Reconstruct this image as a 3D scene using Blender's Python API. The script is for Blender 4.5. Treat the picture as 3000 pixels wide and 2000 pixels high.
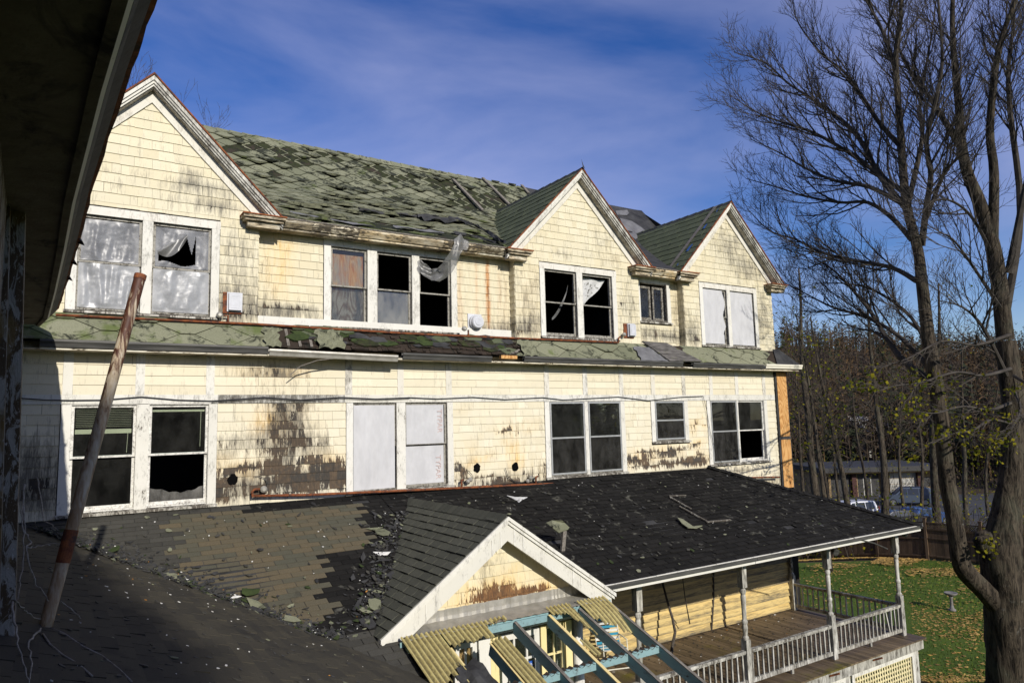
import bpy, math, random
from mathutils import Vector, Matrix, noise as mnoise
R = math.radians
random.seed(7)
scene = bpy.context.scene
COL = scene.collection
for o in list(bpy.data.objects):
    bpy.data.objects.remove(o)

# ------------------------------------------------------------------ camera
# world: x runs along the long facade, y runs away from the camera through it, z up; z = 0 is eye height
F_PX = 2062.0
YAW, PITCH, ROLL = R(33.1), R(6.682), R(1.5256)
_f = Vector((math.sin(YAW)*math.cos(PITCH), math.cos(YAW)*math.cos(PITCH), math.sin(PITCH)))
_r = Vector((math.cos(YAW), -math.sin(YAW), 0))
_d = _f.cross(_r)
RIGHT = _r*math.cos(ROLL) + _d*math.sin(ROLL)
DOWN = -_r*math.sin(ROLL) + _d*math.cos(ROLL)
FWD = _f
cam_data = bpy.data.cameras.new('camera')
cam_data.sensor_fit = 'HORIZONTAL'
cam_data.sensor_width = 36.0
cam_data.lens = 36.0*F_PX/3000.0
cam_data.clip_start = 0.05
cam_data.clip_end = 3000
cam = bpy.data.objects.new('camera', cam_data)
COL.objects.link(cam)
cam.matrix_world = Matrix(((RIGHT.x, -DOWN.x, -FWD.x, 0), (RIGHT.y, -DOWN.y, -FWD.y, 0), (RIGHT.z, -DOWN.z, -FWD.z, 0), (0, 0, 0, 1)))
scene.camera = cam

# ------------------------------------------------------------------ light
SUN = Vector((0.02, 1.0, -0.487)).normalized()      # the way the light travels
SUN_EL = math.asin(-SUN.z)
world = bpy.data.worlds.new('World')
scene.world = world
world.use_nodes = True
wt = world.node_tree
wt.nodes.clear()
w_out = wt.nodes.new('ShaderNodeOutputWorld')
w_bg = wt.nodes.new('ShaderNodeBackground')
w_sky = wt.nodes.new('ShaderNodeTexSky')
w_sky.sky_type = 'NISHITA'
w_sky.sun_disc = False
w_sky.sun_elevation = SUN_EL
w_sky.sun_rotation = math.pi
w_sky.altitude = 300
w_sky.air_density = 1.0
w_sky.dust_density = 0.4
w_sky.ozone_density = 3.0
w_bg.inputs['Strength'].default_value = 0.125
# thin streaky cloud over the whole sky dome
w_tc = wt.nodes.new('ShaderNodeTexCoord')
w_map = wt.nodes.new('ShaderNodeMapping')
w_map.inputs['Scale'].default_value = (1.3, 1.3, 3.6)
w_map.inputs['Rotation'].default_value = (0.35, 0.25, 0.4)
w_n1 = wt.nodes.new('ShaderNodeTexNoise')
w_n1.inputs['Scale'].default_value = 1.35
w_n1.inputs['Detail'].default_value = 7
w_n1.inputs['Roughness'].default_value = 0.52
w_n1.inputs['Distortion'].default_value = 0.5
w_mr = wt.nodes.new('ShaderNodeMapRange')
w_mr.inputs['From Min'].default_value = 0.33
w_mr.inputs['From Max'].default_value = 0.80
w_mr.inputs['To Max'].default_value = 0.72
w_mix = wt.nodes.new('ShaderNodeMix')
w_mix.data_type = 'RGBA'
w_mix.inputs[7].default_value = (4.3, 4.45, 6.6, 1)
w_gam = wt.nodes.new('ShaderNodeHueSaturation')
w_gam.inputs['Saturation'].default_value = 1.30
w_gam.inputs['Hue'].default_value = 0.520
w_gam.inputs['Value'].default_value = 0.95
L = wt.links.new
L(w_tc.outputs['Generated'], w_map.inputs['Vector'])
L(w_map.outputs['Vector'], w_n1.inputs['Vector'])
L(w_n1.outputs['Fac'], w_mr.inputs['Value'])
L(w_mr.outputs['Result'], w_mix.inputs[0])
L(w_sky.outputs['Color'], w_gam.inputs['Color'])
L(w_gam.outputs['Color'], w_mix.inputs[6])
L(w_mix.outputs[2], w_bg.inputs['Color'])
L(w_bg.outputs['Background'], w_out.inputs['Surface'])

sun_data = bpy.data.lights.new('sun', 'SUN')
sun_data.energy = 4.9
sun_data.angle = R(0.53)
sun_data.color = (1.0, 0.945, 0.86)
sun = bpy.data.objects.new('sun', sun_data)
COL.objects.link(sun)
sun.rotation_mode = 'QUATERNION'
sun.rotation_quaternion = SUN.to_track_quat('-Z', 'Y')
sun.location = (-5, -40, 30)

scene.view_settings.view_transform = 'Standard'
scene.view_settings.look = 'None'
scene.view_settings.gamma = 1
scene.view_settings.exposure = 0.0
scene.view_settings.use_curve_mapping = False
scene.cycles.max_bounces = 6
scene.cycles.diffuse_bounces = 3
scene.cycles.glossy_bounces = 2
scene.cycles.transmission_bounces = 4
scene.cycles.transparent_max_bounces = 12
scene.cycles.use_denoising = True

# ------------------------------------------------------------------ geometry helpers
def ray(px, py):
    return RIGHT*((px-1500)/F_PX) + DOWN*((py-1000)/F_PX) + FWD
def on_y(px, py, y):
    r = ray(px, py); return r*(y/r.y)
def on_z(px, py, z):
    r = ray(px, py); return r*(z/r.z)
def on_plane(px, py, n, d):
    r = ray(px, py); return r*(d/Vector(n).dot(r))
def at(px, py, depth):
    return ray(px, py)*depth
def project(p):
    z = FWD.dot(p)
    if z < 0.1: return None
    return (1500+F_PX*RIGHT.dot(p)/z, 1000+F_PX*DOWN.dot(p)/z, z)

class MB:
    def __init__(self, col=(0, 0, 0.5, 0)):
        self.v = []; self.f = []; self.c = []; self.col = col
    def add(self, vs, fs, cs=None):
        n = len(self.v)
        self.v += [tuple(p) for p in vs]
        self.f += [tuple(i+n for i in q) for q in fs]
        if cs is None: cs = [self.col]*len(vs)
        self.c += cs
        return self
    def quad(self, *ps):
        return self.add(ps, [tuple(range(len(ps)))])
    def box(self, x0, x1, y0, y1, z0, z1):
        return self.add([(x0,y0,z0),(x1,y0,z0),(x1,y1,z0),(x0,y1,z0),(x0,y0,z1),(x1,y0,z1),(x1,y1,z1),(x0,y1,z1)],
                        [(0,3,2,1),(4,5,6,7),(0,1,5,4),(1,2,6,5),(2,3,7,6),(3,0,4,7)])
    def beam(self, p0, p1, w, h, up=(0, 0, 1), w1=None, h1=None):
        p0 = Vector(p0); p1 = Vector(p1)
        t = (p1-p0).normalized(); s = t.cross(Vector(up))
        if s.length < 1e-4: s = t.cross(Vector((0, 1, 0)))
        s.normalize(); u = s.cross(t).normalized()
        w1 = w if w1 is None else w1; h1 = h if h1 is None else h1
        vs = []
        for p, a, b in ((p0, w, h), (p1, w1, h1)):
            for i, j in ((-1,-1),(1,-1),(1,1),(-1,1)):
                vs.append(p + s*(i*a/2) + u*(j*b/2))
        return self.add(vs, [(0,1,2,3),(7,6,5,4),(0,4,5,1),(1,5,6,2),(2,6,7,3),(3,7,4,0)])
    def ext_y(self, poly, y0, y1):        # polygon in x,z carried from y0 to y1
        n = len(poly)
        vs = [(x, y0, z) for x, z in poly] + [(x, y1, z) for x, z in poly]
        fs = [tuple(range(n)), tuple(range(2*n-1, n-1, -1))] + [(i, i+n, (i+1) % n+n, (i+1) % n) for i in range(n)]
        return self.add(vs, fs)
    def ext_x(self, poly, x0, x1):        # polygon in y,z carried from x0 to x1
        n = len(poly)
        vs = [(x0, y, z) for y, z in poly] + [(x1, y, z) for y, z in poly]
        fs = [tuple(range(n)), tuple(range(2*n-1, n-1, -1))] + [(i, i+n, (i+1) % n+n, (i+1) % n) for i in range(n)]
        return self.add(vs, fs)
    def tube(self, pts, rs, n=6, cap=True, col=None):
        pts = [Vector(p) for p in pts]
        if not isinstance(rs, (list, tuple)): rs = [rs]*len(pts)
        vs = []; fs = []
        t0 = (pts[1]-pts[0]).normalized()
        s = t0.cross(Vector((0.31, 0.17, 0.93)))
        if s.length < 1e-3: s = t0.cross(Vector((1, 0, 0)))
        s.normalize()
        for i, p in enumerate(pts):
            t = (pts[min(i+1, len(pts)-1)]-pts[max(i-1, 0)])
            if t.length < 1e-9: t = t0
            t.normalize()
            s = s - t*s.dot(t)
            if s.length < 1e-6: s = t.orthogonal()
            s.normalize(); u = t.cross(s)
            for k in range(n):
                a = 2*math.pi*k/n
                vs.append(p + (s*math.cos(a)+u*math.sin(a))*rs[i])
        for i in range(len(pts)-1):
            for k in range(n):
                fs.append((i*n+k, i*n+(k+1) % n, (i+1)*n+(k+1) % n, (i+1)*n+k))
        if cap:
            fs.append(tuple(range(n-1, -1, -1))); fs.append(tuple(range((len(pts)-1)*n, len(pts)*n)))
        return self.add(vs, fs, [col or self.col]*len(vs))
    def lathe(self, prof, c, n=14):       # prof: (radius, z)
        vs = []; fs = []
        for r, z in prof:
            for k in range(n):
                a = 2*math.pi*k/n
                vs.append((c[0]+r*math.cos(a), c[1]+r*math.sin(a), c[2]+z))
        for i in range(len(prof)-1):
            for k in range(n):
                fs.append((i*n+k, i*n+(k+1) % n, (i+1)*n+(k+1) % n, (i+1)*n+k))
        fs.append(tuple(range(n-1, -1, -1))); fs.append(tuple(range((len(prof)-1)*n, len(prof)*n)))
        return self.add(vs, fs)
    def mesh(self, name, material, smooth=False):
        me = bpy.data.meshes.new(name)
        me.from_pydata(self.v, [], self.f)
        a = me.color_attributes.new('wr', 'FLOAT_COLOR', 'POINT')
        flat = []
        for c in self.c: flat += c
        a.data.foreach_set('color', flat)
        if smooth: me.polygons.foreach_set('use_smooth', [True]*len(me.polygons))
        me.materials.append(material)
        return me
    def build(self, name, material, parent=None, smooth=False, kind=None, label=None):
        o = bpy.data.objects.new(name, self.mesh(name, material, smooth))
        COL.objects.link(o)
        if parent is not None:
            o.parent = parent
            o.location = -world_loc(parent)
        if kind: o['kind'] = kind
        if label: o['label'] = label
        return o

def world_loc(o):
    p = Vector(o.location)
    while o.parent is not None:
        o = o.parent; p += Vector(o.location)
    return p
def thing(name, label, cat, loc=(0, 0, 0), group=None):
    o = bpy.data.objects.new(name, None); COL.objects.link(o)
    o.location = loc; o['label'] = label; o['category'] = cat
    o.empty_display_size = 0.2
    if group: o['group'] = group
    return o
def tag(o, label, cat, group=None):
    o['label'] = label; o['category'] = cat
    if group: o['group'] = group
    return o
def copy_tree(o, parent=None):
    c = o.copy(); COL.objects.link(c); c.parent = parent
    for ch in list(o.children): copy_tree(ch, c)
    return c

def clip_poly(poly, planes):
    for a, b, c in planes:                # keep a*u+b*v <= c
        out = []
        n = len(poly)
        for i in range(n):
            p, q = poly[i], poly[(i+1) % n]
            dp = a*p[0]+b*p[1]-c; dq = a*q[0]+b*q[1]-c
            if dp <= 0: out.append(p)
            if (dp < 0 < dq) or (dq < 0 < dp):
                k = dp/(dp-dq); out.append((p[0]+(q[0]-p[0])*k, p[1]+(q[1]-p[1])*k))
        poly = out
        if len(poly) < 3: return []
    return poly
def poly_area(p):
    return abs(sum(p[i][0]*p[(i+1) % len(p)][1]-p[(i+1) % len(p)][0]*p[i][1] for i in range(len(p))))/2

def piece(poly, vb, vt, mapf, d0, d1, col, curl=0.0):
    """one thin shingle: polygon in (u,v); stands d0 proud at its lower edge vb and d1 at its upper edge vt"""
    n = len(poly)
    top = []; bot = []; cs = []
    for u, v in poly:
        k = (v-vb)/max(vt-vb, 1e-6)
        top.append(mapf(u, v, d0+(d1-d0)*k+curl*(1-k)**2)); bot.append(mapf(u, v, 0.0+curl*(1-k)**2*0.6))
        q = col(u, v) if callable(col) else col
        cs.append((q[0], q[1], q[2], min(1, q[3]+0.09)) if (callable(col) and k < 0.2) else q)
    fs = [tuple(range(n))] + [(i, n+i, n+(i+1) % n, (i+1) % n) for i in range(n)]
    c = mapf(sum(p[0] for p in poly)/n, sum(p[1] for p in poly)/n, 0)
    return (top+bot, fs, cs+cs, c, poly_area(poly))

def siding(u0, u1, v0, v1, mapf, wear, holes=(), planes=(), course=0.147, wmin=0.09, wmax=0.34, d0=0.016, d1=0.004,
           gap=0.005, jit=0.004, even=None, rng=None, skip=None, curl=0.0):
    rng = rng or random
    out = []
    v = v0; row = 0
    while v < v1-0.01:
        vt = min(v+course, v1)
        cuts = [u0, u1]
        for h in holes:
            if h[2] < vt-1e-3 and h[3] > v+1e-3: cuts += [h[0], h[1]]
        cuts = sorted(c for c in set(cuts) if u0-1e-6 <= c <= u1+1e-6)
        for a, b in zip(cuts, cuts[1:]):
            lo, hi = v, vt; dead = False
            for h in holes:
                if h[0] <= a+1e-4 and h[1] >= b-1e-4 and h[2] < vt-1e-3 and h[3] > v+1e-3:
                    if h[2] <= v+1e-3 and h[3] >= vt-1e-3: dead = True
                    elif h[3] < vt: lo = max(lo, h[3])
                    else: hi = min(hi, h[2])
            if dead or hi-lo < 0.015: continue
            u = a
            first = True
            while u < b-1e-4:
                if even:
                    w = even
                    if first: w = even*((row % 2)*0.5+0.5) if abs(a-u0) < 1e-6 else even*rng.uniform(0.4, 1)
                else:
                    w = rng.uniform(wmin, wmax)
                first = False
                e = min(u+w, b)
                if b-e < 0.05: e = b
                j0 = rng.uniform(-jit, jit)
                g2 = gap if (even or rng.random() < 0.28) else gap*0.12
                poly = [(u+g2/2, lo+j0), (e-g2/2, lo+j0+rng.uniform(-jit, jit)*0.5), (e-g2/2, hi+0.006), (u+g2/2, hi+0.006)]
                poly = clip_poly(poly, planes) if planes else poly
                if len(poly) >= 3 and poly_area(poly) > 4e-4:
                    cu, cv = (u+e)/2, (lo+hi)/2
                    if not (skip and skip(cu, cv)):
                        rd = rng.random()
                        out.append(piece(poly, lo, lo+course, mapf, d0*(rng.uniform(0.8, 1.25) if even else rng.uniform(0.92, 1.1)), d1, (lambda uu, vv, rd=rd: wear(uu, vv, rd)), curl=(curl*rng.random()**3 if curl else 0)))
                u = e
        v += course; row += 1
    return out

def hexes(u0, u1, v0, v1, mapf, w, h, colf, planes=(), skip=None, rng=None, a=0.14, d0=0.014, d1=0.003, curl=0.02, inset=0.985, lift=None):
    rng = rng or random
    out = []
    step = w*(0.5+a)
    nc = int((u1-u0)/step)+3; nr = int((v1-v0)/h)+3
    for i in range(nc):
        for j in range(nr):
            cu = u0+i*step; cv = v0+j*h+(i % 2)*h/2
            if skip and skip(cu, cv, rng): continue
            poly = [(cu+x*w*inset, cv+y*h*inset) for x, y in ((-0.5, 0), (-a, -0.5), (a, -0.5), (0.5, 0), (a, 0.5), (-a, 0.5))]
            poly = clip_poly(poly, [(-1, 0, -u0), (1, 0, u1), (0, -1, -v0), (0, 1, v1)]+list(planes))
            if len(poly) < 3 or poly_area(poly) < 0.1*w*h*0.64: continue
            rd = rng.random()
            cl = curl*rng.random()**4*3
            if lift: cl += lift(cu, cv, rng)
            out.append(piece(poly, cv-h/2, cv+h/2, mapf, d0, d1, colf(cu, cv, rd), curl=cl))
    return out

def emit(pieces, parent, name, material, rest_name, limit=300, smooth=False):
    """the pieces that show largest become parts of their own, the rest one joined part"""
    def size(pc):
        p = project(Vector(pc[3]))
        if p is None: return 0
        s = pc[4]/(p[2]*p[2])
        if not (-60 < p[0] < 3060 and -60 < p[1] < 2060): s *= 0.01
        return s
    order = sorted(range(len(pieces)), key=lambda i: -size(pieces[i]))
    for i in order[:limit]:
        vs, fs, cs, c, ar = pieces[i]
        MB().add(vs, fs, cs).build(name, material, parent, smooth=smooth)
    if len(order) > limit:
        mb = MB()
        for i in order[limit:]:
            vs, fs, cs, c, ar = pieces[i]
            mb.add(vs, fs, cs)
        mb.build(rest_name, material, parent, kind='stuff')

def fac(y):                 # maps (u, v, d) to a wall facing -y
    return lambda u, v, d: (u, y-d, v)

# ------------------------------------------------------------------ materials
def new_mat(name):
    m = bpy.data.materials.new(name); m.use_nodes = True
    nt = m.node_tree; nt.nodes.clear()
    out = nt.nodes.new('ShaderNodeOutputMaterial')
    return m, nt, out
class NT:
    def __init__(s, nt): s.nt = nt
    def n(s, t, **kw):
        nd = s.nt.nodes.new('ShaderNode'+t)
        for k, v in kw.items():
            if k.startswith('_'): setattr(nd, k[1:], v)
            else: nd.inputs[k.replace('__', ' ')].default_value = v
        return nd
    def l(s, a, b): s.nt.links.new(a, b)
    def pos(s, scale=(1, 1, 1), obj=False):
        g = s.n('NewGeometry') if not obj else s.n('TexCoord')
        mp = s.n('Mapping'); mp.inputs['Scale'].default_value = scale
        s.l(g.outputs['Position'] if not obj else g.outputs['Object'], mp.inputs['Vector'])
        return mp.outputs['Vector']
    def noise(s, vec, scale=1, detail=5, rough=0.6, dist=0):
        n = s.n('TexNoise', Scale=scale, Detail=detail, Roughness=rough, Distortion=dist)
        s.l(vec, n.inputs['Vector']); return n.outputs['Fac']
    def math(s, op, a, b=None, c=None, clamp=False):
        m = s.n('Math', _operation=op); m.use_clamp = clamp
        for i, x in enumerate((a, b, c)):
            if x is None: continue
            if isinstance(x, (int, float)): m.inputs[i].default_value = x
            else: s.l(x, m.inputs[i])
        return m.outputs[0]
    def ramp(s, v, a, b, c=0.0, d=1.0):
        m = s.n('MapRange'); m.inputs['From Min'].default_value = a; m.inputs['From Max'].default_value = b
        m.inputs['To Min'].default_value = c; m.inputs['To Max'].default_value = d
        s.l(v, m.inputs['Value']); return m.outputs['Result']
    def mix(s, f, a, b, mode='MIX'):
        m = s.n('Mix', _data_type='RGBA', _blend_type=mode)
        for k, x in (('Factor', f), ('A', a), ('B', b)):
            sock = m.inputs[0] if k == 'Factor' else m.inputs[k if False else {'A': 6, 'B': 7}[k]]
            if isinstance(x, (int, float)): sock.default_value = x
            elif isinstance(x, tuple): sock.default_value = x if len(x) == 4 else x+(1,)
            else: s.l(x, sock)
        return m.outputs[2]
    def attr(s):
        a = s.n('Attribute', _attribute_name='wr')
        sp = s.n('SeparateColor'); s.l(a.outputs['Color'], sp.inputs[0])
        return sp.outputs[0], sp.outputs[1], sp.outputs[2], a.outputs['Alpha']
    def bsdf(s, col, rough=0.8, spec=0.3, bump=None, bstr=0.3, bdist=0.01, metal=0.0):
        b = s.n('BsdfPrincipled')
        for k, x in (('Base Color', col), ('Roughness', rough), ('Specular IOR Level', spec), ('Metallic', metal)):
            if isinstance(x, (int, float)): b.inputs[k].default_value = x
            elif isinstance(x, tuple): b.inputs[k].default_value = x if len(x) == 4 else x+(1,)
            else: s.l(x, b.inputs[k])
        if bump is not None:
            bp = s.n('Bump', Strength=bstr, Distance=bdist)
            s.l(bump, bp.inputs['Height']); s.l(bp.outputs['Normal'], b.inputs['Normal'])
        return b

def paint(name, c1, c2, wood1=(0.072, 0.064, 0.054), wood2=(0.165, 0.112, 0.066), base=0.0, stainc=(0.72, 0.42, 0.07), streak=(12, 12, 1.8), fine=(65, 65, 7), rough=0.62, scl=1.0):
    m, nt, out = new_mat(name); s = NT(nt)
    wear, stain, rnd, grime = s.attr()
    na = s.noise(s.pos(tuple(x*scl for x in streak)), 1, 5, 0.65, 0.4)
    nb = s.noise(s.pos(tuple(x*scl for x in fine)), 1, 4, 0.7)
    nc = s.noise(s.pos((3, 3, 3)), 1, 4, 0.6)
    nd = s.noise(s.pos((16, 16, 16)), 1, 3, 0.6)
    comb = s.math('ADD', s.math('MULTIPLY', na, 0.55), s.math('MULTIPLY', nb, 0.45))
    comb2 = s.ramp(comb, 0.3, 0.7, 0.12, 0.88)
    val = s.math('ADD', comb2, s.math('MULTIPLY', s.math('ADD', wear, base), 0.75))
    peel = s.ramp(val, 0.86, 0.91)
    dirtv = s.math('ADD', comb2, s.math('MULTIPLY', grime, 0.6))
    dirt = s.ramp(dirtv, 0.66, 1.10, 0, 0.9)
    col = s.mix(rnd, c1, c2)
    rr2 = s.math('FRACT', s.math('MULTIPLY', rnd, 17.3))
    col = s.mix(1.0, col, s.mix(rr2, (0.93, 0.928, 0.915), (1.03, 1.03, 1.03)), 'MULTIPLY')
    col = s.mix(s.ramp(nc, 0.35, 0.75, 0, 0.35), col, tuple(x*0.82 for x in c2), 'MIX')
    sm = s.math('MULTIPLY', stain, s.ramp(na, 0.3, 0.6), clamp=True)
    col = s.mix(sm, col, stainc)
    col = s.mix(dirt, col, (0.085, 0.078, 0.062))
    wood = s.mix(s.ramp(s.math('ADD', nd, s.math('MULTIPLY', rnd, 0.35)), 0.50, 0.80), wood1, wood2)
    wood = s.mix(s.math('MULTIPLY', s.ramp(nb, 0.4, 0.6), 0.55), wood, (0.035, 0.028, 0.022))
    wood = s.mix(s.math('MULTIPLY', grime, 0.55), wood, (0.030, 0.028, 0.024))
    col = s.mix(peel, col, wood)
    hgt = s.math('ADD', s.math('MULTIPLY', nb, 0.35), s.math('MULTIPLY', peel, -0.6))
    b = s.bsdf(col, s.ramp(peel, 0, 1, rough, 0.9), 0.3, hgt, 0.45, 0.006)
    s.l(b.outputs[0], out.inputs[0]); return m

def simple(name, c1, c2, scale=(8, 8, 8), rough=0.8, lo=0.35, hi=0.65, bump=0.3, bdist=0.01, spec=0.3, metal=0.0, detail=5, rnd=0.0, c3=None, t3=(0.6, 0.7), scale3=(3, 3, 3)):
    m, nt, out = new_mat(name); s = NT(nt)
    n = s.noise(s.pos(scale), 1, detail, 0.65)
    col = s.mix(s.ramp(n, lo, hi), c1, c2)
    if c3 is not None:
        n3 = s.noise(s.pos(scale3), 1, 5, 0.65, 0.5)
        col = s.mix(s.ramp(n3, *t3), col, c3)
    if rnd:
        _, _, r, _ = s.attr()
        col = s.mix(1.0, col, s.mix(r, (1-rnd,)*3, (1+rnd,)*3), 'MULTIPLY')
    b = s.bsdf(col, rough, spec, n, bump, bdist, metal)
    s.l(b.outputs[0], out.inputs[0]); return m

M = {}
M['siding'] = paint('siding_paint', (0.635, 0.582, 0.425), (0.615, 0.550, 0.375), base=0.0)
M['siding_low'] = paint('siding_paint_lower', (0.67, 0.62, 0.475), (0.645, 0.585, 0.425), base=0.0)
M['siding_rust'] = paint('rust_streaked_siding_paint', (0.635, 0.582, 0.425), (0.615, 0.550, 0.375), base=0.0, stainc=(0.46, 0.17, 0.022))
M['siding_porch'] = paint('clapboard_paint', (0.60, 0.47, 0.21), (0.54, 0.41, 0.17), base=0.0, streak=(1.2, 1.2, 14), fine=(5, 5, 40))
M['trim'] = paint('white_trim_paint', (0.66, 0.65, 0.60), (0.62, 0.60, 0.52), wood1=(0.20, 0.18, 0.15), wood2=(0.30, 0.26, 0.20), base=0.05, streak=(7, 7, 3), fine=(40, 40, 14))
M['trim_old'] = paint('worn_white_paint', (0.66, 0.65, 0.60), (0.60, 0.58, 0.50), wood1=(0.14, 0.125, 0.105), wood2=(0.24, 0.21, 0.165), base=0.13, streak=(8, 8, 2), fine=(45, 45, 7))
M['trim_x'] = paint('worn_eave_paint', (0.72, 0.70, 0.60), (0.66, 0.62, 0.48), wood1=(0.14, 0.12, 0.09), wood2=(0.22, 0.17, 0.09), base=0.2, streak=(2.5, 6, 9), fine=(10, 30, 40))
M['grey_wood'] = simple('weathered_wood', (0.10, 0.088, 0.072), (0.22, 0.20, 0.17), (30, 4, 30), 0.9, bump=0.6)
M['sash_wood'] = paint('sash_paint', (0.34, 0.325, 0.28), (0.27, 0.255, 0.215), base=0.26, wood1=(0.1, 0.09, 0.075), wood2=(0.17, 0.145, 0.11), fine=(60, 60, 60), streak=(20, 20, 20))
M['sash_white'] = paint('sash_white_paint', (0.70, 0.69, 0.64), (0.66, 0.64, 0.58), base=0.08, fine=(60, 60, 60), streak=(20, 20, 20))
M['alu'] = simple('storm_frame_metal', (0.36, 0.37, 0.36), (0.48, 0.48, 0.46), (20, 20, 20), 0.45, metal=0.5, bump=0.05)
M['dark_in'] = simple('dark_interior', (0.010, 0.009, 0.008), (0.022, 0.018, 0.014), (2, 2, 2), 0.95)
M['felt'] = simple('tar_felt', (0.018, 0.018, 0.018), (0.05, 0.05, 0.05), (3, 3, 3), 0.75, bump=0.5, bdist=0.02)
M['roof_deck'] = simple('mossy_roof_deck', (0.010, 0.011, 0.007), (0.032, 0.038, 0.012), (6, 6, 6), 0.95, bump=0.8, bdist=0.02, c3=(0.034, 0.026, 0.018), t3=(0.55, 0.62), scale3=(4, 4, 4))
M['rust'] = simple('rusted_iron', (0.10, 0.030, 0.014), (0.26, 0.085, 0.028), (14, 14, 14), 0.85, bump=0.5, c3=(0.055, 0.03, 0.024), t3=(0.5, 0.65), scale3=(9, 9, 9))
M['rust_tin'] = simple('rusty_flashing', (0.22, 0.060, 0.022), (0.34, 0.12, 0.04), (12, 12, 12), 0.8, bump=0.2)
M['gutter'] = simple('dull_gutter_metal', (0.040, 0.040, 0.037), (0.095, 0.092, 0.082), (2, 9, 20), 0.6, metal=0.2, bump=0.15)
M['zinc'] = simple('zinc_flashing', (0.30, 0.285, 0.24), (0.42, 0.40, 0.35), (6, 6, 6), 0.45, metal=0.45, bump=0.25, bdist=0.01)
M['black'] = simple('painted_hole_black', (0.004, 0.004, 0.004), (0.006, 0.006, 0.006), rough=1, spec=0.0)
M['cable'] = simple('black_cable', (0.02, 0.02, 0.02), (0.05, 0.05, 0.05), rough=0.6)

def shingle_mat(name, c1, c2, cdark, tdark=(0.56, 0.66), speck=90, dsc=(5, 5, 5), bump=0.5, rough=0.9, cmoss=None, wearmix=None, spec=0.25):
    m, nt, out = new_mat(name); s = NT(nt)
    wear, stain, rnd, grime = s.attr()
    sp = s.noise(s.pos((speck,)*3), 1, 2, 0.7)
    big = s.noise(s.pos(dsc), 1, 6, 0.68, 0.6)
    col = s.mix(rnd, c1, c2)
    col = s.mix(s.ramp(sp, 0.42, 0.66, 0, 0.55), col, tuple(x*0.42 for x in c1))
    dv = s.math('ADD', big, s.math('MULTIPLY', wear, 0.3))
    col = s.mix(s.ramp(dv, *tdark), col, cdark)
    if cmoss is not None:
        mo = s.noise(s.pos((2.3, 2.3, 2.3)), 1, 5, 0.6)
        col = s.mix(s.ramp(s.math('ADD', mo, s.math('MULTIPLY', stain, 0.4)), 0.60, 0.72, 0, 0.85), col, cmoss)
    b = s.bsdf(col, rough, spec, sp, bump, 0.004)
    s.l(b.outputs[0], out.inputs[0]); return m
M['green'] = shingle_mat('green_roll_shingle', (0.225, 0.228, 0.150), (0.148, 0.155, 0.098), (0.026, 0.029, 0.019), (0.54, 0.65), cmoss=(0.085, 0.11, 0.030))
M['green_dk'] = shingle_mat('dark_green_shingle', (0.10, 0.115, 0.066), (0.078, 0.093, 0.05), (0.022, 0.025, 0.016), (0.62, 0.72), dsc=(4, 4, 4))
M['brownsh'] = shingle_mat('brown_green_shingle', (0.125, 0.100, 0.060), (0.080, 0.080, 0.058), (0.03, 0.03, 0.025), (0.66, 0.78), dsc=(1.5, 1.5, 1.5))
M['greysh'] = shingle_mat('grey_shingle', (0.045, 0.043, 0.036), (0.065, 0.062, 0.052), (0.02, 0.02, 0.018), (0.6, 0.75), dsc=(2, 2, 2))
M['blacksh'] = shingle_mat('black_shingle', (0.0125, 0.012, 0.0115), (0.021, 0.020, 0.0185), (0.090, 0.088, 0.072), (0.60, 0.68), dsc=(5, 5, 5), cmoss=None, spec=0.08)
M['wingsh'] = shingle_mat('wing_shingle', (0.064, 0.056, 0.038), (0.036, 0.033, 0.026), (0.018, 0.017, 0.015), (0.52, 0.72), dsc=(2.2, 2.2, 2.2), bump=0.6)
M['gablesh'] = shingle_mat('porch_gable_shingle', (0.085, 0.086, 0.066), (0.060, 0.062, 0.048), (0.024, 0.024, 0.02), (0.62, 0.75), dsc=(3, 3, 3))
M['oldwood'] = shingle_mat('old_wood_shingle', (0.042, 0.030, 0.021), (0.026, 0.019, 0.014), (0.011, 0.011, 0.008), (0.56, 0.68), speck=40)

def glass_mat(name, tint=(0.85, 0.88, 0.88), dirt=0.10, refl=0.0):
    m, nt, out = new_mat(name); s = NT(nt)
    tr = s.n('BsdfTransparent'); tr.inputs['Color'].default_value = tint+(1,)
    gl = s.n('BsdfGlossy', Roughness=0.02); gl.inputs['Color'].default_value = (0.9, 0.9, 0.9, 1)
    fr = s.n('Fresnel', IOR=1.5)
    mx = s.n('MixShader'); s.l(s.math('ADD', fr.outputs[0], refl), mx.inputs[0]); s.l(tr.outputs[0], mx.inputs[1]); s.l(gl.outputs[0], mx.inputs[2])
    df = s.n('BsdfDiffuse'); df.inputs['Color'].default_value = (0.35, 0.34, 0.31, 1)
    n = s.noise(s.pos((5, 5, 2.5)), 1, 5, 0.65)
    m2 = s.n('MixShader'); s.l(s.ramp(n, 0.35, 0.8, dirt*0.25, dirt*1.2), m2.inputs[0]); s.l(mx.outputs[0], m2.inputs[1]); s.l(df.outputs[0], m2.inputs[2])
    s.l(m2.outputs[0], out.inputs[0]); return m
M['glass'] = glass_mat('window_glass', dirt=0.03)
M['glass_grey'] = glass_mat('dusty_glass', dirt=0.42, refl=0.04)
M['screen'] = glass_mat('insect_screen', (0.40, 0.41, 0.41), dirt=0.09)

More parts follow.
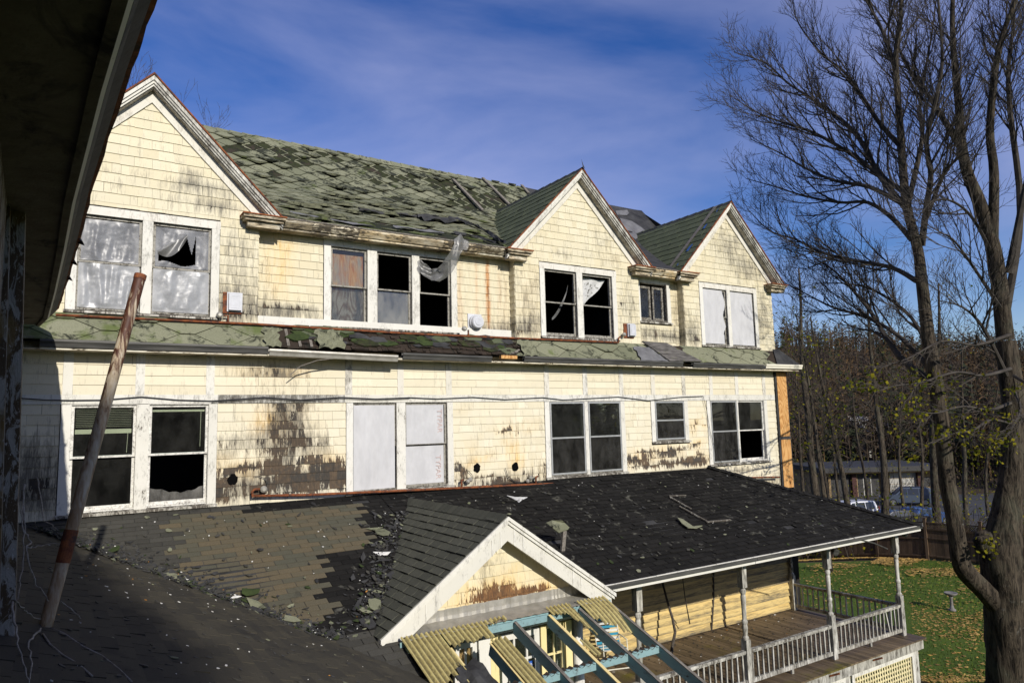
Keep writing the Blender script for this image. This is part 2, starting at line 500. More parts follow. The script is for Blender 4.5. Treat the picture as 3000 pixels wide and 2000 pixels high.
def plastic_mat(name, alpha=0.5, col=(0.50, 0.51, 0.53), rough=0.33):
    m, nt, out = new_mat(name); s = NT(nt)
    tr = s.n('BsdfTransparent'); tr.inputs['Color'].default_value = (0.9, 0.9, 0.92, 1)
    p = s.n('BsdfPrincipled', Roughness=rough); p.inputs['Base Color'].default_value = col+(1,); p.inputs['Specular IOR Level'].default_value = 0.6
    n = s.noise(s.pos((4, 4, 4)), 1, 4, 0.6)
    mx = s.n('MixShader'); s.l(s.ramp(n, 0.3, 0.75, alpha*0.75, min(1, alpha*1.3)), mx.inputs[0]); s.l(tr.outputs[0], mx.inputs[1]); s.l(p.outputs[0], mx.inputs[2])
    s.l(mx.outputs[0], out.inputs[0]); return m
M['plastic'] = plastic_mat('clear_plastic_sheet', 0.40, (0.40, 0.41, 0.43))
M['plastic_w'] = plastic_mat('milky_plastic_sheet', 0.62, (0.42, 0.43, 0.44))
M['plastic_t'] = plastic_mat('torn_plastic_sheet', 0.55, (0.20, 0.20, 0.19))
M['wrap'] = simple('house_wrap', (0.44, 0.44, 0.443), (0.51, 0.51, 0.512), (5, 5, 2), 0.7, bump=0.6, bdist=0.01)
M['wrap_print'] = simple('faded_red_print', (0.50, 0.36, 0.33), (0.50, 0.43, 0.41), (25, 25, 25), 0.8)
M['cloth'] = simple('torn_curtain_cloth', (0.42, 0.42, 0.41), (0.58, 0.58, 0.56), (6, 6, 6), 0.85, bump=0.3, c3=(0.10, 0.095, 0.08), t3=(0.56, 0.6), scale3=(11, 11, 11))

def ply_mat(name, c1, c2, c3=None):
    m, nt, out = new_mat(name); s = NT(nt)
    nv = s.noise(s.pos((2.2, 2.2, 0.55)), 1, 3, 0.55, 0.8)
    rings = s.math('FRACT', s.math('MULTIPLY', nv, 16.0))
    g = s.ramp(s.math('ABSOLUTE', s.math('SUBTRACT', rings, 0.5)), 0.05, 0.42)
    col = s.mix(g, c1, c2)
    if c3 is not None:
        n = s.noise(s.pos((3.5, 3.5, 1.0)), 1, 4, 0.6)
        col = s.mix(s.ramp(n, 0.45, 0.6), col, c3)
    fine = s.noise(s.pos((60, 60, 4)), 1, 3, 0.6)
    col = s.mix(s.ramp(fine, 0.4, 0.7, 0, 0.25), col, tuple(x*0.5 for x in c1))
    b = s.bsdf(col, 0.75, 0.3, fine, 0.2, 0.004); s.l(b.outputs[0], out.inputs[0]); return m
M['ply'] = ply_mat('plywood', (0.40, 0.185, 0.050), (0.60, 0.35, 0.13))
M['ply_old'] = ply_mat('weathered_plywood', (0.40, 0.13, 0.035), (0.52, 0.29, 0.13), (0.30, 0.28, 0.25))
M['ply_old2'] = ply_mat('sooty_plywood', (0.12, 0.07, 0.04), (0.25, 0.21, 0.17), (0.035, 0.032, 0.03))

def flat(name, c, rough=0.6, metal=0.0, spec=0.4):
    return simple(name, tuple(x*0.9 for x in c), tuple(min(1, x*1.08) for x in c), (7, 7, 7), rough, metal=metal, spec=spec, bump=0.08)
M['box_white'] = flat('vent_cover_paint', (0.50, 0.51, 0.53), 0.4)
M['teal'] = paint('teal_paint', (0.23, 0.36, 0.37), (0.20, 0.32, 0.335), wood1=(0.07, 0.06, 0.05), wood2=(0.12, 0.10, 0.08), base=0.16, streak=(9, 3, 9), fine=(40, 12, 40))
M['yellow'] = paint('yellow_paint', (0.74, 0.60, 0.28), (0.70, 0.56, 0.25), base=0.04, streak=(9, 3, 9))
M['corr_plain'] = simple('mossy_fibreglass', (0.42, 0.36, 0.15), (0.34, 0.28, 0.115), (9, 9, 9), 0.7, bump=0.3, c3=(0.13, 0.11, 0.055), t3=(0.56, 0.72), scale3=(14, 14, 14))

# ================================================================== GROUND
def ss(a, b, x):
    t = max(0.0, min(1.0, (x-a)/(b-a))); return t*t*(3-2*t)
SY, CY = math.sin(YAW), math.cos(YAW)
def terrain(x, y):
    t = x*SY+y*CY; q = x*CY-y*SY
    z = -7.2 - 1.7*ss(35, 47, t)
    z += 46*ss(88, 330, t)*(0.86+0.14*math.sin(q*0.017+1.3)+0.05*math.sin(q*0.06))
    z += 0.10*math.sin(x*0.35)*math.sin(y*0.3)*ss(14, 20, math.hypot(x, y))
    return z
def grid_mesh(ts, qs, fz):
    mb = MB()
    vs = []; fs = []
    for t in ts:
        for q in qs:
            x = t*SY+q*CY; y = t*CY-q*SY
            vs.append((x, y, fz(x, y)))
    n = len(qs)
    for i in range(len(ts)-1):
        for j in range(n-1):
            fs.append((i*n+j, i*n+j+1, (i+1)*n+j+1, (i+1)*n+j))
    return mb.add(vs, fs)
def grass_mat():
    m, nt, out = new_mat('lawn_grass'); s = NT(nt)
    n1 = s.noise(s.pos((0.5, 0.5, 0.5)), 1, 5, 0.6); n2 = s.noise(s.pos((9, 9, 9)), 1, 4, 0.7); n3 = s.noise(s.pos((40, 40, 40)), 1, 2, 0.6)
    col = s.mix(s.ramp(n1, 0.3, 0.7), (0.056, 0.094, 0.009), (0.088, 0.130, 0.014))
    col = s.mix(s.ramp(n2, 0.4, 0.75, 0, 0.6), col, (0.028, 0.055, 0.008))
    col = s.mix(s.ramp(n3, 0.55, 0.75, 0, 0.5), col, (0.10, 0.12, 0.025))
    b = s.bsdf(col, 0.9, 0.2, n2, 0.8, 0.03); s.l(b.outputs[0], out.inputs[0]); return m
M['grass'] = grass_mat()
M['forest_floor'] = simple('leaf_litter_hillside', (0.028, 0.018, 0.010), (0.055, 0.034, 0.016), (0.35, 0.35, 0.35), 1.0, bump=0.5, bdist=0.3, c3=(0.03, 0.035, 0.012), t3=(0.55, 0.68), scale3=(0.05, 0.05, 0.05))
M['asphalt'] = simple('asphalt', (0.04, 0.04, 0.042), (0.06, 0.06, 0.06), (3, 3, 3), 0.9, bump=0.2)
lawn = grid_mesh([-60+i*4.2 for i in range(24)], [-60+i*5 for i in range(31)], terrain).build('lawn', M['grass'], smooth=True, kind='structure')
ground = grid_mesh([36.6+i*(3 if i < 12 else 1) for i in range(13)]+[80+i*10 for i in range(33)], [-170+i*10 for i in range(45)], lambda x, y: terrain(x, y)-0.05).build('hillside', M['forest_floor'], smooth=True, kind='structure')
far = MB().quad((-2500, -2500, -9.6), (2500, -2500, -9.6), (2500, 2500, -9.6), (-2500, 2500, -9.6)).build('ground', M['forest_floor'], kind='structure')
lot = MB()
def tq(t, q, z): return (t*SY+q*CY, t*CY-q*SY, z)
lot.quad(tq(47.5, 8, -8.86), tq(47.5, 60, -8.86), tq(78.2, 60, -8.86), tq(78.2, 8, -8.86))
lot.build('parking_lot', M['asphalt'], kind='structure')

# ================================================================== HOUSE
house = thing('house', 'long cream shingled derelict house with three steep gables and stained peeling walls', 'house', (8.0, 12.0, -7.2))
Y0, YR = 12.0, 12.2                      # facade and dormer plane; recessed upper wall
BL = []                                  # weathering on the walls: x, z, rx, rz, wear, stain, grime
def blob(px, py, rx, rz, wear=0, stain=0, grime=0, y=Y0):
    p = on_y(px, py, y); BL.append((p.x, p.z, rx, rz, wear, stain, grime))
for a in [(835, 1085, .34, .16, .26, .6, .8), (830, 1130, .28, .18, .30, .6, .9), (840, 1185, .42, .12, .34, .4, .9), (850, 1250, .24, .32, .34, .3, 1.0), (835, 1220, .30, .5, .06, .1, .5), (790, 1235, .22, .2, .05, .9, .1),
          (810, 1300, .32, .24, .30, .3, .9), (860, 1290, .25, .25, .26, .1, .9), (940, 1300, .25, .2, .2, .1, .5), (700, 1290, .4, .2, .12, 0, .45), (770, 1375, .75, .13, .50, .1, .5), (830, 1420, 1.1, .16, .55, .0, .7), (900, 1410, .7, .14, .45, 0, .6), (650, 1345, .18, .12, .36, .3, .3),
          (960, 1345, .35, .10, .42, .5, .2), (950, 1380, .5, .18, .42, .3, .4), (700, 1370, .35, .1, .25, .5, .2), (660, 1440, .4, .2, .40, .1, .6), (650, 1300, .25, .12, .2, 0, .3), (720, 1400, .18, .12, -.6, .6, 0),
          (90, 1350, .3, .35, .15, .1, .9), (110, 1440, .4, .3, .22, .1, .9), (230, 1400, .2, .3, .1, 0, .4),
          (1350, 1375, .18, .16, .55, .2, .3), (1460, 1400, 1.0, .10, .34, .1, .5), (1480, 1425, 1.0, .14, .52, 0, .7), (1500, 1310, .2, .12, .40, .5, .2), (1490, 1270, .12, .15, .40, .5, .1), (1545, 1250, .35, .12, .25, .3, .2), (1465, 1255, .12, .08, .36, .4, 0),
          (1375, 1300, .2, .08, .3, .4, 0), (1440, 1330, .15, .1, .22, .3, .2), (1580, 1370, .3, .2, .3, .2, .3), (1395, 1350, .16, .12, -.6, .6, 0), (1510, 1350, .14, .25, -.6, .7, 0), (1350, 1190, .2, .06, .32, .3, .2),
          (1930, 1330, .75, .11, .62, .5, .2), (1960, 1360, 1.0, .10, .75, .1, .4), (1860, 1345, .3, .12, .5, .6, .1), (2050, 1345, .35, .16, .55, .6, .1), (2040, 1300, .25, .1, .45, .7, .1), (2030, 1240, .12, .22, .40, .7, 0), (1950, 1310, .3, .08, .45, .4, .2),
          (1990, 1310, .3, .06, .5, .2, .4), (2060, 1240, .12, .15, .3, .6, 0), (2170, 1380, .9, .1, .12, .1, .6), (2250, 1420, .3, .2, .3, .2, .6), (2290, 1400, .3, .3, .1, 0, .6),
          (590, 545, .55, .12, .14, 0, .55), (610, 600, .6, .12, .12, 0, .5), (560, 520, .2, .15, .15, 0, .5), (345, 530, .12, .1, .1, 0, .5), (700, 780, .5, .9, .05, 0, .35), (690, 900, .5, .3, .05, .1, .5),
          (1655, 740, .5, .1, .12, 0, .4), (1760, 700, .35, .3, .10, 0, .35), (1800, 760, .3, .2, .12, .1, .35), (1840, 900, .3, .5, .18, 0, .5), (1818, 880, .08, .1, .35, 0, .5), (1640, 950, .8, .3, .08, 0, .4), (1555, 900, .25, .9, .06, .2, .4), (1530, 960, .3, .15, .2, 0, .5),
          (2140, 720, .8, .5, .10, 0, .5), (2190, 790, .6, .3, .16, 0, .55), (2230, 930, .35, .9, .10, 0, .5), (2030, 960, .3, .5, .10, 0, .45), (2045, 1005, .12, .12, .5, 0, .4), (2250, 770, .2, .2, .15, 0, .5)]:
    blob(*a)
for a in [(760, 900, .9, .10, .18, 0, .9), (850, 920, .9, .08, .48, 0, .8), (700, 920, .5, .1, .3, 0, .8), (820, 760, .2, .6, 0, .75, .1), (1020, 780, .1, .3, .1, .2, .2),
          (1428, 860, .035, .75, .02, 1.6, .1), (1430, 870, .02, .5, .05, 2.2, .3), (1395, 840, .03, .7, 0, .55, 0), (1345, 870, .07, .6, .05, .45, .1), (1462, 850, .05, .6, .02, .3, .1), (1410, 730, .25, .12, .05, .25, .2), (1440, 960, .6, .10, .2, .15, .6), (1480, 900, .06, .6, .0, .2, .2),
          (1960, 985, .6, .15, .28, 0, .8), (1895, 970, .3, .2, .15, 0, .5), (1975, 900, .15, .6, .1, .2, .4)]:
    blob(*a, y=YR)
def wearf(u, v, rd):
    w = s = g = 0.0
    for x, z, rx, rz, a, b, c in BL:
        k = ((u-x)/rx)**2+((v-z)/rz)**2
        if k < 5:
            e = math.exp(-k); w += a*e; s += b*e; g += c*e
    w = 1.75*w*(0.45+0.9*rd)+(rd-0.5)*0.08; g *= 1.3
    return (max(-0.6, min(0.85, w)), max(0, min(1, s)), (rd*7.31) % 1.0, max(0, min(1, g*0.85+0.02+0.14*((rd*3.7) % 1)**2)))

PAIR = [(0.215, 1.05), (1.22, 2.06), (4.43, 5.25), (5.43, 6.29), (8.70, 9.63), (9.73, 10.66), (13.60, 14.57), (14.63, 15.65)]
LZ0, LZ1 = -1.08, 0.44
UZ0, UZ1 = 1.86, 3.28
lower_holes = [(0.08, 2.19, -1.3, 0.455), (4.30, 6.42, -1.3, 0.455), (8.57, 10.79, -1.17, 0.455), (11.59, 12.81, -0.56, 0.455), (13.47, 15.78, -1.17, 0.455)]
BAND0, BAND1 = 0.452, 0.588
STILES = [0.154, 1.08, 2.07, 4.35, 5.34, 6.34, 8.65, 9.68, 10.72, 11.70, 12.71, 13.67, 14.63, 15.71]
sw = 0.062
holes_up = [(s_-sw, s_+sw, BAND1, 1.4) for s_ in STILES]
shing = siding(-0.46, 16.14, -1.31+0.0, BAND0, fac(Y0), wearf, lower_holes, rng=random.Random(3))
shing += siding(13.2, 16.14, -1.31-0.147*5, -1.31, fac(Y0), wearf, rng=random.Random(6))
shing += siding(-0.46, 16.14, BAND1, 1.34, fac(Y0), wearf, holes_up, wmin=0.3, wmax=1.1, rng=random.Random(4), d0=0.016)
DORM = [(1.11, -0.56, 2.78), (9.655, 7.93, 11.40), (14.60, 12.89, 16.30)]
DW, DS, DAP = 2.02, 1.02, 5.61
UB = 1.76
up_holes = [(0.07, 2.17, 1.74, 3.44), (8.55, 10.70, 1.74, 3.44), (13.44, 15.65, 1.74, 3.44)]
for (xc, xa, xb), h in zip(DORM, up_holes):
    pl = [(DS, 1, DAP-0.40+DS*xc), (-DS, 1, DAP-0.40-DS*xc)]
    shing += siding(xa, xb, UB, 5.4, fac(Y0), wearf, [h], pl, rng=random.Random(int(xc*10)), course=0.158)
rec_holes = [(3.95, 6.67, 1.74, 3.6), (11.49, 12.63, 2.27, 3.6)]
shing += siding(2.79, 6.67, 1.93, 3.5, fac(YR), wearf, [rec_holes[0]], rng=random.Random(21))
rust_zone = siding(6.67, 7.92, 1.93, 3.5, fac(YR), lambda u, v, rd: wearf(u, v, .45+.1*rd), wmin=.03, wmax=.05, gap=0, jit=0, rng=random.Random(23))
shing += siding(11.41, 12.88, UB-.05, 3.5, fac(YR), wearf, [rec_holes[1]], rng=random.Random(22), wmin=.08, wmax=.2)
def side_map(x, sgn): return lambda u, v, d: (x+sgn*d, u, v)
for x, sg in ((2.78, 1), (7.93, -1), (12.89, -1), (11.40, 1)):
    ym = lambda u, v, rd: wearf(x, v, rd)
    shing += siding(Y0+0.002, YR, UB, 3.42, side_map(x, sg), ym, rng=random.Random(30+int(x)), wmin=.2, wmax=.3)
low = [p for p in shing if p[3][2] < 1.5]; up = [p for p in shing if p[3][2] >= 1.5]
emit(low, house, 'wall_shingle', M['siding_low'], 'wall_shingle_rest', 190)
emit(up, house, 'wall_shingle', M['siding'], 'wall_shingle_rest', 110)
emit(rust_zone, house, 'wall_shingle', M['siding_rust'], 'wall_shingle_rest', 0)

# wall sheets behind the shingles, with the openings left out
def wall_sheet(mb, x0, x1, z0, z1, y, holes):
    xs = sorted({x0, x1, *[h[0] for h in holes], *[h[1] for h in holes]}); zs = sorted({z0, z1, *[h[2] for h in holes], *[h[3] for h in holes]})
    xs = [x for x in xs if x0 <= x <= x1]; zs = [z for z in zs if z0 <= z <= z1]
    for a, b in zip(xs, xs[1:]):
        for c, d in zip(zs, zs[1:]):
            mx, mz = (a+b)/2, (c+d)/2
            if any(h[0] < mx < h[1] and h[2] < mz < h[3] for h in holes): continue
            mb.box(a, b, y, y+0.03, c, d)
ol = [(a, b, LZ0, LZ1) for a, b in PAIR]+[(11.72, 12.68, -0.46, LZ1)]
UP1 = [(0.20, 1.04), (1.19, 2.04)]; UP3 = [(8.68, 9.54), (9.71, 10.57)]; UP4 = [(13.57, 14.45), (14.59, 15.52)]
UP2 = [(4.09, 4.78), (4.97, 5.68), (5.84, 6.53)]
mb = MB()
wall_sheet(mb, -0.5, 16.66, -5.0, 1.5, Y0+0.004, ol)
for (xc, xa, xb), ops in zip(DORM, (UP1, UP3, UP4)):
    wall_sheet(mb, xa, xb, 1.5, 3.4, Y0+0.004, [(a, b, UZ0, UZ1) for a, b in ops])
    top = DAP-0.25
    mb.ext_y([(xa, 3.4), (xb, 3.4), (xb, top-DS*(xb-xc)), (xc, top), (xa, top-DS*(xc-xa))], Y0+0.004, Y0+0.034)
wall_sheet(mb, 2.78, 7.93, 1.5, 3.6, YR+0.004, [(a, b, UZ0, UZ1) for a, b in UP2])
wall_sheet(mb, 11.40, 12.89, 1.5, 3.6, YR+0.004, [(11.62, 12.50, 2.38, UZ1)])
for x in (2.762, 7.934, 11.382, 12.894): mb.box(x, x+0.014, Y0+0.034, YR+0.004, 1.5, 3.6)
for x in (-0.55, 16.28): mb.box(x, x+0.03, Y0+0.04, 17, 1.5, 3.6)
mb.box(16.62, 16.65, Y0+0.04, 19, -6.0, 1.5)
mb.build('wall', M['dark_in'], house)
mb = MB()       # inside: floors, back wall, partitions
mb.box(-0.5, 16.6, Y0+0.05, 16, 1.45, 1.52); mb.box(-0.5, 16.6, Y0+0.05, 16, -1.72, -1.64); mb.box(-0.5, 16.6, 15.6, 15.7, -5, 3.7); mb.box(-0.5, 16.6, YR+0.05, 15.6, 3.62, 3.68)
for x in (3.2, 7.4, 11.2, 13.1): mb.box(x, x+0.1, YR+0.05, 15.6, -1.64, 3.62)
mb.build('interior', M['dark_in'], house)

# trim boards
def board(x0, x1, z0, z1, y, t=0.024, m='trim', name='trim_board', col=None):
    b = MB(col or (random.uniform(-.05, .10), random.uniform(0, .1), random.random(), random.uniform(.1, .5)))
    b.box(x0, x1, y-t, y+0.002, z0, z1); return b.build(name, M[m], house)
xs = [-0.46, 2.2, 4.28, 8.56, 12.0, 16.13]
for a, b in zip(xs, xs[1:]): board(a, b-0.004, BAND0, BAND1, Y0, 0.022, 'trim', 'band_board', (0.0 if a != 2.2 else .22, 0, random.random(), .3 if a != 2.2 else .9))
for s_ in STILES: board(s_-sw, s_+sw, BAND1+0.002, 1.30, Y0, 0.020, 'trim', 'stile')
def casing(ops, z0, z1, y, head, side=0.125, m='trim', sill=True, sidetop=None):
    xl, xr = ops[0][0]-side, ops[-1][1]+side
    zt = z1+0.004
    board(xl, ops[0][0]-0.003, z0-0.03, zt, y, 0.027, m, 'casing', (.0, 0, .4, .2)); board(ops[-1][1]+0.003, xr, z0-0.03, zt, y, 0.027, m, 'casing', (.02, 0, .6, .2))
    for (a, b), (c, d) in zip(ops, ops[1:]): board(b+0.003, c-0.003, z0-0.03, zt, y, 0.027, m, 'casing', (.20 if y == Y0 and z1 < 1 and ops[0][0] < 7 else .04, 0, .5, .25))
    if head: board(xl-0.01, xr+0.01, zt, zt+head, y, 0.03, m, 'head_casing', (.06, .05, .5, .25))
    if sill:
        b = MB((.35, .1, .5, .8)); b.ext_x([(y-0.065, z0-0.075), (y-0.065, z0-0.045), (y+0.06, z0-0.01), (y+0.06, z0-0.075)], xl-0.02, xr+0.02); b.build('sill', M['trim_old'], house)
for ops in ((PAIR[0], PAIR[1]), (PAIR[2], PAIR[3]), (PAIR[4], PAIR[5]), (PAIR[6], PAIR[7])): casing(ops, LZ0, LZ1, Y0, 0, m='trim')
casing(((11.72, 12.68),), -0.46, LZ1, Y0, 0)
for ops in (UP1, UP3, UP4): casing(ops, UZ0, UZ1, Y0, 0.13)
casing(UP2, UZ0, UZ1, YR, 0.19, side=0.13); casing(((11.62, 12.50),), 2.38, UZ1, YR, 0.17, side=0.12)
board(2.80, 7.91, 1.79, 1.928, YR, 0.05, 'trim', 'skirt_board', (-.1, 0, .5, .1))

# windows: a jamb frame, two sashes and what fills them
def frame_box(mb, x0, x1, z0, z1, y0, y1, w, wb=None, wt=None):
    wb = wb or w; wt = wt or w
    mb.box(x0, x0+w, y0, y1, z0, z1); mb.box(x1-w, x1, y0, y1, z0, z1)
    mb.box(x0+w, x1-w, y0, y1, z0, z0+wb); mb.box(x0+w, x1-w, y0, y1, z1-wt, z1)
def pane(x0, x1, z0, z1, y, mat, parent, name='pane'):
    return MB().box(x0, x1, y, y+0.004, z0, z1).build(name, M[mat], parent)
def window(x0, x1, z0, z1, y, up='glass', lo='glass', sash='sash_wood', storm=False):
    j = MB((.2, 0, .5, .4))
    frame_box(j, x0-0.02, x1+0.02, z0-0.02, z1+0.02, y-0.012, y+0.13, 0.022)
    w = j.build('window', M[sash], house)
    zm = (z0+z1)/2
    for k, (a, b, yy, fill) in enumerate(((zm-0.012, z1-0.003, y+0.022, up), (z0+0.003, zm+0.022, y+0.062, lo))):
        s_ = MB((.1, 0, .5, .4)); frame_box(s_, x0+0.004, x1-0.004, a, b, yy, yy+0.034, 0.036, 0.028 if k == 0 else 0.055, 0.036 if k == 0 else 0.028)
        if fill != 'gone': s_.build('sash', M[sash], w)
        if fill in M: pane(x0+0.039, x1-0.039, a+0.03, b-0.03, yy+0.015, fill, w)
    if storm:
        s_ = MB(); frame_box(s_, x0+0.006, x1-0.006, z0+0.005, z1-0.005, y-0.03, y-0.014, 0.034); s_.box(x0+0.04, x1-0.04, y-0.03, y-0.014, zm-0.014, zm+0.018)
        s_.build('storm_frame', M['alu'], w)
        pane(x0+0.04, x1-0.04, zm+0.018, z1-0.039, y-0.024, 'glass', w); pane(x0+0.04, x1-0.04, z0+0.039, zm-0.014, y-0.021, 'screen', w, 'insect_screen')
    return w
def sheet(x0, x1, z0, z1, y, amp, rng, hole=None, nx=46, nz=70, folds=3.0, bulge=0.0, tilt=0.5, crinkle=0.25):
    mb = MB(); vs = []; keep = {}
    ph = [rng.uniform(0, 6.3) for _ in range(8)]
    for i in range(nx+1):
        for k in range(nz+1):
            a = i/nx; b = k/nz
            e = min(1, 6*a, 6*(1-a), 10*b, 8*(1-b))
            d = 1.5*mnoise.noise(Vector((folds*1.7*a+tilt*b+ph[0], b*.8+ph[1], ph[2])))+.8*mnoise.noise(Vector((folds*4.2*a-tilt*1.3*b+ph[3], b*1.3+ph[4], 1.7)))
            d += crinkle*2.2*mnoise.fractal(Vector((a*11+ph[5], b*6+ph[6], ph[7])), 1.0, 2.0, 3)
            vs.append((x0+(x1-x0)*a, y+(-d*amp-bulge*math.sin(math.pi*a)*math.sin(math.pi*b))*e, z0+(z1-z0)*b))
    fs = []
    for i in range(nx):
        for k in range(nz):
            if hole and hole((i+.5)/nx, (k+.5)/nz): continue
            n = nz+1
            fs.append((i*n+k, (i+1)*n+k, (i+1)*n+k+1, i*n+k+1))
    return mb.add(vs, fs)
w = window(*PAIR[0], LZ0, LZ1, Y0, 'glass', 'glass', 'sash_white')
bl = MB()                                   # venetian blind half drawn
for k in range(11): bl.beam((PAIR[0][0]+0.06, Y0+0.10, 0.385-0.026*k), (PAIR[0][1]-0.06, Y0+0.10, 0.385-0.026*k), 0.022, 0.002, (0, 0.5, 1))
M['blind'] = flat('blind_vinyl', (0.50, 0.50, 0.33), 0.5)
bl.build('blind', M['blind'], w)
MB().box(PAIR[0][0]+0.055, PAIR[0][1]-0.055, Y0+0.09, Y0+0.115, 0.02, 0.085).build('blind_rail', M['blind'], w)
MB().tube([(PAIR[0][1]-0.1, Y0+0.095, 0.02), (PAIR[0][1]-0.11, Y0+0.095, -0.27)], 0.004, 5).build('cord', M['blind'], w)
w = window(*PAIR[1], LZ0, LZ1, Y0, 'glass', 'none', 'sash_white')
MB().box(PAIR[1][0]+0.05, PAIR[1][1]-0.05, Y0+0.075, Y0+0.10, 0.33, 0.36).build('blind_rail', M['blind'], w)
MB().tube([(PAIR[1][1]-0.1, Y0+0.08, 0.33), (PAIR[1][1]-0.105, Y0+0.08, -0.22)], 0.004, 5).build('cord', M['blind'], w)
shard = MB(); n = 14                         # what is left of the broken pane
xa, xb = PAIR[1][0]+0.05, PAIR[1][1]-0.05
pts = [(xa, Y0+0.08, LZ0+0.06), (xb, Y0+0.08, LZ0+0.06)]+[(xb+(xa-xb)*k/n, Y0+0.08, LZ0+0.25-0.075*math.sin(math.pi*min(1, k/n*1.15))+0.012*math.sin(k*1.9)) for k in range(n+1)]
shard.add(pts, [tuple(range(len(pts)))]).build('broken_pane', M['glass_grey'], w)
rg = random.Random(5)
w = window(*PAIR[2], LZ0, LZ1, Y0, 'none', 'gone', 'sash_wood')
sheet(PAIR[2][0]+0.01, PAIR[2][1]-0.03, LZ0+0.0, LZ1-0.04, Y0-0.006, 0.014, rg, bulge=0.02, crinkle=0.14, folds=2).build('house_wrap_sheet', M['wrap'], w, smooth=True)
w = window(*PAIR[3], LZ0, LZ1, Y0, 'none', 'none', 'sash_wood')
s1 = sheet(PAIR[3][0]+0.03, PAIR[3][1]-0.06, LZ0+0.76, LZ1-0.04, Y0+0.016, 0.010, rg, crinkle=0.16, folds=2).build('house_wrap_sheet', M['wrap'], w, smooth=True)
s2 = sheet(PAIR[3][0]+0.02, PAIR[3][1]-0.05, LZ0+0.03, LZ0+0.72, Y0+0.052, 0.008, rg, crinkle=0.14, folds=2).build('house_wrap_sheet', M['wrap'], w, smooth=True)
def text(body, loc, size, rot, mat, parent, name='lettering', ext=0.0008):
    cu = bpy.data.curves.new(name, 'FONT'); cu.body = body; cu.size = size; cu.extrude = ext; cu.align_x = 'CENTER'; cu.align_y = 'CENTER'; cu.resolution_u = 3
    cu.materials.append(M[mat])
    o = bpy.data.objects.new(name, cu); COL.objects.link(o)
    if parent is not None: o.parent = parent; o.location = Vector(loc)-world_loc(parent)
    else: o.location = loc
    o.rotation_euler = rot
    bpy.context.view_layer.update()
    me = bpy.data.meshes.new_from_object(o.evaluated_get(bpy.context.evaluated_depsgraph_get()))
    m_ = bpy.data.objects.new(name, me); COL.objects.link(m_)
    m_.parent = o.parent; m_.location = o.location; m_.rotation_euler = rot
    bpy.data.objects.remove(o); m_.name = name
    return m_
text('TYPAR', (PAIR[3][1]-0.15, Y0+0.004, 0.10), 0.15, (R(90), R(90), 0), 'wrap_print', s1)
text('TYPAR', (PAIR[3][1]-0.17, Y0+0.042, -0.76), 0.15, (R(90), R(90), 0), 'wrap_print', s2)
for q in (4, 5): window(*PAIR[q], LZ0, LZ1, Y0, 'glass', 'glass', 'sash_wood', storm=True)
w = window(11.72, 12.68, -0.46, LZ1, Y0, 'glass', 'glass', 'sash_wood', storm=True)
M['curtain'] = flat('old_curtain', (0.28, 0.27, 0.10), 0.9)
for a, b in ((11.80, 11.98), (12.05, 12.3), (12.42, 12.6)):
    sheet(a, b, -0.42, LZ1-0.04, Y0+0.2, 0.02, rg, folds=3, nx=20, nz=16, crinkle=0, tilt=0).build('curtain', M['curtain'], w, smooth=True)
window(*PAIR[6], LZ0, LZ1, Y0, 'glass', 'glass', 'sash_wood', storm=True)
window(*PAIR[7], LZ0, LZ1, Y0, 'glass', 'none', 'sash_white')
w = window(*UP1[0], UZ0, UZ1, Y0, 'none', 'none', 'sash_wood')
sheet(UP1[0][0]+0.04, UP1[0][1]-0.04, UZ0+0.73, UZ1-0.06, Y0+0.012, 0.020, rg, folds=2.2, crinkle=0.10).build('plastic_sheet', M['plastic'], w, smooth=True)
sheet(UP1[0][0]+0.02, UP1[0][1]-0.02, UZ0+0.02, UZ0+0.71, Y0+0.03, 0.022, rg, folds=2.8, tilt=.3, crinkle=.08).build('plastic_sheet', M['plastic_w'], w, smooth=True)
w = window(*UP1[1], UZ0, UZ1, Y0, 'none', 'none', 'sash_wood')
def tear(a, b):
    x = a; y = b
    if y < 0.10+0.05*math.sin(9*x): return False
    if x < 0.06 or x > 0.75: return False
    top = 0.36+(x-0.06)*0.95 if x < 0.56 else (0.88-(x-0.56)*4.2 if x < 0.68 else 0.36+(x-0.68)*7)
    return y < min(top, 0.93)
sheet(UP1[1][0]+0.04, UP1[1][1]-0.04, UZ0+0.73, UZ1-0.06, Y0+0.012, 0.016, rg, hole=tear, folds=1.6, nx=70, nz=60, crinkle=.10).build('plastic_sheet', M['plastic'], w, smooth=True)
fl = MB(); vs = []                              # the torn flap
for i in range(13):
    for k in range(7):
        a = i/12; b = k/6
        vs.append((UP1[1][0]+0.07+a*0.42, Y0-0.03*math.sin(3.1*a)-0.02*math.sin(7*a+3*b), UZ0+0.98+0.30*a-b*(0.05+0.17*math.sin(3.0*a))))
fl.add(vs, [(i*7+k, (i+1)*7+k, (i+1)*7+k+1, i*7+k+1) for i in range(12) for k in range(6)]).build('plastic_flap', M['plastic_t'], w, smooth=True)
def tear2(a, b): return 0.36+0.06*math.sin(14*b) < a < 0.60+0.05*math.sin(11*b)-max(0, (0.45-b))*0.4 and 0.27 < b < 0.86 and mnoise.noise(Vector((a*16, b*38, 3.3))) > -0.12
sheet(UP1[1][0]+0.02, UP1[1][1]-0.02, UZ0+0.02, UZ0+0.71, Y0+0.03, 0.018, rg, folds=2.0, nx=60, crinkle=.08).build('plastic_sheet', M['plastic_w'], w, smooth=True)
w = window(*UP2[0], UZ0, UZ1, YR, 'glass', 'glass', 'sash_wood')
MB().box(UP2[0][0]+0.03, UP2[0][1]-0.03, YR+0.115, YR+0.127, UZ0+0.66, UZ1-0.10).build('plywood_panel', M['ply_old'], w)
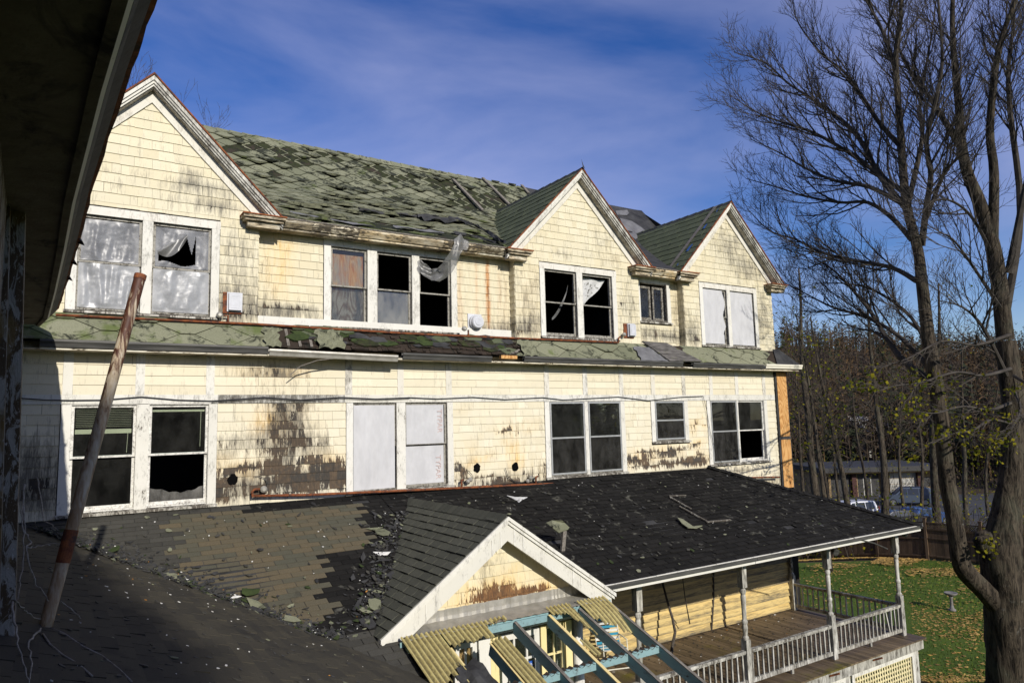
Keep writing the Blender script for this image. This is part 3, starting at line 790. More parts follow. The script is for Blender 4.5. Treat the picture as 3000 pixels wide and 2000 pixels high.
MB().box(UP2[0][0]+0.03, UP2[0][1]-0.03, YR+0.118, YR+0.130, UZ0, UZ0+0.655).build('plywood_panel', M['ply_old2'], w)
window(*UP2[1], UZ0, UZ1, YR, 'none', 'glass_grey', 'sash_wood'); window(*UP2[2], UZ0, UZ1, YR, 'none', 'none', 'sash_wood')
w3 = window(*UP3[0], UZ0, UZ1, Y0, 'none', 'none', 'sash_wood'); w4 = window(*UP3[1], UZ0, UZ1, Y0, 'none', 'none', 'sash_wood')
fl = MB(); vs = []
for i in range(15):                              # limp cloth hung across the top of the right pane
    for k in range(13):
        a = i/14; b = k/12
        bot = UZ1-0.06-(0.68*(1-a)**1.0+0.05)
        vs.append((UP3[1][0]+0.05+a*0.74, Y0+0.14+0.02*math.sin(9*a+4*b)+0.03*b, UZ1-0.06+(bot-UZ1+0.06)*b+0.02*math.sin(7*a)))
fl.add(vs, [(i*13+k, (i+1)*13+k, (i+1)*13+k+1, i*13+k+1) for i in range(14) for k in range(12)]).build('curtain', M['cloth'], w4, smooth=True)
fl = MB(); vs = []
for i in range(15):
    for k in range(6):
        a = i/14; b = k/5
        vs.append((UP3[0][1]-0.10-0.5*a*(0.55+0.45*math.sin(1.5*a)), Y0+0.16+0.05*math.sin(5*a), UZ1-0.25-0.78*a**0.7-b*(0.04+0.22*a*(1.05-a))))
fl.add(vs, [(i*6+k, (i+1)*6+k, (i+1)*6+k+1, i*6+k+1) for i in range(14) for k in range(5)]).build('curtain', M['plastic_t'], w3, smooth=True)
j = MB((.3, 0, .5, .6)); frame_box(j, 11.60, 12.52, 2.36, UZ1+0.02, YR-0.012, YR+0.13, 0.03)
w = j.build('window', M['sash_wood'], house)
M['stained'] = simple('stained_cardboard', (0.30, 0.19, 0.09), (0.45, 0.42, 0.38), (5, 5, 2.5), 0.9, c3=(0.12, 0.06, 0.03), t3=(0.58, 0.64), scale3=(4, 4, 4))
for a, b in ((11.63, 12.03), (12.09, 12.45)):
    s_ = MB((.25, 0, .5, .6)); frame_box(s_, a, b, 2.40, UZ1-0.06, YR+0.06, YR+0.095, 0.055); s_.build('sash', M['sash_wood'], w)
    pane(a+0.05, b-0.05, 2.44, UZ1-0.1, YR+0.075, 'glass', w); MB().box(a+0.03, b-0.02, YR+0.105, YR+0.112, 2.42, UZ1-0.08).build('cardboard', M['stained'], w)
for q, (a, b) in enumerate(UP4):
    w = window(a, b, UZ0, UZ1, Y0, 'none', 'none', 'sash_wood')
    th = (lambda x, y: x > 0.90-0.05*math.sin(13*y+1)-0.09*math.exp(-((y-0.22)/0.08)**2)) if q == 0 else (lambda x, y: x > 0.965)
    sheet(a+0.01, b-0.005, UZ0+0.02, UZ1-0.02, Y0+0.008, 0.011, rg, hole=th, crinkle=0.14, folds=1.6, nx=60).build('house_wrap_sheet', M['wrap'], w, smooth=True)

# gables
for n_, (xc, xa, xb) in enumerate(DORM):
    for sg in (-1, 1):
        xe = xc+sg*DW
        def strip(y0, y1, a0, a1, mat, name, col, end=DW, start=0.0):
            zz = lambda x, a: DAP-DS*abs(x-xc)-a
            e = xc+sg*end; s0 = xc+sg*start
            b = MB(col); b.ext_y([(s0, zz(s0, a0)), (e, zz(e, a0)), (e, zz(e, a1)), (s0, zz(s0, a1))], y0, y1); return b.build(name, M[mat], house)
        gv = 0.25 if (sg < 0) else 0.7
        strip(11.76, 17.2 if n_ else 16.8, 0.0, 0.03, 'felt', 'gable_roof_deck', (0, 0, .5, 0), end=DW+0.02)
        strip(11.745, 11.80, -0.012, 0.022, 'rust', 'drip_edge', (0, 0, .5, 0), end=DW+0.03)
        strip(11.765, 11.85, 0.031, 0.10, 'trim', 'rake_crown', (.02 if sg < 0 else .16, 0, .5, gv))
        strip(11.79, 11.87, 0.102, 0.15, 'trim', 'rake_crown', (.02 if sg < 0 else .2, 0, .5, gv))
        strip(11.815, 11.90, 0.152, 0.19, 'trim', 'rake_crown', (.06 if sg < 0 else .2, 0, .5, gv))
        strip(11.85, 12.0, 0.192, 0.21, 'trim', 'rake_soffit', (.05, .2, .5, .7), end=DW-0.1)
        strip(11.962, 12.0, 0.212, 0.40, 'trim', 'rake_frieze', (-.04 if sg < 0 else .05, 0.05, .6, .25), end=DW-0.22)
        # return at the foot of the rake
        if n_ == 0 and sg < 0: continue
        x0, x1 = (xe-0.03, xc+sg*(xb-xa)/2+0.30) if sg < 0 else (xc+sg*(xb-xa)/2-0.30, xe+0.03)
        b = MB((.16, .55, .5, .8))
        for zz0, zz1, yy, ins in ((3.50, 3.545, 11.72, 0), (3.455, 3.498, 11.76, .03), (3.36, 3.453, 11.82, .08)):
            b.box(x0+ins*(1 if sg > 0 or True else 0), x1-ins, yy, Y0, zz0, zz1)
        b.build('cornice_return', M['trim_x'], house)
        t = MB(); t.box(x0-0.015, x1+0.015, 11.70, Y0, 3.547, 3.563); t.build('return_flashing', M['rust_tin'], house)
# dormer roof coverings: big lapped shingles
def slope_map(xc, sg, y_front=11.76):
    c = 1/math.hypot(1, DS); 
    return lambda u, v, d: (xc+sg*(DW+0.02-v*c)+sg*d*DS*c, u, DAP-DS*(DW+0.02)+v*DS*c+d*c)
SL = (DW+0.02)*math.hypot(1, DS)
for n_, (xc, xa, xb) in enumerate(DORM):
    for sg in (-1, 1):
        if (n_ == 0): continue
        if sg > 0: continue
        ps = siding(11.77, 15.8, 0, SL, slope_map(xc, sg), lambda u, v, rd: (0.1, 0, rd, 0), course=0.26, even=0.40, d0=0.016, d1=0.004, gap=0.016, jit=0.012, planes=[(0.62, -1, 0.62*12.3-0.0)], rng=random.Random(60+n_))
        emit(ps, house, 'dormer_shingle', M['green_dk'], 'dormer_shingle_rest', 150)
for n_, sg in ((0, 1), (1, 1), (2, 1)):
    xc = DORM[n_][0]
    ps = siding(11.77, 15.8, 0, SL, slope_map(xc, sg), lambda u, v, rd: (0.1, 0, rd, 0), course=0.3, even=0.6, d0=0.02, rng=random.Random(70+n_))
    emit(ps, house, 'dormer_shingle', M['green_dk'], 'dormer_shingle_rest', 0)
# dark torn underlay strips and blue flashing showing at the verges of the dormers
M['bluetarp'] = flat('blue_flashing', (0.03, 0.10, 0.30), 0.5)
for xc in (DORM[1][0], DORM[2][0]):
    b = MB()
    sm = slope_map(xc, -1)
    if xc > 12:
        b.add([sm(12.16, SL*0.99, .03), sm(12.30, SL*0.99, .03), sm(12.34, SL*0.03, .03), sm(12.22, SL*0.03, .03)], [(0, 1, 2, 3)]).build('verge_batten', M['grey_wood'], house)
        for v, w_, h_ in ((.10, .05, .12), (.30, .10, .30), (.37, .06, .10), (.62, .09, .22), (.86, .04, .2)):
            v *= SL; MB().add([sm(11.99, v, .032), sm(11.99+w_, v+.03, .03), sm(12.0+w_, v+h_*.8, .03), sm(12.02, v+h_, .034)], [(0, 1, 2, 3)]).build('tarp_scrap', M['bluetarp'], house)
    cap = MB()
    y = 11.74
    while y < 15.4:
        cap.add([(xc-0.10, y, DAP-0.085), (xc, y, DAP+0.03), (xc+0.10, y, DAP-0.085), (xc-0.10, y+0.33, DAP-0.098), (xc, y+0.33, DAP+0.015), (xc+0.10, y+0.33, DAP-0.098)], [(0, 1, 4, 3), (1, 2, 5, 4)]); y += 0.3
    cap.build('ridge_cap', M['felt'], house)
MB().add([(DORM[1][0]-0.03, 11.7, DAP), (DORM[1][0]-0.10, 11.66, DAP+0.17), (DORM[1][0]-0.0, 11.72, DAP+0.07), (DORM[1][0]+0.05, 11.72, DAP-0.02)], [(0, 1, 2, 3)]).build('torn_felt_tip', M['felt'], house)

# main roof: bell-cast profile
PROF = [(11.86, 3.60), (12.6, 3.93), (13.4, 4.35), (14.2, 4.78), (14.9, 5.20), (15.4, 5.63), (15.9, 6.17), (16.55, 6.88)]
ARC = [0.0]
for (a, b), (c, d) in zip(PROF, PROF[1:]): ARC.append(ARC[-1]+math.hypot(c-a, d-b))
def prof(v):
    for i in range(len(ARC)-1):
        if v <= ARC[i+1] or i == len(ARC)-2:
            k = (v-ARC[i])/(ARC[i+1]-ARC[i]); (a, b), (c, d) = PROF[i], PROF[i+1]
            L_ = math.hypot(c-a, d-b)
            return a+(c-a)*k, b+(d-b)*k, -(d-b)/L_, (c-a)/L_
def main_map(u, v, d):
    y, z, ny, nz = prof(max(0, v)); 
    sag = 0.03*math.sin(u*0.9+1)*math.sin(v*0.7)
    return (u, y+ny*d, z+nz*d+sag)
def hit_main(px, py):
    r = ray(px, py); best = None
    for i in range(400):
        v = ARC[-1]*i/399; y, z, _, _ = prof(v); p = r*(y/r.y)
        e = abs(p.z-z)
        if best is None or e < best[0]: best = (e, p.x, v)
    return best[1], best[2]
deck = MB(); vs = []; NU, NV = 60, 24
for i in range(NU+1):
    for k in range(NV+1): vs.append(main_map(-2+18.0*i/NU, ARC[-1]*k/NV, -0.005))
def in_dormer(x, y): return y < 12.16 and any(p_-0.02 < x < q_+0.02 for _, p_, q_ in DORM)
deck.add(vs, [q for q in [(i*(NV+1)+k, (i+1)*(NV+1)+k, (i+1)*(NV+1)+k+1, i*(NV+1)+k+1) for i in range(NU) for k in range(NV)] if not any(in_dormer(vs[j][0], vs[j][1]) for j in q)])
deck.build('roof_deck', M['roof_deck'], house, smooth=True)
MB().quad((-2, 16.55, 6.875), (16, 16.55, 6.875), (16, 21, 3.5), (-2, 21, 3.5)).build('rear_roof', M['green_dk'], house)
MB().add([(16.0, 12.2, 3.55), (16.0, 16.55, 6.85), (16.0, 21, 3.5)], [(0, 1, 2)]).build('end_gable', M['dark_in'], house)
# where shingles are lost: seen in the picture, carried onto the roof plane
LOSS = []
for px, py, ru, rv in [(800, 440, .20, .12), (840, 465, .5, .16), (770, 425, .3, .10), (850, 440, .2, .1), (720, 432, .2, .12)]: LOSS.append((*hit_main(px, py), ru, rv, 1.0))
for px, py, ru, rv, pr in [(960, 470, .3, .2, .7), (1010, 480, .4, .15, .6), (1100, 500, .5, .2, .75), (1170, 520, .6, .3, .75), (1230, 530, .5, .3, .6), (1120, 530, .4, .2, .45), (1000, 520, .6, .15, .35), (950, 545, .5, .15, .4), (1100, 570, .6, .15, .6), (1180, 590, .4, .12, .7), (850, 520, .4, .12, .3),
                           (1330, 560, .4, .4, .9), (1380, 580, .6, .4, .97), (1440, 590, .5, .4, .95), (1480, 560, .6, .3, .6), (1350, 600, .5, .3, .85), (1290, 540, .35, .25, .75), (1270, 600, .3, .15, .4)]:
    LOSS.append((*hit_main(px, py), ru, rv, pr))
LOSTC = []
def lost(u, v, rng):
    r_ = lost_(u, v, rng)
    if r_ and u < 11.2: LOSTC.append((u, v))
    return r_
def lost_(u, v, rng):
    if u > 11.2 or in_dormer(u, prof(max(0, v-.1))[0]): return True
    pr = 0.02
    for a, b, ru, rv, q in LOSS:
        if ((u-a)/ru)**2+((v-b)/rv)**2 < 1: pr = max(pr, q)
    if v < 1.0: pr = max(pr, 0.45*(1-v) + (0.35 if 4.2 < u < 8 else 0.0))
    if 1.7 < v < 2.0 and 3 < u < 5.5: pr = max(pr, .25)
    return rng.random() < pr
def mcol(u, v, rd):
    w = 0.0
    for a, b, ru, rv, q in LOSS:
        k = ((u-a)/(ru*1.8))**2+((v-b)/(rv*1.8))**2
        if k < 1: w = max(w, 0.28*q)
    if v < 0.9: w += 0.2
    return (w + (0.22 if rd > 0.80 else 0), max(0, 0.5-v*.4), (rd*5.3) % 1, 0)
hx = hexes(-1.5, 11.4, 0.0, ARC[-1]-0.02, main_map, 0.47, 0.325, mcol, skip=lost, rng=random.Random(9), curl=0.034, a=0.10, inset=0.955, d0=0.018,
           lift=lambda u, v, r: (0.05*r.random() if (1.6 < v < 2.6 and 2 < u < 6 and r.random() < .3) else 0))
emit(hx, house, 'roof_shingle', M['green'], 'roof_shingle_rest', 300)
rem = MB(); rr_ = random.Random(19)
for u, v in LOSTC:
    if not (1.5 < u < 11.1) or v < 0.9 or v > ARC[-1]-.24: continue
    P6 = [(u+x*.47*1.04, v+y*.325*1.04) for x, y in ((-0.5, 0), (-.1, -0.5), (.1, -0.5), (0.5, 0), (.1, 0.5), (-.1, 0.5))]
    for i in (3, 5, 0, 2):
        if rr_.random() < .38: continue
        p_, q_ = P6[i], P6[(i+1) % 6]; w1 = rr_.uniform(.05, .12); n_ = 5; vs = []
        for k in range(n_+1):
            f_ = k/n_; x_, y_ = p_[0]+(q_[0]-p_[0])*f_, p_[1]+(q_[1]-p_[1])*f_; ww = w1*rr_.uniform(.3, 1.1)
            vs += [main_map(x_, y_, .012), main_map(x_+(u-x_)*ww/.3, y_+(v-y_)*ww/.3, .008)]
        rem.add(vs, [(2*k, 2*k+2, 2*k+3, 2*k+1) for k in range(n_)], [(.0, 0, rr_.random(), 0)]*len(vs))
rem.build('shingle_remnants', M['green'], house, kind='stuff')
u = 2.0
while u < 11.2:
    MB((0.05, 0, random.random(), 0)).add([(u, 16.40, 6.745), (u+0.30, 16.40, 6.745), (u+0.30, 16.55, 6.905), (u, 16.55, 6.925), (u+0.30, 16.72, 6.75), (u, 16.72, 6.77)], [(0, 1, 2, 3), (3, 2, 4, 5)]).build('ridge_shingle', M['green'], house); u += 0.285
tar = MB(); vs = []                                # black roll roofing patch at the far end
for i in range(13):
    for k in range(9): vs.append(main_map(11.25+4.78*i/12, ARC[-1]*k/8, 0.012+0.006*math.sin(i*2+k)))
tar.add(vs, [(i*9+k, (i+1)*9+k, (i+1)*9+k+1, i*9+k+1) for i in range(12) for k in range(8) if k > 0 or 11.4 < vs[i*9][0] < 12.6]).build('tar_paper_patch', M['felt'], house)
M['grey_felt'] = simple('grey_faded_felt', (0.10, 0.10, 0.105), (0.16, 0.16, 0.165), (4, 4, 4), 0.7)
def patch(pts, mat, name, d=0.03, wob=0.01):
    hp = [hit_main(*p) for p in pts]
    top = [main_map(u, v, d+wob*math.sin(i*2.3)) for i, (u, v) in enumerate(hp)]; bot = [main_map(u, v, d-0.012+wob*math.sin(i*2.3)) for i, (u, v) in enumerate(hp)]
    n = len(top)
    MB().add(top+bot, [tuple(range(n))]+[(i, i+n, (i+1) % n+n, (i+1) % n) for i in range(n)]).build(name, M[mat], house)
patch([(1815, 640), (1850, 650), (1880, 668), (1895, 685), (1860, 705), (1830, 680)], 'grey_felt', 'felt_patch', 0.03)
patch([(1802, 618), (1836, 616), (1842, 625), (1835, 632), (1806, 630)], 'grey_felt', 'felt_patch', 0.03)
def strip_felt(path, w0, mat, name, lift=0.05, seed=1):
    r = random.Random(seed); vs = []; m_ = len(path); n = 6
    hp = [hit_main(*p) for p in path]; P2 = []
    for i in range(m_*4-3):
        a = min(i//4, m_-2); k = i/4-a; P2.append((hp[a][0]+(hp[a+1][0]-hp[a][0])*k, hp[a][1]+(hp[a+1][1]-hp[a][1])*k))
    for i, (u, v) in enumerate(P2):
        w = w0*(0.6+0.8*r.random())
        for k in range(n+1):
            vs.append(main_map(u+0.03*r.uniform(-1, 1), max(0.01, v+(k/n-0.5)*w), 0.03+lift*abs(math.sin(k*1.1+i*0.7))*r.uniform(.4, 1)))
    MB().add(vs, [(i*(n+1)+k, (i+1)*(n+1)+k, (i+1)*(n+1)+k+1, i*(n+1)+k+1) for i in range(len(P2)-1) for k in range(n)]).build(name, M[mat], house)
strip_felt([(1225, 645), (1290, 655), (1345, 655), (1390, 672), (1440, 700), (1470, 720)], 0.42, 'felt', 'torn_felt', .10, 2)
strip_felt([(1050, 617), (1110, 630), (1190, 638), (1280, 645)], 0.16, 'felt', 'torn_felt', .07, 3)
strip_felt([(1330, 690), (1390, 700), (1450, 722)], 0.3, 'felt', 'torn_felt', .06, 4)
strip_felt([(850, 625), (920, 640), (1000, 655), (1090, 668)], 0.18, 'grey_felt', 'torn_felt', .03, 5)
strip_felt([(1150, 668), (1230, 680), (1300, 690)], 0.2, 'grey_felt', 'torn_felt', .04, 6)
for a, b, d_ in (((1325, 530), (1412, 622), .03), ((1412, 517), (1490, 604), .03), ((1526, 548), (1546, 572), .03)):
    (u0, v0), (u1, v1) = hit_main(*a), hit_main(*b)
    st = MB(); st.beam(main_map(u0, v0, .06), main_map(u1, v1, .06), 0.085, 0.035, up=(0, -.6, .8)); st.build('loose_batten', M['grey_wood'], house)

# cornice under the main eave, between the gables
for x0, x1 in ((2.80, 7.91), (11.42, 12.88)):
    n = 6 if x1-x0 > 3 else 2
    for k in range(n):
        a = x0+(x1-x0)*k/n; e = x0+(x1-x0)*(k+1)/n-0.003
        c = MB((random.uniform(.1, .35), random.uniform(.2, .9), random.random(), random.uniform(.4, .9)))
        c.ext_x([(11.83, 3.565), (11.83, 3.525), (11.90, 3.44), (11.93, 3.44), (11.93, 3.40), (12.19, 3.40), (12.19, 3.60), (11.9, 3.59)], a, e); c.build('eave_cornice', M['trim_x'], house)
    MB().box(x0, x1, 11.815, 11.86, 3.566, 3.59).build('drip_edge', M['grey_wood'], house)

# pent roof between the storeys
PZ0, PZ1, PY0, PY1 = 1.345, 1.765, 11.69, 11.985
PL = math.hypot(PZ1-PZ0, PY1-PY0); pc, psn = (PY1-PY0)/PL, (PZ1-PZ0)/PL
def pent_map(u, v, d): return (u, PY0+v*pc-d*psn, PZ0+v*psn+d*pc)
dk = MB(); dk.add([pent_map(-0.44, 0, -0.004), pent_map(16.9, 0, -0.004), pent_map(16.62, PL, -0.004), pent_map(-0.44, PL, -0.004)], [(0, 1, 2, 3)]); dk.build('pent_roof_deck', M['oldwood'], house)
DMG0, DMG1 = on_y(800, 990, 11.85).x, on_y(1515, 1010, 11.85).x
def pent_skip(u, v, r): return (DMG0 < u < DMG1) or (on_y(1900, 1000, 11.85).x < u < on_y(2010, 1030, 11.85).x-0.2) or u > 15.9
hx = hexes(-0.44, 16.0, 0.0, PL, pent_map, 0.86, 0.40, lambda u, v, rd: (0.02, 0.25*((u < 3) and 1 or 0), rd, 0), skip=pent_skip, rng=random.Random(12), a=0.12, curl=0.012, inset=0.985, d0=0.016)
emit(hx, house, 'pent_shingle', M['green'], 'pent_shingle_rest', 300)
ows = siding(DMG0-0.1, DMG1+0.1, 0, PL, pent_map, lambda u, v, rd: (0.1, 0, rd, 0), course=0.10, wmin=.05, wmax=.14, d0=0.014, gap=0.008, jit=0.012, curl=0.04, rng=random.Random(14),
             skip=lambda u, v: (u < DMG0+0.42 and v > 0.1) or random.random() < 0.10)
emit(ows, house, 'wood_shingle', M['oldwood'], 'wood_shingle_rest', 150)
rr = random.Random(15)
M['moss'] = simple('moss', (0.040, 0.058, 0.016), (0.020, 0.030, 0.010), (8, 8, 8), 1.0, bump=0.6)
for k in range(62):                                 # torn remnants of green covering and moss
    u = rr.uniform(DMG0+0.3, DMG1-0.15); v = rr.uniform(0.12, PL*0.9); s_ = rr.uniform(.08, .26)
    n = rr.randint(5, 8); a0 = rr.uniform(0, 6)
    pts = [(u+s_*1.3*math.cos(a0+6.283*i/n)*rr.uniform(.5, 1), min(PL, max(0.0, v+s_*.55*math.sin(a0+6.283*i/n)*rr.uniform(.5, 1)))) for i in range(n)]
    vs, fs, cs, c, ar = piece(pts, v-s_, v+s_, pent_map, 0.034+rr.uniform(0, .02), 0.02, (0.2, .2, rr.random(), 0))
    MB().add(vs, fs, cs).build('roofing_remnant', M[rr.choice(['moss', 'moss', 'green_dk', 'felt', 'felt', 'green_dk', 'moss', 'roof_deck'])], house)
for px0, px1, mt, lf in ((925, 1000, 'green', .08), (1520, 1565, 'green', .06), (1862, 1945, 'grey_felt', .03), (2005, 2075, 'green', .04), (770, 815, 'green', .05)):
    u0, u1 = on_y(px0, 1005, 11.8).x, on_y(px1, 1005, 11.8).x
    vs = []
    for i in range(7):
        for k in range(7):
            vs.append(pent_map(u0+(u1-u0)*i/6+0.03*math.sin(k*2.1), -0.03+(PL*0.8)*k/6, 0.03+lf*abs(math.sin(i*1.1+k*.6))))
    MB((.05, 0, .3, 0)).add(vs, [(i*7+k, (i+1)*7+k, (i+1)*7+k+1, i*7+k+1) for i in range(6) for k in range(6)]).build('curled_roofing', M[mt], house)
# exposed rafters and broken boards in the gap
for px in (838, 872, 905):
    u = on_y(px, 985, 11.85).x; MB().beam((u, 11.70, 1.36), (u+.02, 11.99, 1.70), 0.045, 0.07).build('rafter_end', M['grey_wood'], house)
MB().box(DMG0-.05, DMG0+.6, 11.90, 11.93, 1.50, 1.56).build('broken_board', M['grey_wood'], house)
MB((.4, .2, .5, .5)).box(on_y(1465, 1030, 11.7).x, on_y(1512, 1030, 11.7).x, 11.66, 11.74, 1.285, 1.35).build('splintered_fascia', M['ply'], house)
for k in range(5):
    u = on_y(1468+k*9, 1010, 11.75).x; MB().beam((u, 11.70, 1.36+.015*k), (u+0.16, 11.76, 1.40+.02*k), 0.05, 0.014, up=(0, -.8, .6)).build('splinter', M['grey_wood'], house)
# gutter, fascia and soffit
def gut(x0, x1, dz0=0.0, dz1=0.0, mat='gutter', name='gutter'):
    g = MB(); prf = [(11.62, 1.345), (11.615, 1.315), (11.635, 1.28), (11.645, 1.235), (11.71, 1.235), (11.71, 1.345), (11.70, 1.345), (11.70, 1.25), (11.655, 1.25), (11.645, 1.29), (11.63, 1.32), (11.632, 1.345)]
    n = len(prf); g.add([(x0, y, z+dz0) for y, z in prf]+[(x1, y, z+dz1) for y, z in prf], [(i, i+n, (i+1) % n+n, (i+1) % n) for i in range(n)]+[tuple(range(n)), tuple(range(2*n-1, n-1, -1))])
    return g.build(name, M[mat], house)
gx = on_y(785, 1030, 11.65).x
gut(-0.2, gx); gut(on_y(1535, 1050, 11.65).x, on_y(2010, 1060, 11.65).x-.12); gut(on_y(2030, 1065, 11.65).x, 15.3, -0.01, -0.0)
gut(gx+0.02, on_y(1165, 1040, 11.65).x, -0.03, -0.07, 'zinc', 'hanging_gutter')
gut(on_y(1180, 1040, 11.65).x, on_y(1440, 1050, 11.65).x, -0.02, -0.03)
gut(15.4, 16.92, 0.02, 0.03, 'trim_x', 'eave_moulding')
for a, b in zip([-0.2, gx, 5.9, 8.6, 10.9, 12.9, 15.35], [gx-.01, 5.88, 8.58, 10.88, 12.88, 15.33, 16.8]):
    s_ = MB((random.uniform(.1, .3), .2, random.random(), .5)); s_.box(a, b, 11.672, 11.70, 1.203, 1.231); s_.build('fascia_strip', M['trim_x'], house)
s_ = MB((.2, .3, .5, .6)); s_.box(-0.44, 16.8, 11.70, 11.985, 1.205, 1.225); s_.build('soffit', M['trim_x'], house)
spl = MB(); pts = [on_y(850, 1098, 11.75), on_y(880, 1072, 11.7), on_y(930, 1055, 11.66), on_y(1000, 1047, 11.66)]
for a, b in zip(pts, pts[1:]): spl.beam(a, b, 0.03, 0.012)
spl.build('broken_fascia', M['grey_wood'], house)
# hip end of the pent roof, in black felt
hp_ = MB(); hp_.add([pent_map(15.9, -0.02, .03), pent_map(16.95, -0.02, .03), pent_map(16.45, PL+.04, .03), pent_map(16.2, PL+.04, .03), (16.66, 12.3, 1.80), (16.97, 12.4, 1.36)], [(0, 1, 2, 3), (1, 5, 4, 2)]); hp_.build('pent_hip', M['felt'], house)
lb = MB((.1, 0, .3, 0))                              # slipped board lying on the pent roof
c0, c1, c2, c3 = [pent_map(on_y(px, py, 11.8).x, v, .05) for px, py, v in ((1893, 988, PL*1.05), (1965, 990, PL*1.0), (2040, 1062, -0.02), (1945, 1055, -0.05))]
M['board_dk'] = simple('slipped_board', (0.045, 0.042, 0.038), (0.14, 0.13, 0.12), (4, 22, 22), 0.9, bump=0.6, c3=(0.10, 0.11, 0.02), t3=(0.6, 0.68), scale3=(3, 3, 3))
vs = [Vector(c) for c in (c0, c1, c2, c3)]; up_ = Vector((0, -psn, pc))*0.03
lb.add(vs+[v+up_ for v in vs], [(0, 1, 2, 3), (7, 6, 5, 4), (0, 4, 5, 1), (1, 5, 6, 2), (2, 6, 7, 3), (3, 7, 4, 0)])
tag(lb.build('slipped_roof_board', M['board_dk']), 'dark weathered board slipped down over the narrow green pent roof', 'board')

# plywood closing the corner
pz = [1.19, 0.63, -0.62, -0.66, -2.0]
for k, (a, b) in enumerate(((1.18, -0.52), (-0.60, -1.86))):
    MB().box(16.20, 16.60, 11.93, 11.95, b, a).build('plywood_sheet', M['ply'], house)
fr = MB(); fr.box(16.14, 16.195, 11.94, 12.01, -1.9, 1.19); fr.box(16.605, 16.64, 11.94, 12.01, -1.9, 1.19); fr.box(16.196, 16.604, 11.94, 11.99, -0.597, -0.523); fr.build('plywood_frame', M['felt'], house)

# wall fittings
def wall_box(px0, py0, px1, py1, depth, back, y=Y0):
    a = on_y(px0, py0, y); b = on_y(px1, py1, y); x0, x1, z0, z1 = min(a.x, b.x), max(a.x, b.x), min(a.z, b.z), max(a.z, b.z)
    bk = MB(); bk.box(x0-back, x1, y-0.03, y+.0, z0-0.05, z1+0.03); p = bk.build('heater_vent', M['rust'], house)
    f_ = MB(); f_.box(x0+.02, x1-.01, y-depth, y-depth+.05, z0, z1); f_.build('vent_cover', M['box_white'], p)
    g = MB(); frame_box(g, x0, x1+.01, z0-.02, z1+.03, y-depth+.052, y-.032, 0.018); g.build('vent_flange', M['box_white'], p)
    g = MB(); frame_box(g, x0+.05, x1-.04, z0+.03, z1-.03, y-depth-.004, y-depth-.0005, 0.008); g.build('cover_rib', M['box_white'], p)
wall_box(664, 862, 706, 912, 0.10, 0.06); wall_box(1833, 952, 1855, 985, 0.12, 0.09)
p0 = on_y(1390, 945, YR)
b = MB(); b.box(p0.x-.17, p0.x+.15, YR-.03, YR, p0.z-.16, p0.z+.17); rv = b.build('round_vent', M['box_white'], house)
def disc_y(c, prof_, n=20):                           # turned about the y axis: (radius, y)
    m_ = MB(); vs = []; 
    for r_, y in prof_:
        for k in range(n): vs.append((c.x+r_*math.cos(6.2832*k/n), y, c.z+r_*math.sin(6.2832*k/n)))
    fs = [(i*n+k, i*n+(k+1) % n, (i+1)*n+(k+1) % n, (i+1)*n+k) for i in range(len(prof_)-1) for k in range(n)]+[tuple(range((len(prof_)-1)*n, len(prof_)*n))]
    return m_.add(vs, fs)
disc_y(p0, [(.15, YR-.03), (.15, YR-.09), (.135, YR-.10), (.135, YR-.15), (.12, YR-.17), (.08, YR-.17), (.075, YR-.178), (.0, YR-.178)]).build('vent_cap', M['box_white'], rv)
for px, py in ((681, 1404), (1396, 1370), (1508, 1366)):
    c = on_y(px, py, Y0); r_ = random.Random(px)
    n = 16; vs = [(c.x+.075*r_.uniform(.85, 1.15)*math.cos(6.283*k/n), Y0-0.024, c.z+.085*r_.uniform(.85, 1.15)*math.sin(6.283*k/n)) for k in range(n)]
    vs += [(x, Y0-.012, z) for x, y, z in vs]
    MB().add(vs, [tuple(range(n))]+[(i, i+n, (i+1) % n+n, (i+1) % n) for i in range(n)]).build('vent_hole_disc', M['black'], house)  # flat black disc on the wall, painting in the dark inside a hole
def pipe(pts, r, name='gas_pipe', mat='rust', n=8): return MB().tube(pts, r, n).build(name, M[mat], house, smooth=True)
pipe([on_y(163, 922, 11.90), on_y(746, 949, 11.90), on_y(1200, 977, 11.90), on_y(1500, 990, 11.9), on_y(1812, 1003, 11.9)], 0.020)
pipe([on_y(1372, 985, 11.9), on_y(1372, 966, 11.9)], .018); pipe([on_y(668, 948, 11.9), on_y(668, 924, 11.9), on_y(655, 924, 11.9)], .015)
pipe([on_y(1812, 1003, 11.9), on_y(1812, 990, 11.9), on_y(1818, 986, 11.93)], .018)
lp = [on_y(745, 1452, 11.88), on_y(900, 1449, 11.88), on_y(1200, 1435.6, 11.88), on_y(1500, 1421, 11.88), on_y(1800, 1409, 11.88), on_y(2040, 1401, 11.86), on_y(2284, 1397, 11.86)]
pipe(lp, 0.022); pipe([lp[0], on_y(740, 1455, 11.88), on_y(739, 1440, 11.88), on_y(745, 1433, 11.88), on_y(760, 1432, 11.9)], .02)
for px, py, hh in ((1352, 1430, 24), (1570, 1418, 22)): pipe([on_y(px, py, 11.88), on_y(px, py-hh, 11.88), on_y(px+5, py-hh-1, 11.90)], .02, 'pipe_riser')
def knob(px, py, r_, mat='zinc'): disc_y(on_y(px, py, 11.93), [(r_*.5, 11.97), (r_*.6, 11.92), (r_, 11.91), (r_, 11.88), (r_*.5, 11.86), (.0, 11.86)], 12).build('gas_regulator', M[mat], house)
for a in ((771, 1432, .055), (1375, 1404, .045), (1368, 1409, .04), (1552, 1399, .045), (1543, 1408, .04), (1358, 963, .05), (642, 923, .05), (1826, 980, .045)): knob(*a)
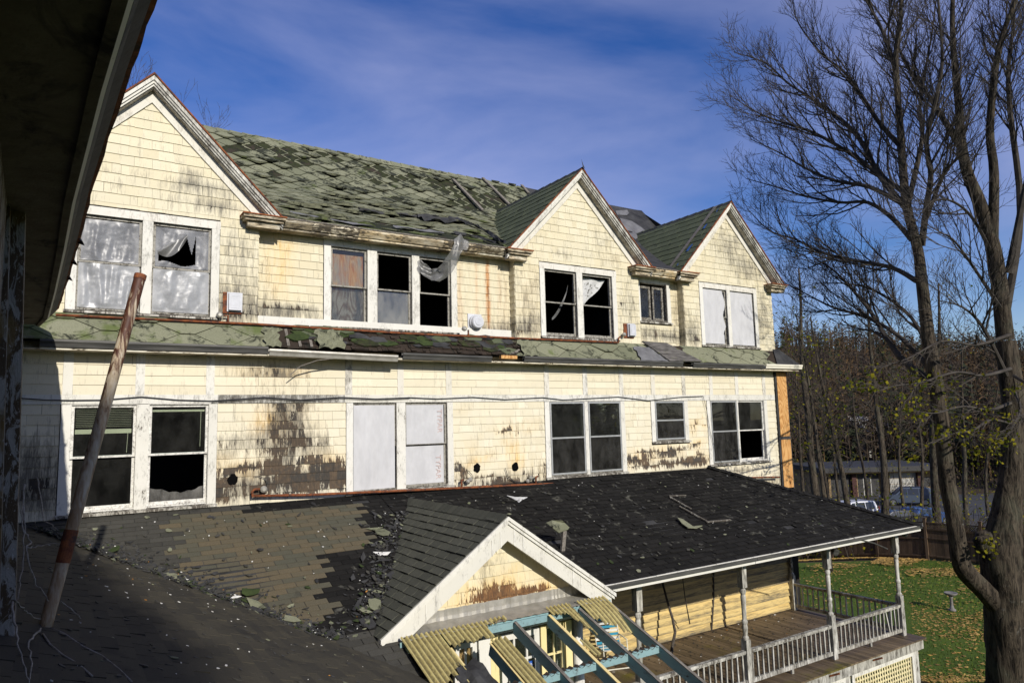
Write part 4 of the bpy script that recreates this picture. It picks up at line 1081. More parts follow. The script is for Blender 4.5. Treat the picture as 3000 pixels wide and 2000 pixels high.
for pts in ([(778, 1430), (783, 1415), (775, 1400), (760, 1394), (742, 1395)], [(1384, 1402), (1383, 1390), (1372, 1378)], [(1540, 1410), (1515, 1414), (1490, 1402), (1480, 1370)], [(1545, 1400), (1570, 1408), (1545, 1415), (1505, 1408), (1488, 1395), (1482, 1375)]):
    pipe([on_y(x, y, 11.95) for x, y in pts], .006, 'copper_line', 'cable', 5)
# cable clipped along the band
cp = [(60, 1166), (130, 1171), (205, 1172), (300, 1171), (415, 1162), (520, 1171), (620, 1174), (775, 1163), (880, 1171), (1000, 1163), (1100, 1168), (1200, 1164), (1280, 1168), (1386, 1163), (1480, 1170), (1590, 1164), (1650, 1171), (1812, 1162), (1900, 1173), (1992, 1163), (2060, 1160)]
pipe([on_y(x, y, 11.955) for x, y in cp], .008, 'cable', 'cable', 5)
pipe([on_y(x, y+3, 11.95) for x, y in cp[6:12]], .006, 'cable', 'cable', 5)
pipe([on_y(x, y, 11.94) for x, y in [(2060, 1160), (2070, 1200), (2080, 1260), (2090, 1300), (2115, 1358)]], .006, 'cable', 'cable', 5)
# plastic torn loose and caught under the eave
path = [(1362, 700, 11.78), (1345, 722, 11.74), (1328, 752, 11.76), (1310, 785, 11.85), (1290, 805, 11.95), (1258, 803, 12.05), (1238, 782, 12.12), (1229, 762, 12.15)]
vs = []; m_ = len(path); nn = (m_-1)*5+1; rp = random.Random(44)
for i in range(nn):
    a = min(i//5, m_-2); k = i/5-a
    p = on_y(*path[a])*(1-k)+on_y(*path[a+1])*k
    q = on_y(*path[min(a+1, m_-1)])-on_y(*path[a]); sd = Vector((q.z, 0, -q.x)).normalized()
    t = i/(nn-1); w = 0.16+0.10*math.sin(3.1*t)+(.12 if t < .12 else 0)-0.08*(t > .9)
    for j in range(7):
        vs.append(p+sd*((j/6-.5)*w)+Vector((0, -0.03*math.sin(j*1.4+i*.6), 0.008*rp.uniform(-1, 1))))
tag(MB().add(vs, [(i*7+j, (i+1)*7+j, (i+1)*7+j+1, i*7+j+1) for i in range(nn-1) for j in range(6)]).build('torn_plastic', M['plastic_t'], smooth=True), 'torn grey plastic sheet dangling from the eave over the triple window', 'plastic sheet')

# ================================================================== PORCH
porch = thing('porch', 'long open porch with low black shingled roof, turned posts and grey railing', 'porch', (12.0, 10.0, -7.2))
SLP = 0.425
PRZ = -1.17                                          # where the roof meets the facade
PEY, PEZ = 8.78, PRZ-SLP*(12-8.78)
cs_, sn_ = 1/math.hypot(1, SLP), SLP/math.hypot(1, SLP)
PLEN = (11.985-PEY)/cs_
def porch_map(u, v, d):
    sag = -0.02*math.sin(u*0.8)*math.sin(v)
    return (u, PEY+v*cs_-d*sn_, PEZ+v*sn_+d*cs_+sag)
VAL = 11.62                                          # valley: x + y = VAL
HIPX = 13.41
pl_valley = [(-1, -cs_, -(VAL-PEY))]                 # u + y >= VAL
pl_hip = [(1, cs_*1.019, HIPX+1.019*(12-PEY))]
dk = MB(); poly = clip_poly([(-1, 0), (17, 0), (17, PLEN), (-1, PLEN)], pl_valley+pl_hip)
def slab(mb, poly, mapf, d0=-0.012, d1=-0.06):
    n = len(poly); mb.add([mapf(u, v, d0) for u, v in poly]+[mapf(u, v, d1) for u, v in poly], [tuple(range(n)), tuple(range(2*n-1, n-1, -1))]+[(i, i+n, (i+1) % n+n, (i+1) % n) for i in range(n)]); return mb
slab(dk, poly, porch_map).build('roof_deck', M['felt'], porch)
# brownish shingle field on the left, older black field on the right
def px_porch(px, py):
    p = on_plane(px, py, (0, -SLP, 1), PRZ-SLP*12); return p.x, (p.y-PEY)/cs_
bpoly = [px_porch(*p) for p in ((505, 1515), (1035, 1472), (1110, 1605), (970, 1620), (945, 1680), (975, 1780), (870, 1840), (560, 1690), (490, 1560))]
def inpoly(u, v, P):
    c = False
    for i in range(len(P)):
        (a, b), (d, e) = P[i], P[i-1]
        if (b > v) != (e > v) and u < (d-a)*(v-b)/(e-b)+a: c = not c
    return c
rngp = random.Random(31)
gx0, gx1, gzap, gsl, gw, gy = 5.38, None, -1.28, 0.69, 1.87, 8.5
def under_gable(u, v):
    y = PEY+v*cs_; z = PEZ+v*sn_
    return gzap-gsl*abs(u-gx0) > z+0.10 and abs(u-gx0) < gw
ps = siding(-0.6, 4.9, 0, PLEN, porch_map, lambda u, v, rd: (0.0, 0, rd, 0), planes=pl_valley, course=0.115, even=0.30, d0=0.010, d1=0.002, gap=0.008, jit=0.003, rng=rngp,
            skip=lambda u, v: under_gable(u, v))
brown = [p for p in ps if inpoly(p[3][0]+rngp.uniform(-.1, .1), (p[3][1]-PEY)/cs_, bpoly)]
ids = {id(p) for p in brown}; greyp = [p for p in ps if id(p) not in ids]
emit(brown, porch, 'roof_tab', M['brownsh'], 'roof_tab_rest', 300)
emit([p for p in greyp if p[3][0] < 2.6], porch, 'roof_tab', M['greysh'], 'roof_tab_rest', 60)
gl = [p for p in greyp if p[3][0] >= 2.6 and rngp.random() > .05]
emit(gl, porch, 'old_roof_tab', M['blacksh'], 'old_roof_tab_rest', 60)
ps = siding(4.9, 17.0, 0, PLEN, porch_map, lambda u, v, rd: (0.12 if rd > .9 else -.02+.16*math.exp(-((u-8.6)/1.5)**2-((v-2.0)/.8)**2)+.1*math.exp(-((u-14)/1.6)**2), 0, rd, 0), planes=pl_hip, course=0.125, even=0.30, d0=0.013, d1=0.002, gap=0.012, jit=0.006,
            rng=rngp, skip=lambda u, v: under_gable(u, v) or rngp.random() < 0.015, curl=0.02)
emit(ps, porch, 'old_roof_tab', M['blacksh'], 'old_roof_tab_rest', 240)
lo_ = siding(2.7, 3.76, -1.08, 0, porch_map, lambda u, v, rd: (0.0, 0, rd, 0), planes=pl_valley, course=0.12, even=0.30, d0=0.010, d1=0.002, gap=0.008, rng=rngp)
emit(lo_, porch, 'roof_tab', M['greysh'], 'roof_tab_rest', 60)
slab(MB(), clip_poly([(2.6, -1.08), (3.76, -1.08), (3.76, 0), (2.6, 0)], pl_valley), porch_map).build('roof_deck', M['felt'], porch)
# hip end facing away
MB().add([(HIPX, 11.99, PRZ-.01), (16.67, PEY, PEZ-.01), (16.67, 12.6, PEZ-.01), (HIPX, 12.0, PRZ-.01)], [(0, 1, 2)]).build('hip_end', M['blacksh'], porch)
hc = MB(); n = 15
for k in range(n):
    a = Vector((HIPX, 11.985, PRZ+.02)).lerp(Vector((16.67, PEY, PEZ+.02)), k/n); b = Vector((HIPX, 11.985, PRZ+.02)).lerp(Vector((16.67, PEY, PEZ+.02)), (k+1.15)/n)
    s_ = MB((0, 0, random.random(), 0)); s_.add([a+Vector((-.1, -.1, -.02)), a+Vector((0, 0, .035)), a+Vector((.1, .1, -.02)), b+Vector((-.1, -.1, -.03)), b+Vector((0, 0, .02)), b+Vector((.1, .1, -.03))], [(0, 1, 4, 3), (1, 2, 5, 4)]); s_.build('hip_shingle', M['blacksh'], porch)
# eave: fascia, gutter edge, ceiling, beam
GXR = gx0+gw
for a, b in zip((GXR-.1, 10.9, 13.4), (10.89, 13.39, 16.66)):
    f_ = MB((random.uniform(-.1, .05), 0, .5, .1)); f_.box(a, b, PEY-.03, PEY+.0, PEZ-.115, PEZ-.012); f_.build('fascia', M['trim'], porch)
    f_ = MB((-.15, 0, .5, .2)); f_.box(a, b, PEY-.075, PEY-.032, PEZ-.055, PEZ-.028); f_.box(a, b, PEY-.075, PEY-.062, PEZ-.028, PEZ+.006); f_.build('gutter', M['gutter'], porch)
rg = random.Random(77)
u = GXR
while u < 16.6:
    w = rg.uniform(.6, 1.3); MB((.1, 0, .5, .2)).box(u, min(u+w, 16.66)-.01, PEY-.035, PEY+.03, PEZ-.004, PEZ+.006+rg.uniform(0, .006)).build('drip_edge', M['trim'], porch); u += w
MB((.3, 0, .5, .6)).box(GXR-1.5, 16.4, 9.06, 9.22, PEZ-.20, PEZ-.02).build('beam', M['trim_old'], porch)
MB().box(7.0, 16.4, 9.23, 11.95, PEZ-.09, PEZ-.05).build('ceiling', M['grey_wood'], porch)
MB((.3, 0, .5, .6)).box(16.27, 16.40, 9.23, 11.95, PEZ-.20, PEZ-.1).build('beam', M['trim_old'], porch)
# deck
DZ = -4.93
u = 3.0
rgd = random.Random(8)
M['deck'] = simple('deck_boards', (0.075, 0.054, 0.034), (0.15, 0.108, 0.064), (12, 1.2, 12), 0.6, bump=0.4, rnd=.35, c3=(0.10, 0.085, 0.01), t3=(0.60, 0.70), scale3=(.55, .9, .9), spec=.4)
while u < 16.42:
    w = 0.135
    MB((0, 0, rgd.random(), 0)).box(u, min(u+w, 16.44)-0.005, 8.72, 11.98, DZ-0.03, DZ+rgd.uniform(-.002, .002)).build('deck_plank', M['deck'], porch); u += w
for a, b in zip((7.0, 8.4, 11.0, 13.65), (8.39, 10.99, 13.64, 16.40)):
    f_ = MB((.2, .0, rgd.random(), .8)); f_.box(a, b, 8.78, 8.83, DZ-.24, DZ-.035); f_.build('rim_joist', M['trim_old'], porch)
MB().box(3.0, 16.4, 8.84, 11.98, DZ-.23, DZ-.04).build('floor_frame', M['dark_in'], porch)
MB((.2, 0, .5, .8)).box(16.36, 16.405, 8.84, 11.98, DZ-.24, DZ-.035).build('rim_joist', M['trim_old'], porch)
POSTX = [8.30, 10.94, 13.59, 16.20]; PYP = 9.12
PT = PEZ-.2
def post(x, y, wear):
    m_ = MB((wear, 0, random.random(), .7)); h = 0.062
    m_.box(x-h, x+h, y-h, y+h, DZ+.001, DZ+.86)
    m_.lathe([(.055, .86), (.062, .875), (.062, .90), (.040, .93), (.047, 1.0), (.052, 1.06), (.045, 1.12), (.055, 1.16), (.055, 1.19), (.040, 1.22), (.043, 1.45), (.050, 1.62), (.042, 1.66), (.056, 1.70), (.056, 1.74), (.045, 1.77), (.058, 1.79)], (x, y, DZ), 14)
    m_.box(x-h, x+h, y-h, y+h, DZ+1.79, PT)
    return m_.build('post', M['trim_old'], porch)
for k, x in enumerate(POSTX): post(x, PYP, (.05, .12, .16, .24)[k])
post(16.20, 11.9, .3)
MB((.0, .9, .5, .4)).box(16.255, 16.268, 9.07, 9.17, DZ+1.82, DZ+2.2).build('rust_streak_board', M['rust_tin'], porch)
def rail(x0, x1, y0, y1, nb, flip=0):
    top = MB((.3, 0, random.random(), .8)); d = Vector((x1-x0, y1-y0, 0)); t = d.normalized()
    top.beam((x0, y0, DZ+.655), (x1, y1, DZ+.655), 0.085, 0.04); top.beam((x0, y0, DZ+.622), (x1, y1, DZ+.622), 0.045, 0.03)
    r_ = top.build('rail', M['trim_old'], porch)
    b = MB((.25, 0, random.random(), .8)); b.beam((x0, y0, DZ+.12), (x1, y1, DZ+.12), 0.05, 0.075); b.build('rail', M['trim_old'], porch)
    for k in range(nb):
        f_ = (k+.5)/nb; p = Vector((x0, y0, 0))+d*f_; ln = random.Random(k+nb+int(x0*10)); tl = ln.uniform(-.008, .008)+(.06 if (nb == 17 and k == 13 and x0 > 13) else 0)
        m_ = MB((ln.uniform(0, .25), 0, ln.random(), .7)); m_.beam((p.x+tl*t.x, p.y+tl*t.y, DZ+.157), (p.x-tl*t.x, p.y-tl*t.y, DZ+.605), .03, .03, up=t); m_.build('baluster', M['trim_old'], porch)
for a, b in zip(POSTX, POSTX[1:]): rail(a+.064, b-.064, PYP-.01, PYP-.01, 17)
rail(7.0, POSTX[0]-.064, PYP-.01, PYP-.01, 9)
rail(16.20, 16.20, PYP+.064, 11.84, 18)
for k, x in enumerate((9.3, 12.2, 14.9)):
    MB((.2, 0, .5, .8)).beam((x, 9.1, DZ+.001), (x, 9.1, DZ+.08), .06, .04).build('rail_block', M['trim_old'], porch)
# lattice under the deck
LT0, LT1 = DZ-.25, -7.0
M['lattice'] = paint('lattice_paint', (0.70, 0.62, 0.36), (0.66, 0.58, 0.34), base=.12)
def lattice(x0, x1, y):
    f_ = MB((.1, 0, .5, .3)); frame_box(f_, x0, x1, LT1-.1, LT0, y-.03, y, .09); f_.build('lattice_frame', M['trim'], porch)
    x = x0+.11
    while x < x1-.1:
        MB((0, 0, random.random(), .2)).box(x, x+.038, y+.002, y+.012, LT1, LT0-.06).build('lattice_slat', M['lattice'], porch); x += .092
    z = LT0-.13
    while z > -6.6:
        MB((0, 0, random.random(), .2)).box(x0+.08, x1-.08, y+.013, y+.022, z, z+.038).build('lattice_slat', M['lattice'], porch); z -= .092
lattice(13.72, 16.08, 8.86); lattice(11.1, 13.5, 8.86)
for x in (13.60, 16.2): MB((.25, 0, .5, .6)).box(x-.08, x+.08, 8.85, 9.0, -7.19, LT0).build('pier', M['trim_old'], porch)
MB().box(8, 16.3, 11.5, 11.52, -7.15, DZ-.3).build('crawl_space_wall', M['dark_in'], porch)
# brackets and spot lamps
for x in (12.9, 14.4): MB().beam((x, 8.77, DZ-.10), (x+.06, 8.60, DZ-.02), .03, .03).build('hook', M['rust'], porch)
def spot(c, d):
    m_ = MB(); d = Vector(d).normalized(); c = Vector(c)
    m_.tube([c, c+d*.05, c+d*.16, c+d*.165, c+d*.10], [.03, .045, .075, .062, .03], 14); o = m_.build('spot_lamp', M['gutter'], porch, smooth=False)
    MB().tube([c, c-d*.08+Vector((0, 0, .06))], .012, 6).build('lamp_bracket', M['gutter'], porch)
spot((13.58, 8.98, PT+.02), (-.35, -1, -.45)); spot((16.32, 9.06, PT+.02), (1, -.45, -.1))
MB().tube([on_y(2500, 1576, 8.75), on_y(2560, 1590, 8.75), on_y(2600, 1607, 8.78)], .014, 6).build('loose_gutter_strap', M['gutter'], porch)

# clapboard wall behind the porch, a thing with the house
def cw(u, v, rd):
    m_ = 0.0
    for (px, py, rx, rz, a) in ((2290, 1600, 1.2, .30, .62), (2240, 1640, .9, .2, .5), (2200, 1620, 1.0, .25, .30), (2300, 1690, .5, .12, .45), (2050, 1690, 1.2, .2, .18), (2250, 1745, .5, .05, .3), (2000, 1850, 2.0, .05, .15)):
        p = on_y(px, py, 12.0); k = ((u-p.x)/rx)**2+((v-p.z)/rz)**2
        if k < 5: m_ += a*math.exp(-k)
    return (min(.4, m_*.25)+.10*math.exp(-((v-DZ)/.12)**2), .1+.2*((rd*13) % 1), rd, min(1, m_*1.3+.12))
z = DZ+.02; k = 0
while z < PEZ-.1:
    zt = z+.172; segs = [7.9, 16.27] if k % 2 else [7.9, random.uniform(10, 14), 16.27]
    for a, b in zip(segs, segs[1:]):
        nseg = 40; vs = []; cc = []
        for i in range(nseg+1):
            x = a+(b-.003-a)*i/nseg; cl = cw(x, z+.07, .37+k*.05 % 1)
            for y, zz in ((Y0, z), (Y0-.052, z), (Y0-.006, zt), (Y0, zt)): vs.append((x, y, zz)); cc.append((cl[0], cl[1], cl[2], min(1, cl[3]+(.55 if zz == z else 0))))  # lap shadow lines put into the colour, as dirt along the lower edges
        MB().add(vs, [(i*4+j, (i+1)*4+j, (i+1)*4+j+1, i*4+j+1) for i in range(nseg) for j in range(3)], cc).build('clapboard', M['siding_porch'], house)
    z += .168; k += 1
for x in (8.02, 16.29): MB((.3, 0, .5, .7)).box(x-.07, x+.02, Y0-.045, Y0-.002, DZ+.02, PEZ-.1).build('corner_board', M['trim_old'], house)
# dark doorway at the near end of the porch wall
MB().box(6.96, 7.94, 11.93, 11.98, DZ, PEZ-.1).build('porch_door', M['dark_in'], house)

# ------------------------------------------------------------------ gable over the entrance
def gstrip(sg, y0, y1, a0, a1, mat, name, col, end=gw, start=0.0, par=None):
    zz = lambda x, a: gzap-gsl*abs(x-gx0)-a
    e = gx0+sg*end; s0 = gx0+sg*start
    b = MB(col); b.ext_y([(s0, zz(s0, a0)), (e, zz(e, a0)), (e, zz(e, a1)), (s0, zz(s0, a1))], y0, y1); return b.build(name, M[mat], par or porch)
for sg in (-1, 1):
    gstrip(sg, gy+.0, 11.9, 0.008, .05, 'felt', 'gable_deck', (0, 0, .5, 0), end=gw+.02)
    gstrip(sg, gy-.045, gy+.06, -.004, .05, 'trim', 'rake_crown', (.02, 0, .5, .2), end=gw+.03)
    gstrip(sg, gy-.025, gy+.05, .052, .10, 'trim', 'rake_crown', (.04, 0, .5, .25), end=gw+.01)
    gstrip(sg, gy, gy+.04, .102, .33, 'trim', 'rake_board', (.02 if sg > 0 else .12, 0, .7, .15), end=gw-.03)
    gstrip(sg, gy+.04, gy+.30, .27, .29, 'trim', 'rake_soffit', (.0, 0, .7, .2), end=gw-.1)
    for f_ in (.6, 0.06): gstrip(sg, gy-.006, gy-.001, .10, .332, 'trim', 'splice_strip', (.1, 0, .4, .3), end=gw*f_+.012, start=gw*f_-.012); gstrip(sg, gy-.006, gy-.001, .10, .332, 'trim', 'splice_strip', (.1, 0, .4, .3), end=gw*f_+.152, start=gw*f_+.136)
gc = 1/math.hypot(1, gsl); GL = (gw+.03)*math.hypot(1, gsl)
for sg in (-1, 1):
    gm = lambda u, v, d, sg=sg: (gx0+sg*(gw+.03-v*gc)+sg*d*gsl*gc, u, gzap-gsl*(gw+.03)+v*gsl*gc+d*gc+.004)
    ps = siding(gy-.03, 11.85, 0, GL, gm, lambda u, v, rd: (0, 0, rd, 0), course=0.135, even=0.28, d0=.013, d1=.003, gap=.022, jit=.004, curl=.015, rng=random.Random(90+sg),
                planes=[(SLP*1.0, -gsl*gc, SLP*12.1+(gzap-gsl*(gw+.03))-PRZ)])
    emit(ps, porch, 'gable_shingle', M['gablesh'], 'gable_shingle_rest', 220 if sg < 0 else 0)
cap = MB(); y = gy-.03; k = 0
while y < 11.6:
    s_ = MB((0, 0, random.random(), 0)); s_.add([(gx0-.14, y, gzap-.07), (gx0, y, gzap+.035), (gx0+.14, y, gzap-.07), (gx0-.14, y+.3, gzap-.088), (gx0, y+.3, gzap+.02), (gx0+.14, y+.3, gzap-.088)], [(0, 1, 4, 3), (1, 2, 5, 4)]); s_.build('ridge_shingle', M['gablesh'], porch); y += .16
# gable wall
GY = 8.76
BG = []
for px, py, rx, rz, a, b, c in [(1400, 1770, .55, .05, .72, .8, .1), (1440, 1750, .5, .07, .68, .8, .1), (1380, 1735, .18, .07, .6, .6, .1), (1460, 1715, .3, .07, .55, .7, .1), (1490, 1690, .15, .12, .4, .6, .2), (1520, 1735, .35, .06, .5, .9, .1), (1570, 1735, .25, .06, .5, .9, 0), (1420, 1660, .15, .2, .15, .1, .5), (1330, 1790, .35, .04, .5, .8, .1), (1600, 1730, .3, .1, .35, .5, .2), (1455, 1770, .12, .06, .5, .2, .2)]:
    p = on_y(px, py, GY); BG.append((p.x, p.z, rx, rz, a, b, c))
def gwear(u, v, rd):
    w = s_ = g = 0
    for x, z, rx, rz, a, b, c in BG:
        k = ((u-x)/rx)**2+((v-z)/rz)**2
        if k < 5: e = math.exp(-k); w += a*e; s_ += b*e; g += c*e
    return (min(.85, w), min(.8, s_), rd, min(1, g+.1))
M['siding_gable'] = paint('entrance_gable_paint', (0.66, 0.60, 0.43), (0.62, 0.54, 0.34), wood1=(0.16, 0.075, 0.028), wood2=(0.27, 0.135, 0.05), base=0.02)
gpl = [(gsl, 1, gzap-.27+gsl*gx0), (-gsl, 1, gzap-.27-gsl*gx0)]
ps = siding(3.6, 7.2, -2.56, -1.4, fac(GY), gwear, planes=gpl, course=.15, wmin=.15, wmax=.3, rng=random.Random(55), d0=.02, gap=.007)
emit(ps, porch, 'gable_wall_shingle', M['siding_gable'], 'gable_wall_rest', 300)
MB().ext_y([(3.55, -2.62), (7.2, -2.62), (gx0, gzap-.2)], GY+.004, GY+.03).build('gable_wall', M['dark_in'], porch)

# ------------------------------------------------------------------ entrance vestibule under the gable
vest = thing('entrance_vestibule', 'cream glazed entrance vestibule with white panelled doors under the porch gable', 'vestibule', (5.4, 8.8, DZ))
VY = 8.80; VT = -2.70
M['cream'] = paint('cream_door_paint', (0.78, 0.66, 0.34), (0.74, 0.62, 0.30), base=.02)
M['white_door'] = paint('white_door_paint', (0.70, 0.69, 0.64), (0.68, 0.66, 0.60), base=.03)
MB((0, 0, .5, .2)).box(3.75, 6.95, VY-.02, VY+.03, VT-.22, VT).build('lintel', M['white_door'], vest)
def glazed(x0, x1, z0, z1, cols_, rows, mat, y=VY, w=.07, name='glazed_door', back=None, pn='glass'):
    m_ = MB((0, 0, random.random(), .2)); frame_box(m_, x0, x1, z0, z1, y-.02, y+.025, w)
    for k in range(1, cols_): x = x0+(x1-x0)*k/cols_; m_.box(x-.014, x+.014, y-.012, y+.02, z0+w, z1-w)
    for k in range(1, rows): z = z0+(z1-z0)*k/rows; m_.box(x0+w, x1-w, y-.010, y+.018, z-.014, z+.014)
    o = m_.build(name, M[mat], vest)
    for i in range(cols_):
        for k in range(rows):
            a = x0+(x1-x0)*i/cols_+.016; b = x0+(x1-x0)*(i+1)/cols_-.016; c = z0+(z1-z0)*k/rows+.016; d = z0+(z1-z0)*(k+1)/rows-.016
            a = max(a, x0+w); b = min(b, x1-w); c = max(c, z0+w); d = min(d, z1-w)
            pane(a, b, c, d, y+.004, pn, o)
    if back: MB().box(x0+.03, x1-.03, y+.05, y+.065, z0+.03, z1-.03).build('plywood_backing', M[back], o)
    return o
def vx(px, py): return on_y(px, py, VY).x
glazed(vx(1330, 1920), vx(1396, 1920), DZ+.3, VT-.24, 2, 4, 'white_door', name='side_window', back='ply')
MB((0, 0, .5, .1)).box(vx(1398, 1920), vx(1432, 1920), VY-.05, VY+.03, DZ, VT-.23).build('door_post', M['white_door'], vest)
MB((0, 0, .5, .1)).box(vx(1434, 1920), vx(1466, 1920), VY-.035, VY+.03, DZ, VT-.23).build('wall_panel', M['cream'], vest)
door = glazed(vx(1468, 1920), vx(1580, 1920), DZ+.02, VT-.24, 3, 5, 'white_door', w=.09)
MB((0, 0, .5, .1)).box(vx(1581, 1900), vx(1591, 1900), VY-.045, VY+.03, DZ, VT-.23).build('door_post', M['cream'], vest)
glazed(vx(1592, 1900), vx(1652, 1900), DZ+.3, VT-.24, 2, 4, 'cream', name='side_window', w=.05)
MB((0, 0, .5, .1)).box(vx(1653, 1900), vx(1672, 1900), VY-.045, VY+.03, DZ, VT-.23).build('door_post', M['cream'], vest)
col_ = MB((.15, 0, .5, .3)); cx = vx(1690, 1900); col_.lathe([(.10, 0), (.11, .06), (.085, .1), (.08, 1.2), (.075, VT-DZ-.25)], (cx, VY-.02, DZ), 18); col_.build('column', M['white_door'], vest, smooth=True)
MB().box(3.75, 3.8, VY+.03, 11.97, DZ, VT).build('side_wall', M['cream'], vest); MB().box(3.8, 6.9, 11.6, 11.65, DZ, VT).build('back_wall', M['dark_in'], vest)
# glazed side facing the porch
for k in range(4):
    y0 = 8.9+.72*k
    m_ = MB((.2, 0, .5, .3)); y1 = y0+.70
    for a, b in ((y0, y0+.05), (y1-.05, y1)): m_.box(6.92, 6.96, a, b, DZ+.02, VT)
    for z0 in (DZ+.02, DZ+.8, DZ+1.4, VT-.06): m_.box(6.92, 6.96, y0+.05, y1-.05, z0, z0+.05)
    o = m_.build('side_glazing', M['white_door'], vest); MB().box(6.935, 6.94, y0+.05, y1-.05, DZ+.07, VT-.05).build('pane', M['glass'], o)
MB().box(3.8, 6.9, VY+.04, 11.6, DZ-.01, DZ+.003).build('threshold_floor', M['deck'], vest)
# the Push sticker on the door glass
M['sign_blue'] = flat('blue_sticker', (0.02, 0.10, 0.42), .4); M['sign_white'] = flat('white_print', (0.8, 0.8, 0.8), .4)
sc_ = on_y(1549, 1952, VY-.005)
sg_ = MB().box(sc_.x-.07, sc_.x+.07, VY-.010, VY-.006, sc_.z-.075, sc_.z+.075).build('push_sticker', M['sign_blue'], vest)
MB().box(sc_.x-.06, sc_.x+.06, VY-.0125, VY-.0105, sc_.z-.065, sc_.z-.02).build('sticker_field', M['sign_white'], sg_)
text('Push', (sc_.x, VY-.012, sc_.z+.03), .062, (R(90), 0, 0), 'sign_white', sg_)

m_, nt, out = new_mat('grimy_corrugated_fibreglass'); s = NT(nt)
w_, _, _, _ = s.attr(); n1_ = s.noise(s.pos((7, 7, 7)), 1, 5, .65); n2_ = s.noise(s.pos((30, 30, 30)), 1, 3, .6)
cc = s.mix(s.ramp(n1_, .35, .65), (.50, .43, .18), (.38, .31, .12)); cc = s.mix(s.ramp(s.math('ADD', s.math('MULTIPLY', w_, .5), s.math('MULTIPLY', n2_, .7)), .42, .80, 0, .85), cc, (.09, .075, .035))
b__ = s.bsdf(cc, .6, .35, n2_, .3, .004); s.l(b__.outputs[0], out.inputs[0]); M['corr'] = m_
# ================================================================== AWNING FRAME
awn = thing('awning', 'broken awning of teal rafters with remnants of yellowed corrugated fibreglass', 'awning', (5.6, 7.4, -4.9))
ASL = 0.36; AY0, AZ0 = 8.36, -2.645
def aw(x, y, d=0): return Vector((x, y, AZ0-ASL*(AY0-y)+d))
AYE = 5.6
for x, m_, cut in ((4.25, 'yellow', 8.12), (4.80, 'yellow', 8.05), (5.36, 'teal', 8.34), (5.93, 'yellow', 8.34), (6.47, 'teal', 8.34), (7.03, 'teal', 8.34)):
    b = MB((0.05, 0, random.random(), .2)); b.beam(aw(x, cut, -.085), aw(x, AYE, -.085), .042, .15, up=(0, 0, 1)); b.build('rafter', M['teal'], awn)
    t = MB((.0 if m_ == 'yellow' else .5, 0, .5, .5 if m_ == 'teal' else .1)); t.beam(aw(x, cut-.01, -.003), aw(x, AYE, -.003), .046, .012); t.build('rafter_cap', M['yellow' if m_ == 'yellow' else 'grey_wood'], awn)
XS = [4.25, 4.80, 5.36, 5.93, 6.47, 7.03]
for y in (8.37, 7.33, 6.25):
    for a, b in zip(XS, XS[1:]):
        q = MB((.05, 0, random.random(), .2)); q.beam(aw(a+.024, y, -.06), aw(b-.024, y, -.06), .045, .09); q.build('purlin', M['teal'], awn)
        if y < 8:
            q = MB(); n = 16; vs = []
            for i in range(n+1):
                x = a+.03+(b-a-.06)*i/n
                for yy in (y-.03, y+.03): vs.append(aw(x, yy+.006*math.sin(i*2.9), -.012+.016*math.sin(i*1.9)))
            q.add(vs, [(i*2, i*2+2, i*2+3, i*2+1) for i in range(n)]).build('corrugated_remnant', M['oldwood'], awn)
MB().box(3.7, 7.1, GY-.4+.02, GY-.36, VT-.02+.0, VT+.06).build('ledger', M['teal'], awn)
def corrugated(x0, x1, ys, keep, name='corrugated_sheet', d=.03, bend=None, mat='corr', lab=None):
    """sheet whose ridges run down the slope; keep(x, t) tells which cells remain"""
    per = .068; nx = int((x1-x0)/per*8); ny = 14; vs = []; cc_ = []
    for i in range(nx+1):
        x = x0+(x1-x0)*i/nx
        for k in range(ny+1):
            t = k/ny; y = ys[0]+(ys[1]-ys[0])*t
            p = aw(x, y, d+.017*math.sin(6.2832*(x-x0)/per))
            if bend: p = p+bend(x, t)
            vs.append(p); cc_.append((.5-.5*math.sin(6.2832*(x-x0)/per), 0, .5, 0))
    fs = [(i*(ny+1)+k, (i+1)*(ny+1)+k, (i+1)*(ny+1)+k+1, i*(ny+1)+k+1) for i in range(nx) for k in range(ny) if keep((x0+(x1-x0)*(i+.5)/nx), (k+.5)/ny)]
    return MB().add(vs, fs, cc_).build(name, M[mat], awn, smooth=True, label=lab)
corrugated(3.72, 4.24, (8.42, 7.05), lambda x, t: t < .80+.2*math.sin(x*9) and t < .45+(x-3.6)*2.0+.25)
corrugated(4.25, 5.02, (8.42, 8.02), lambda x, t: t < .80+.08*math.sin(x*25)-(.5 if x > 4.9 else 0))
corrugated(4.80, 5.02, (8.05, 5.7), lambda x, t: True)
corrugated(5.02, 5.25, (8.44, 8.34), lambda x, t: t < .7+.3*math.sin(x*40))
corrugated(5.95, 6.36, (8.44, 7.75), lambda x, t: t < .28+.7*max(0, (x-6.16)/.2)**.8+.04*math.sin(x*50), bend=lambda x, t: Vector((0, 0, -.10*max(0, x-6.2)*4*t)))
corrugated(5.955, 6.05, (7.75, 7.36), lambda x, t: t > .15)
corrugated(6.50, 7.02, (8.44, 7.80), lambda x, t: t < .55+.5*((x-6.5)/.5)+.04*math.sin(x*60), bend=lambda x, t: Vector((.05*t, 0, -.16*t*t)))
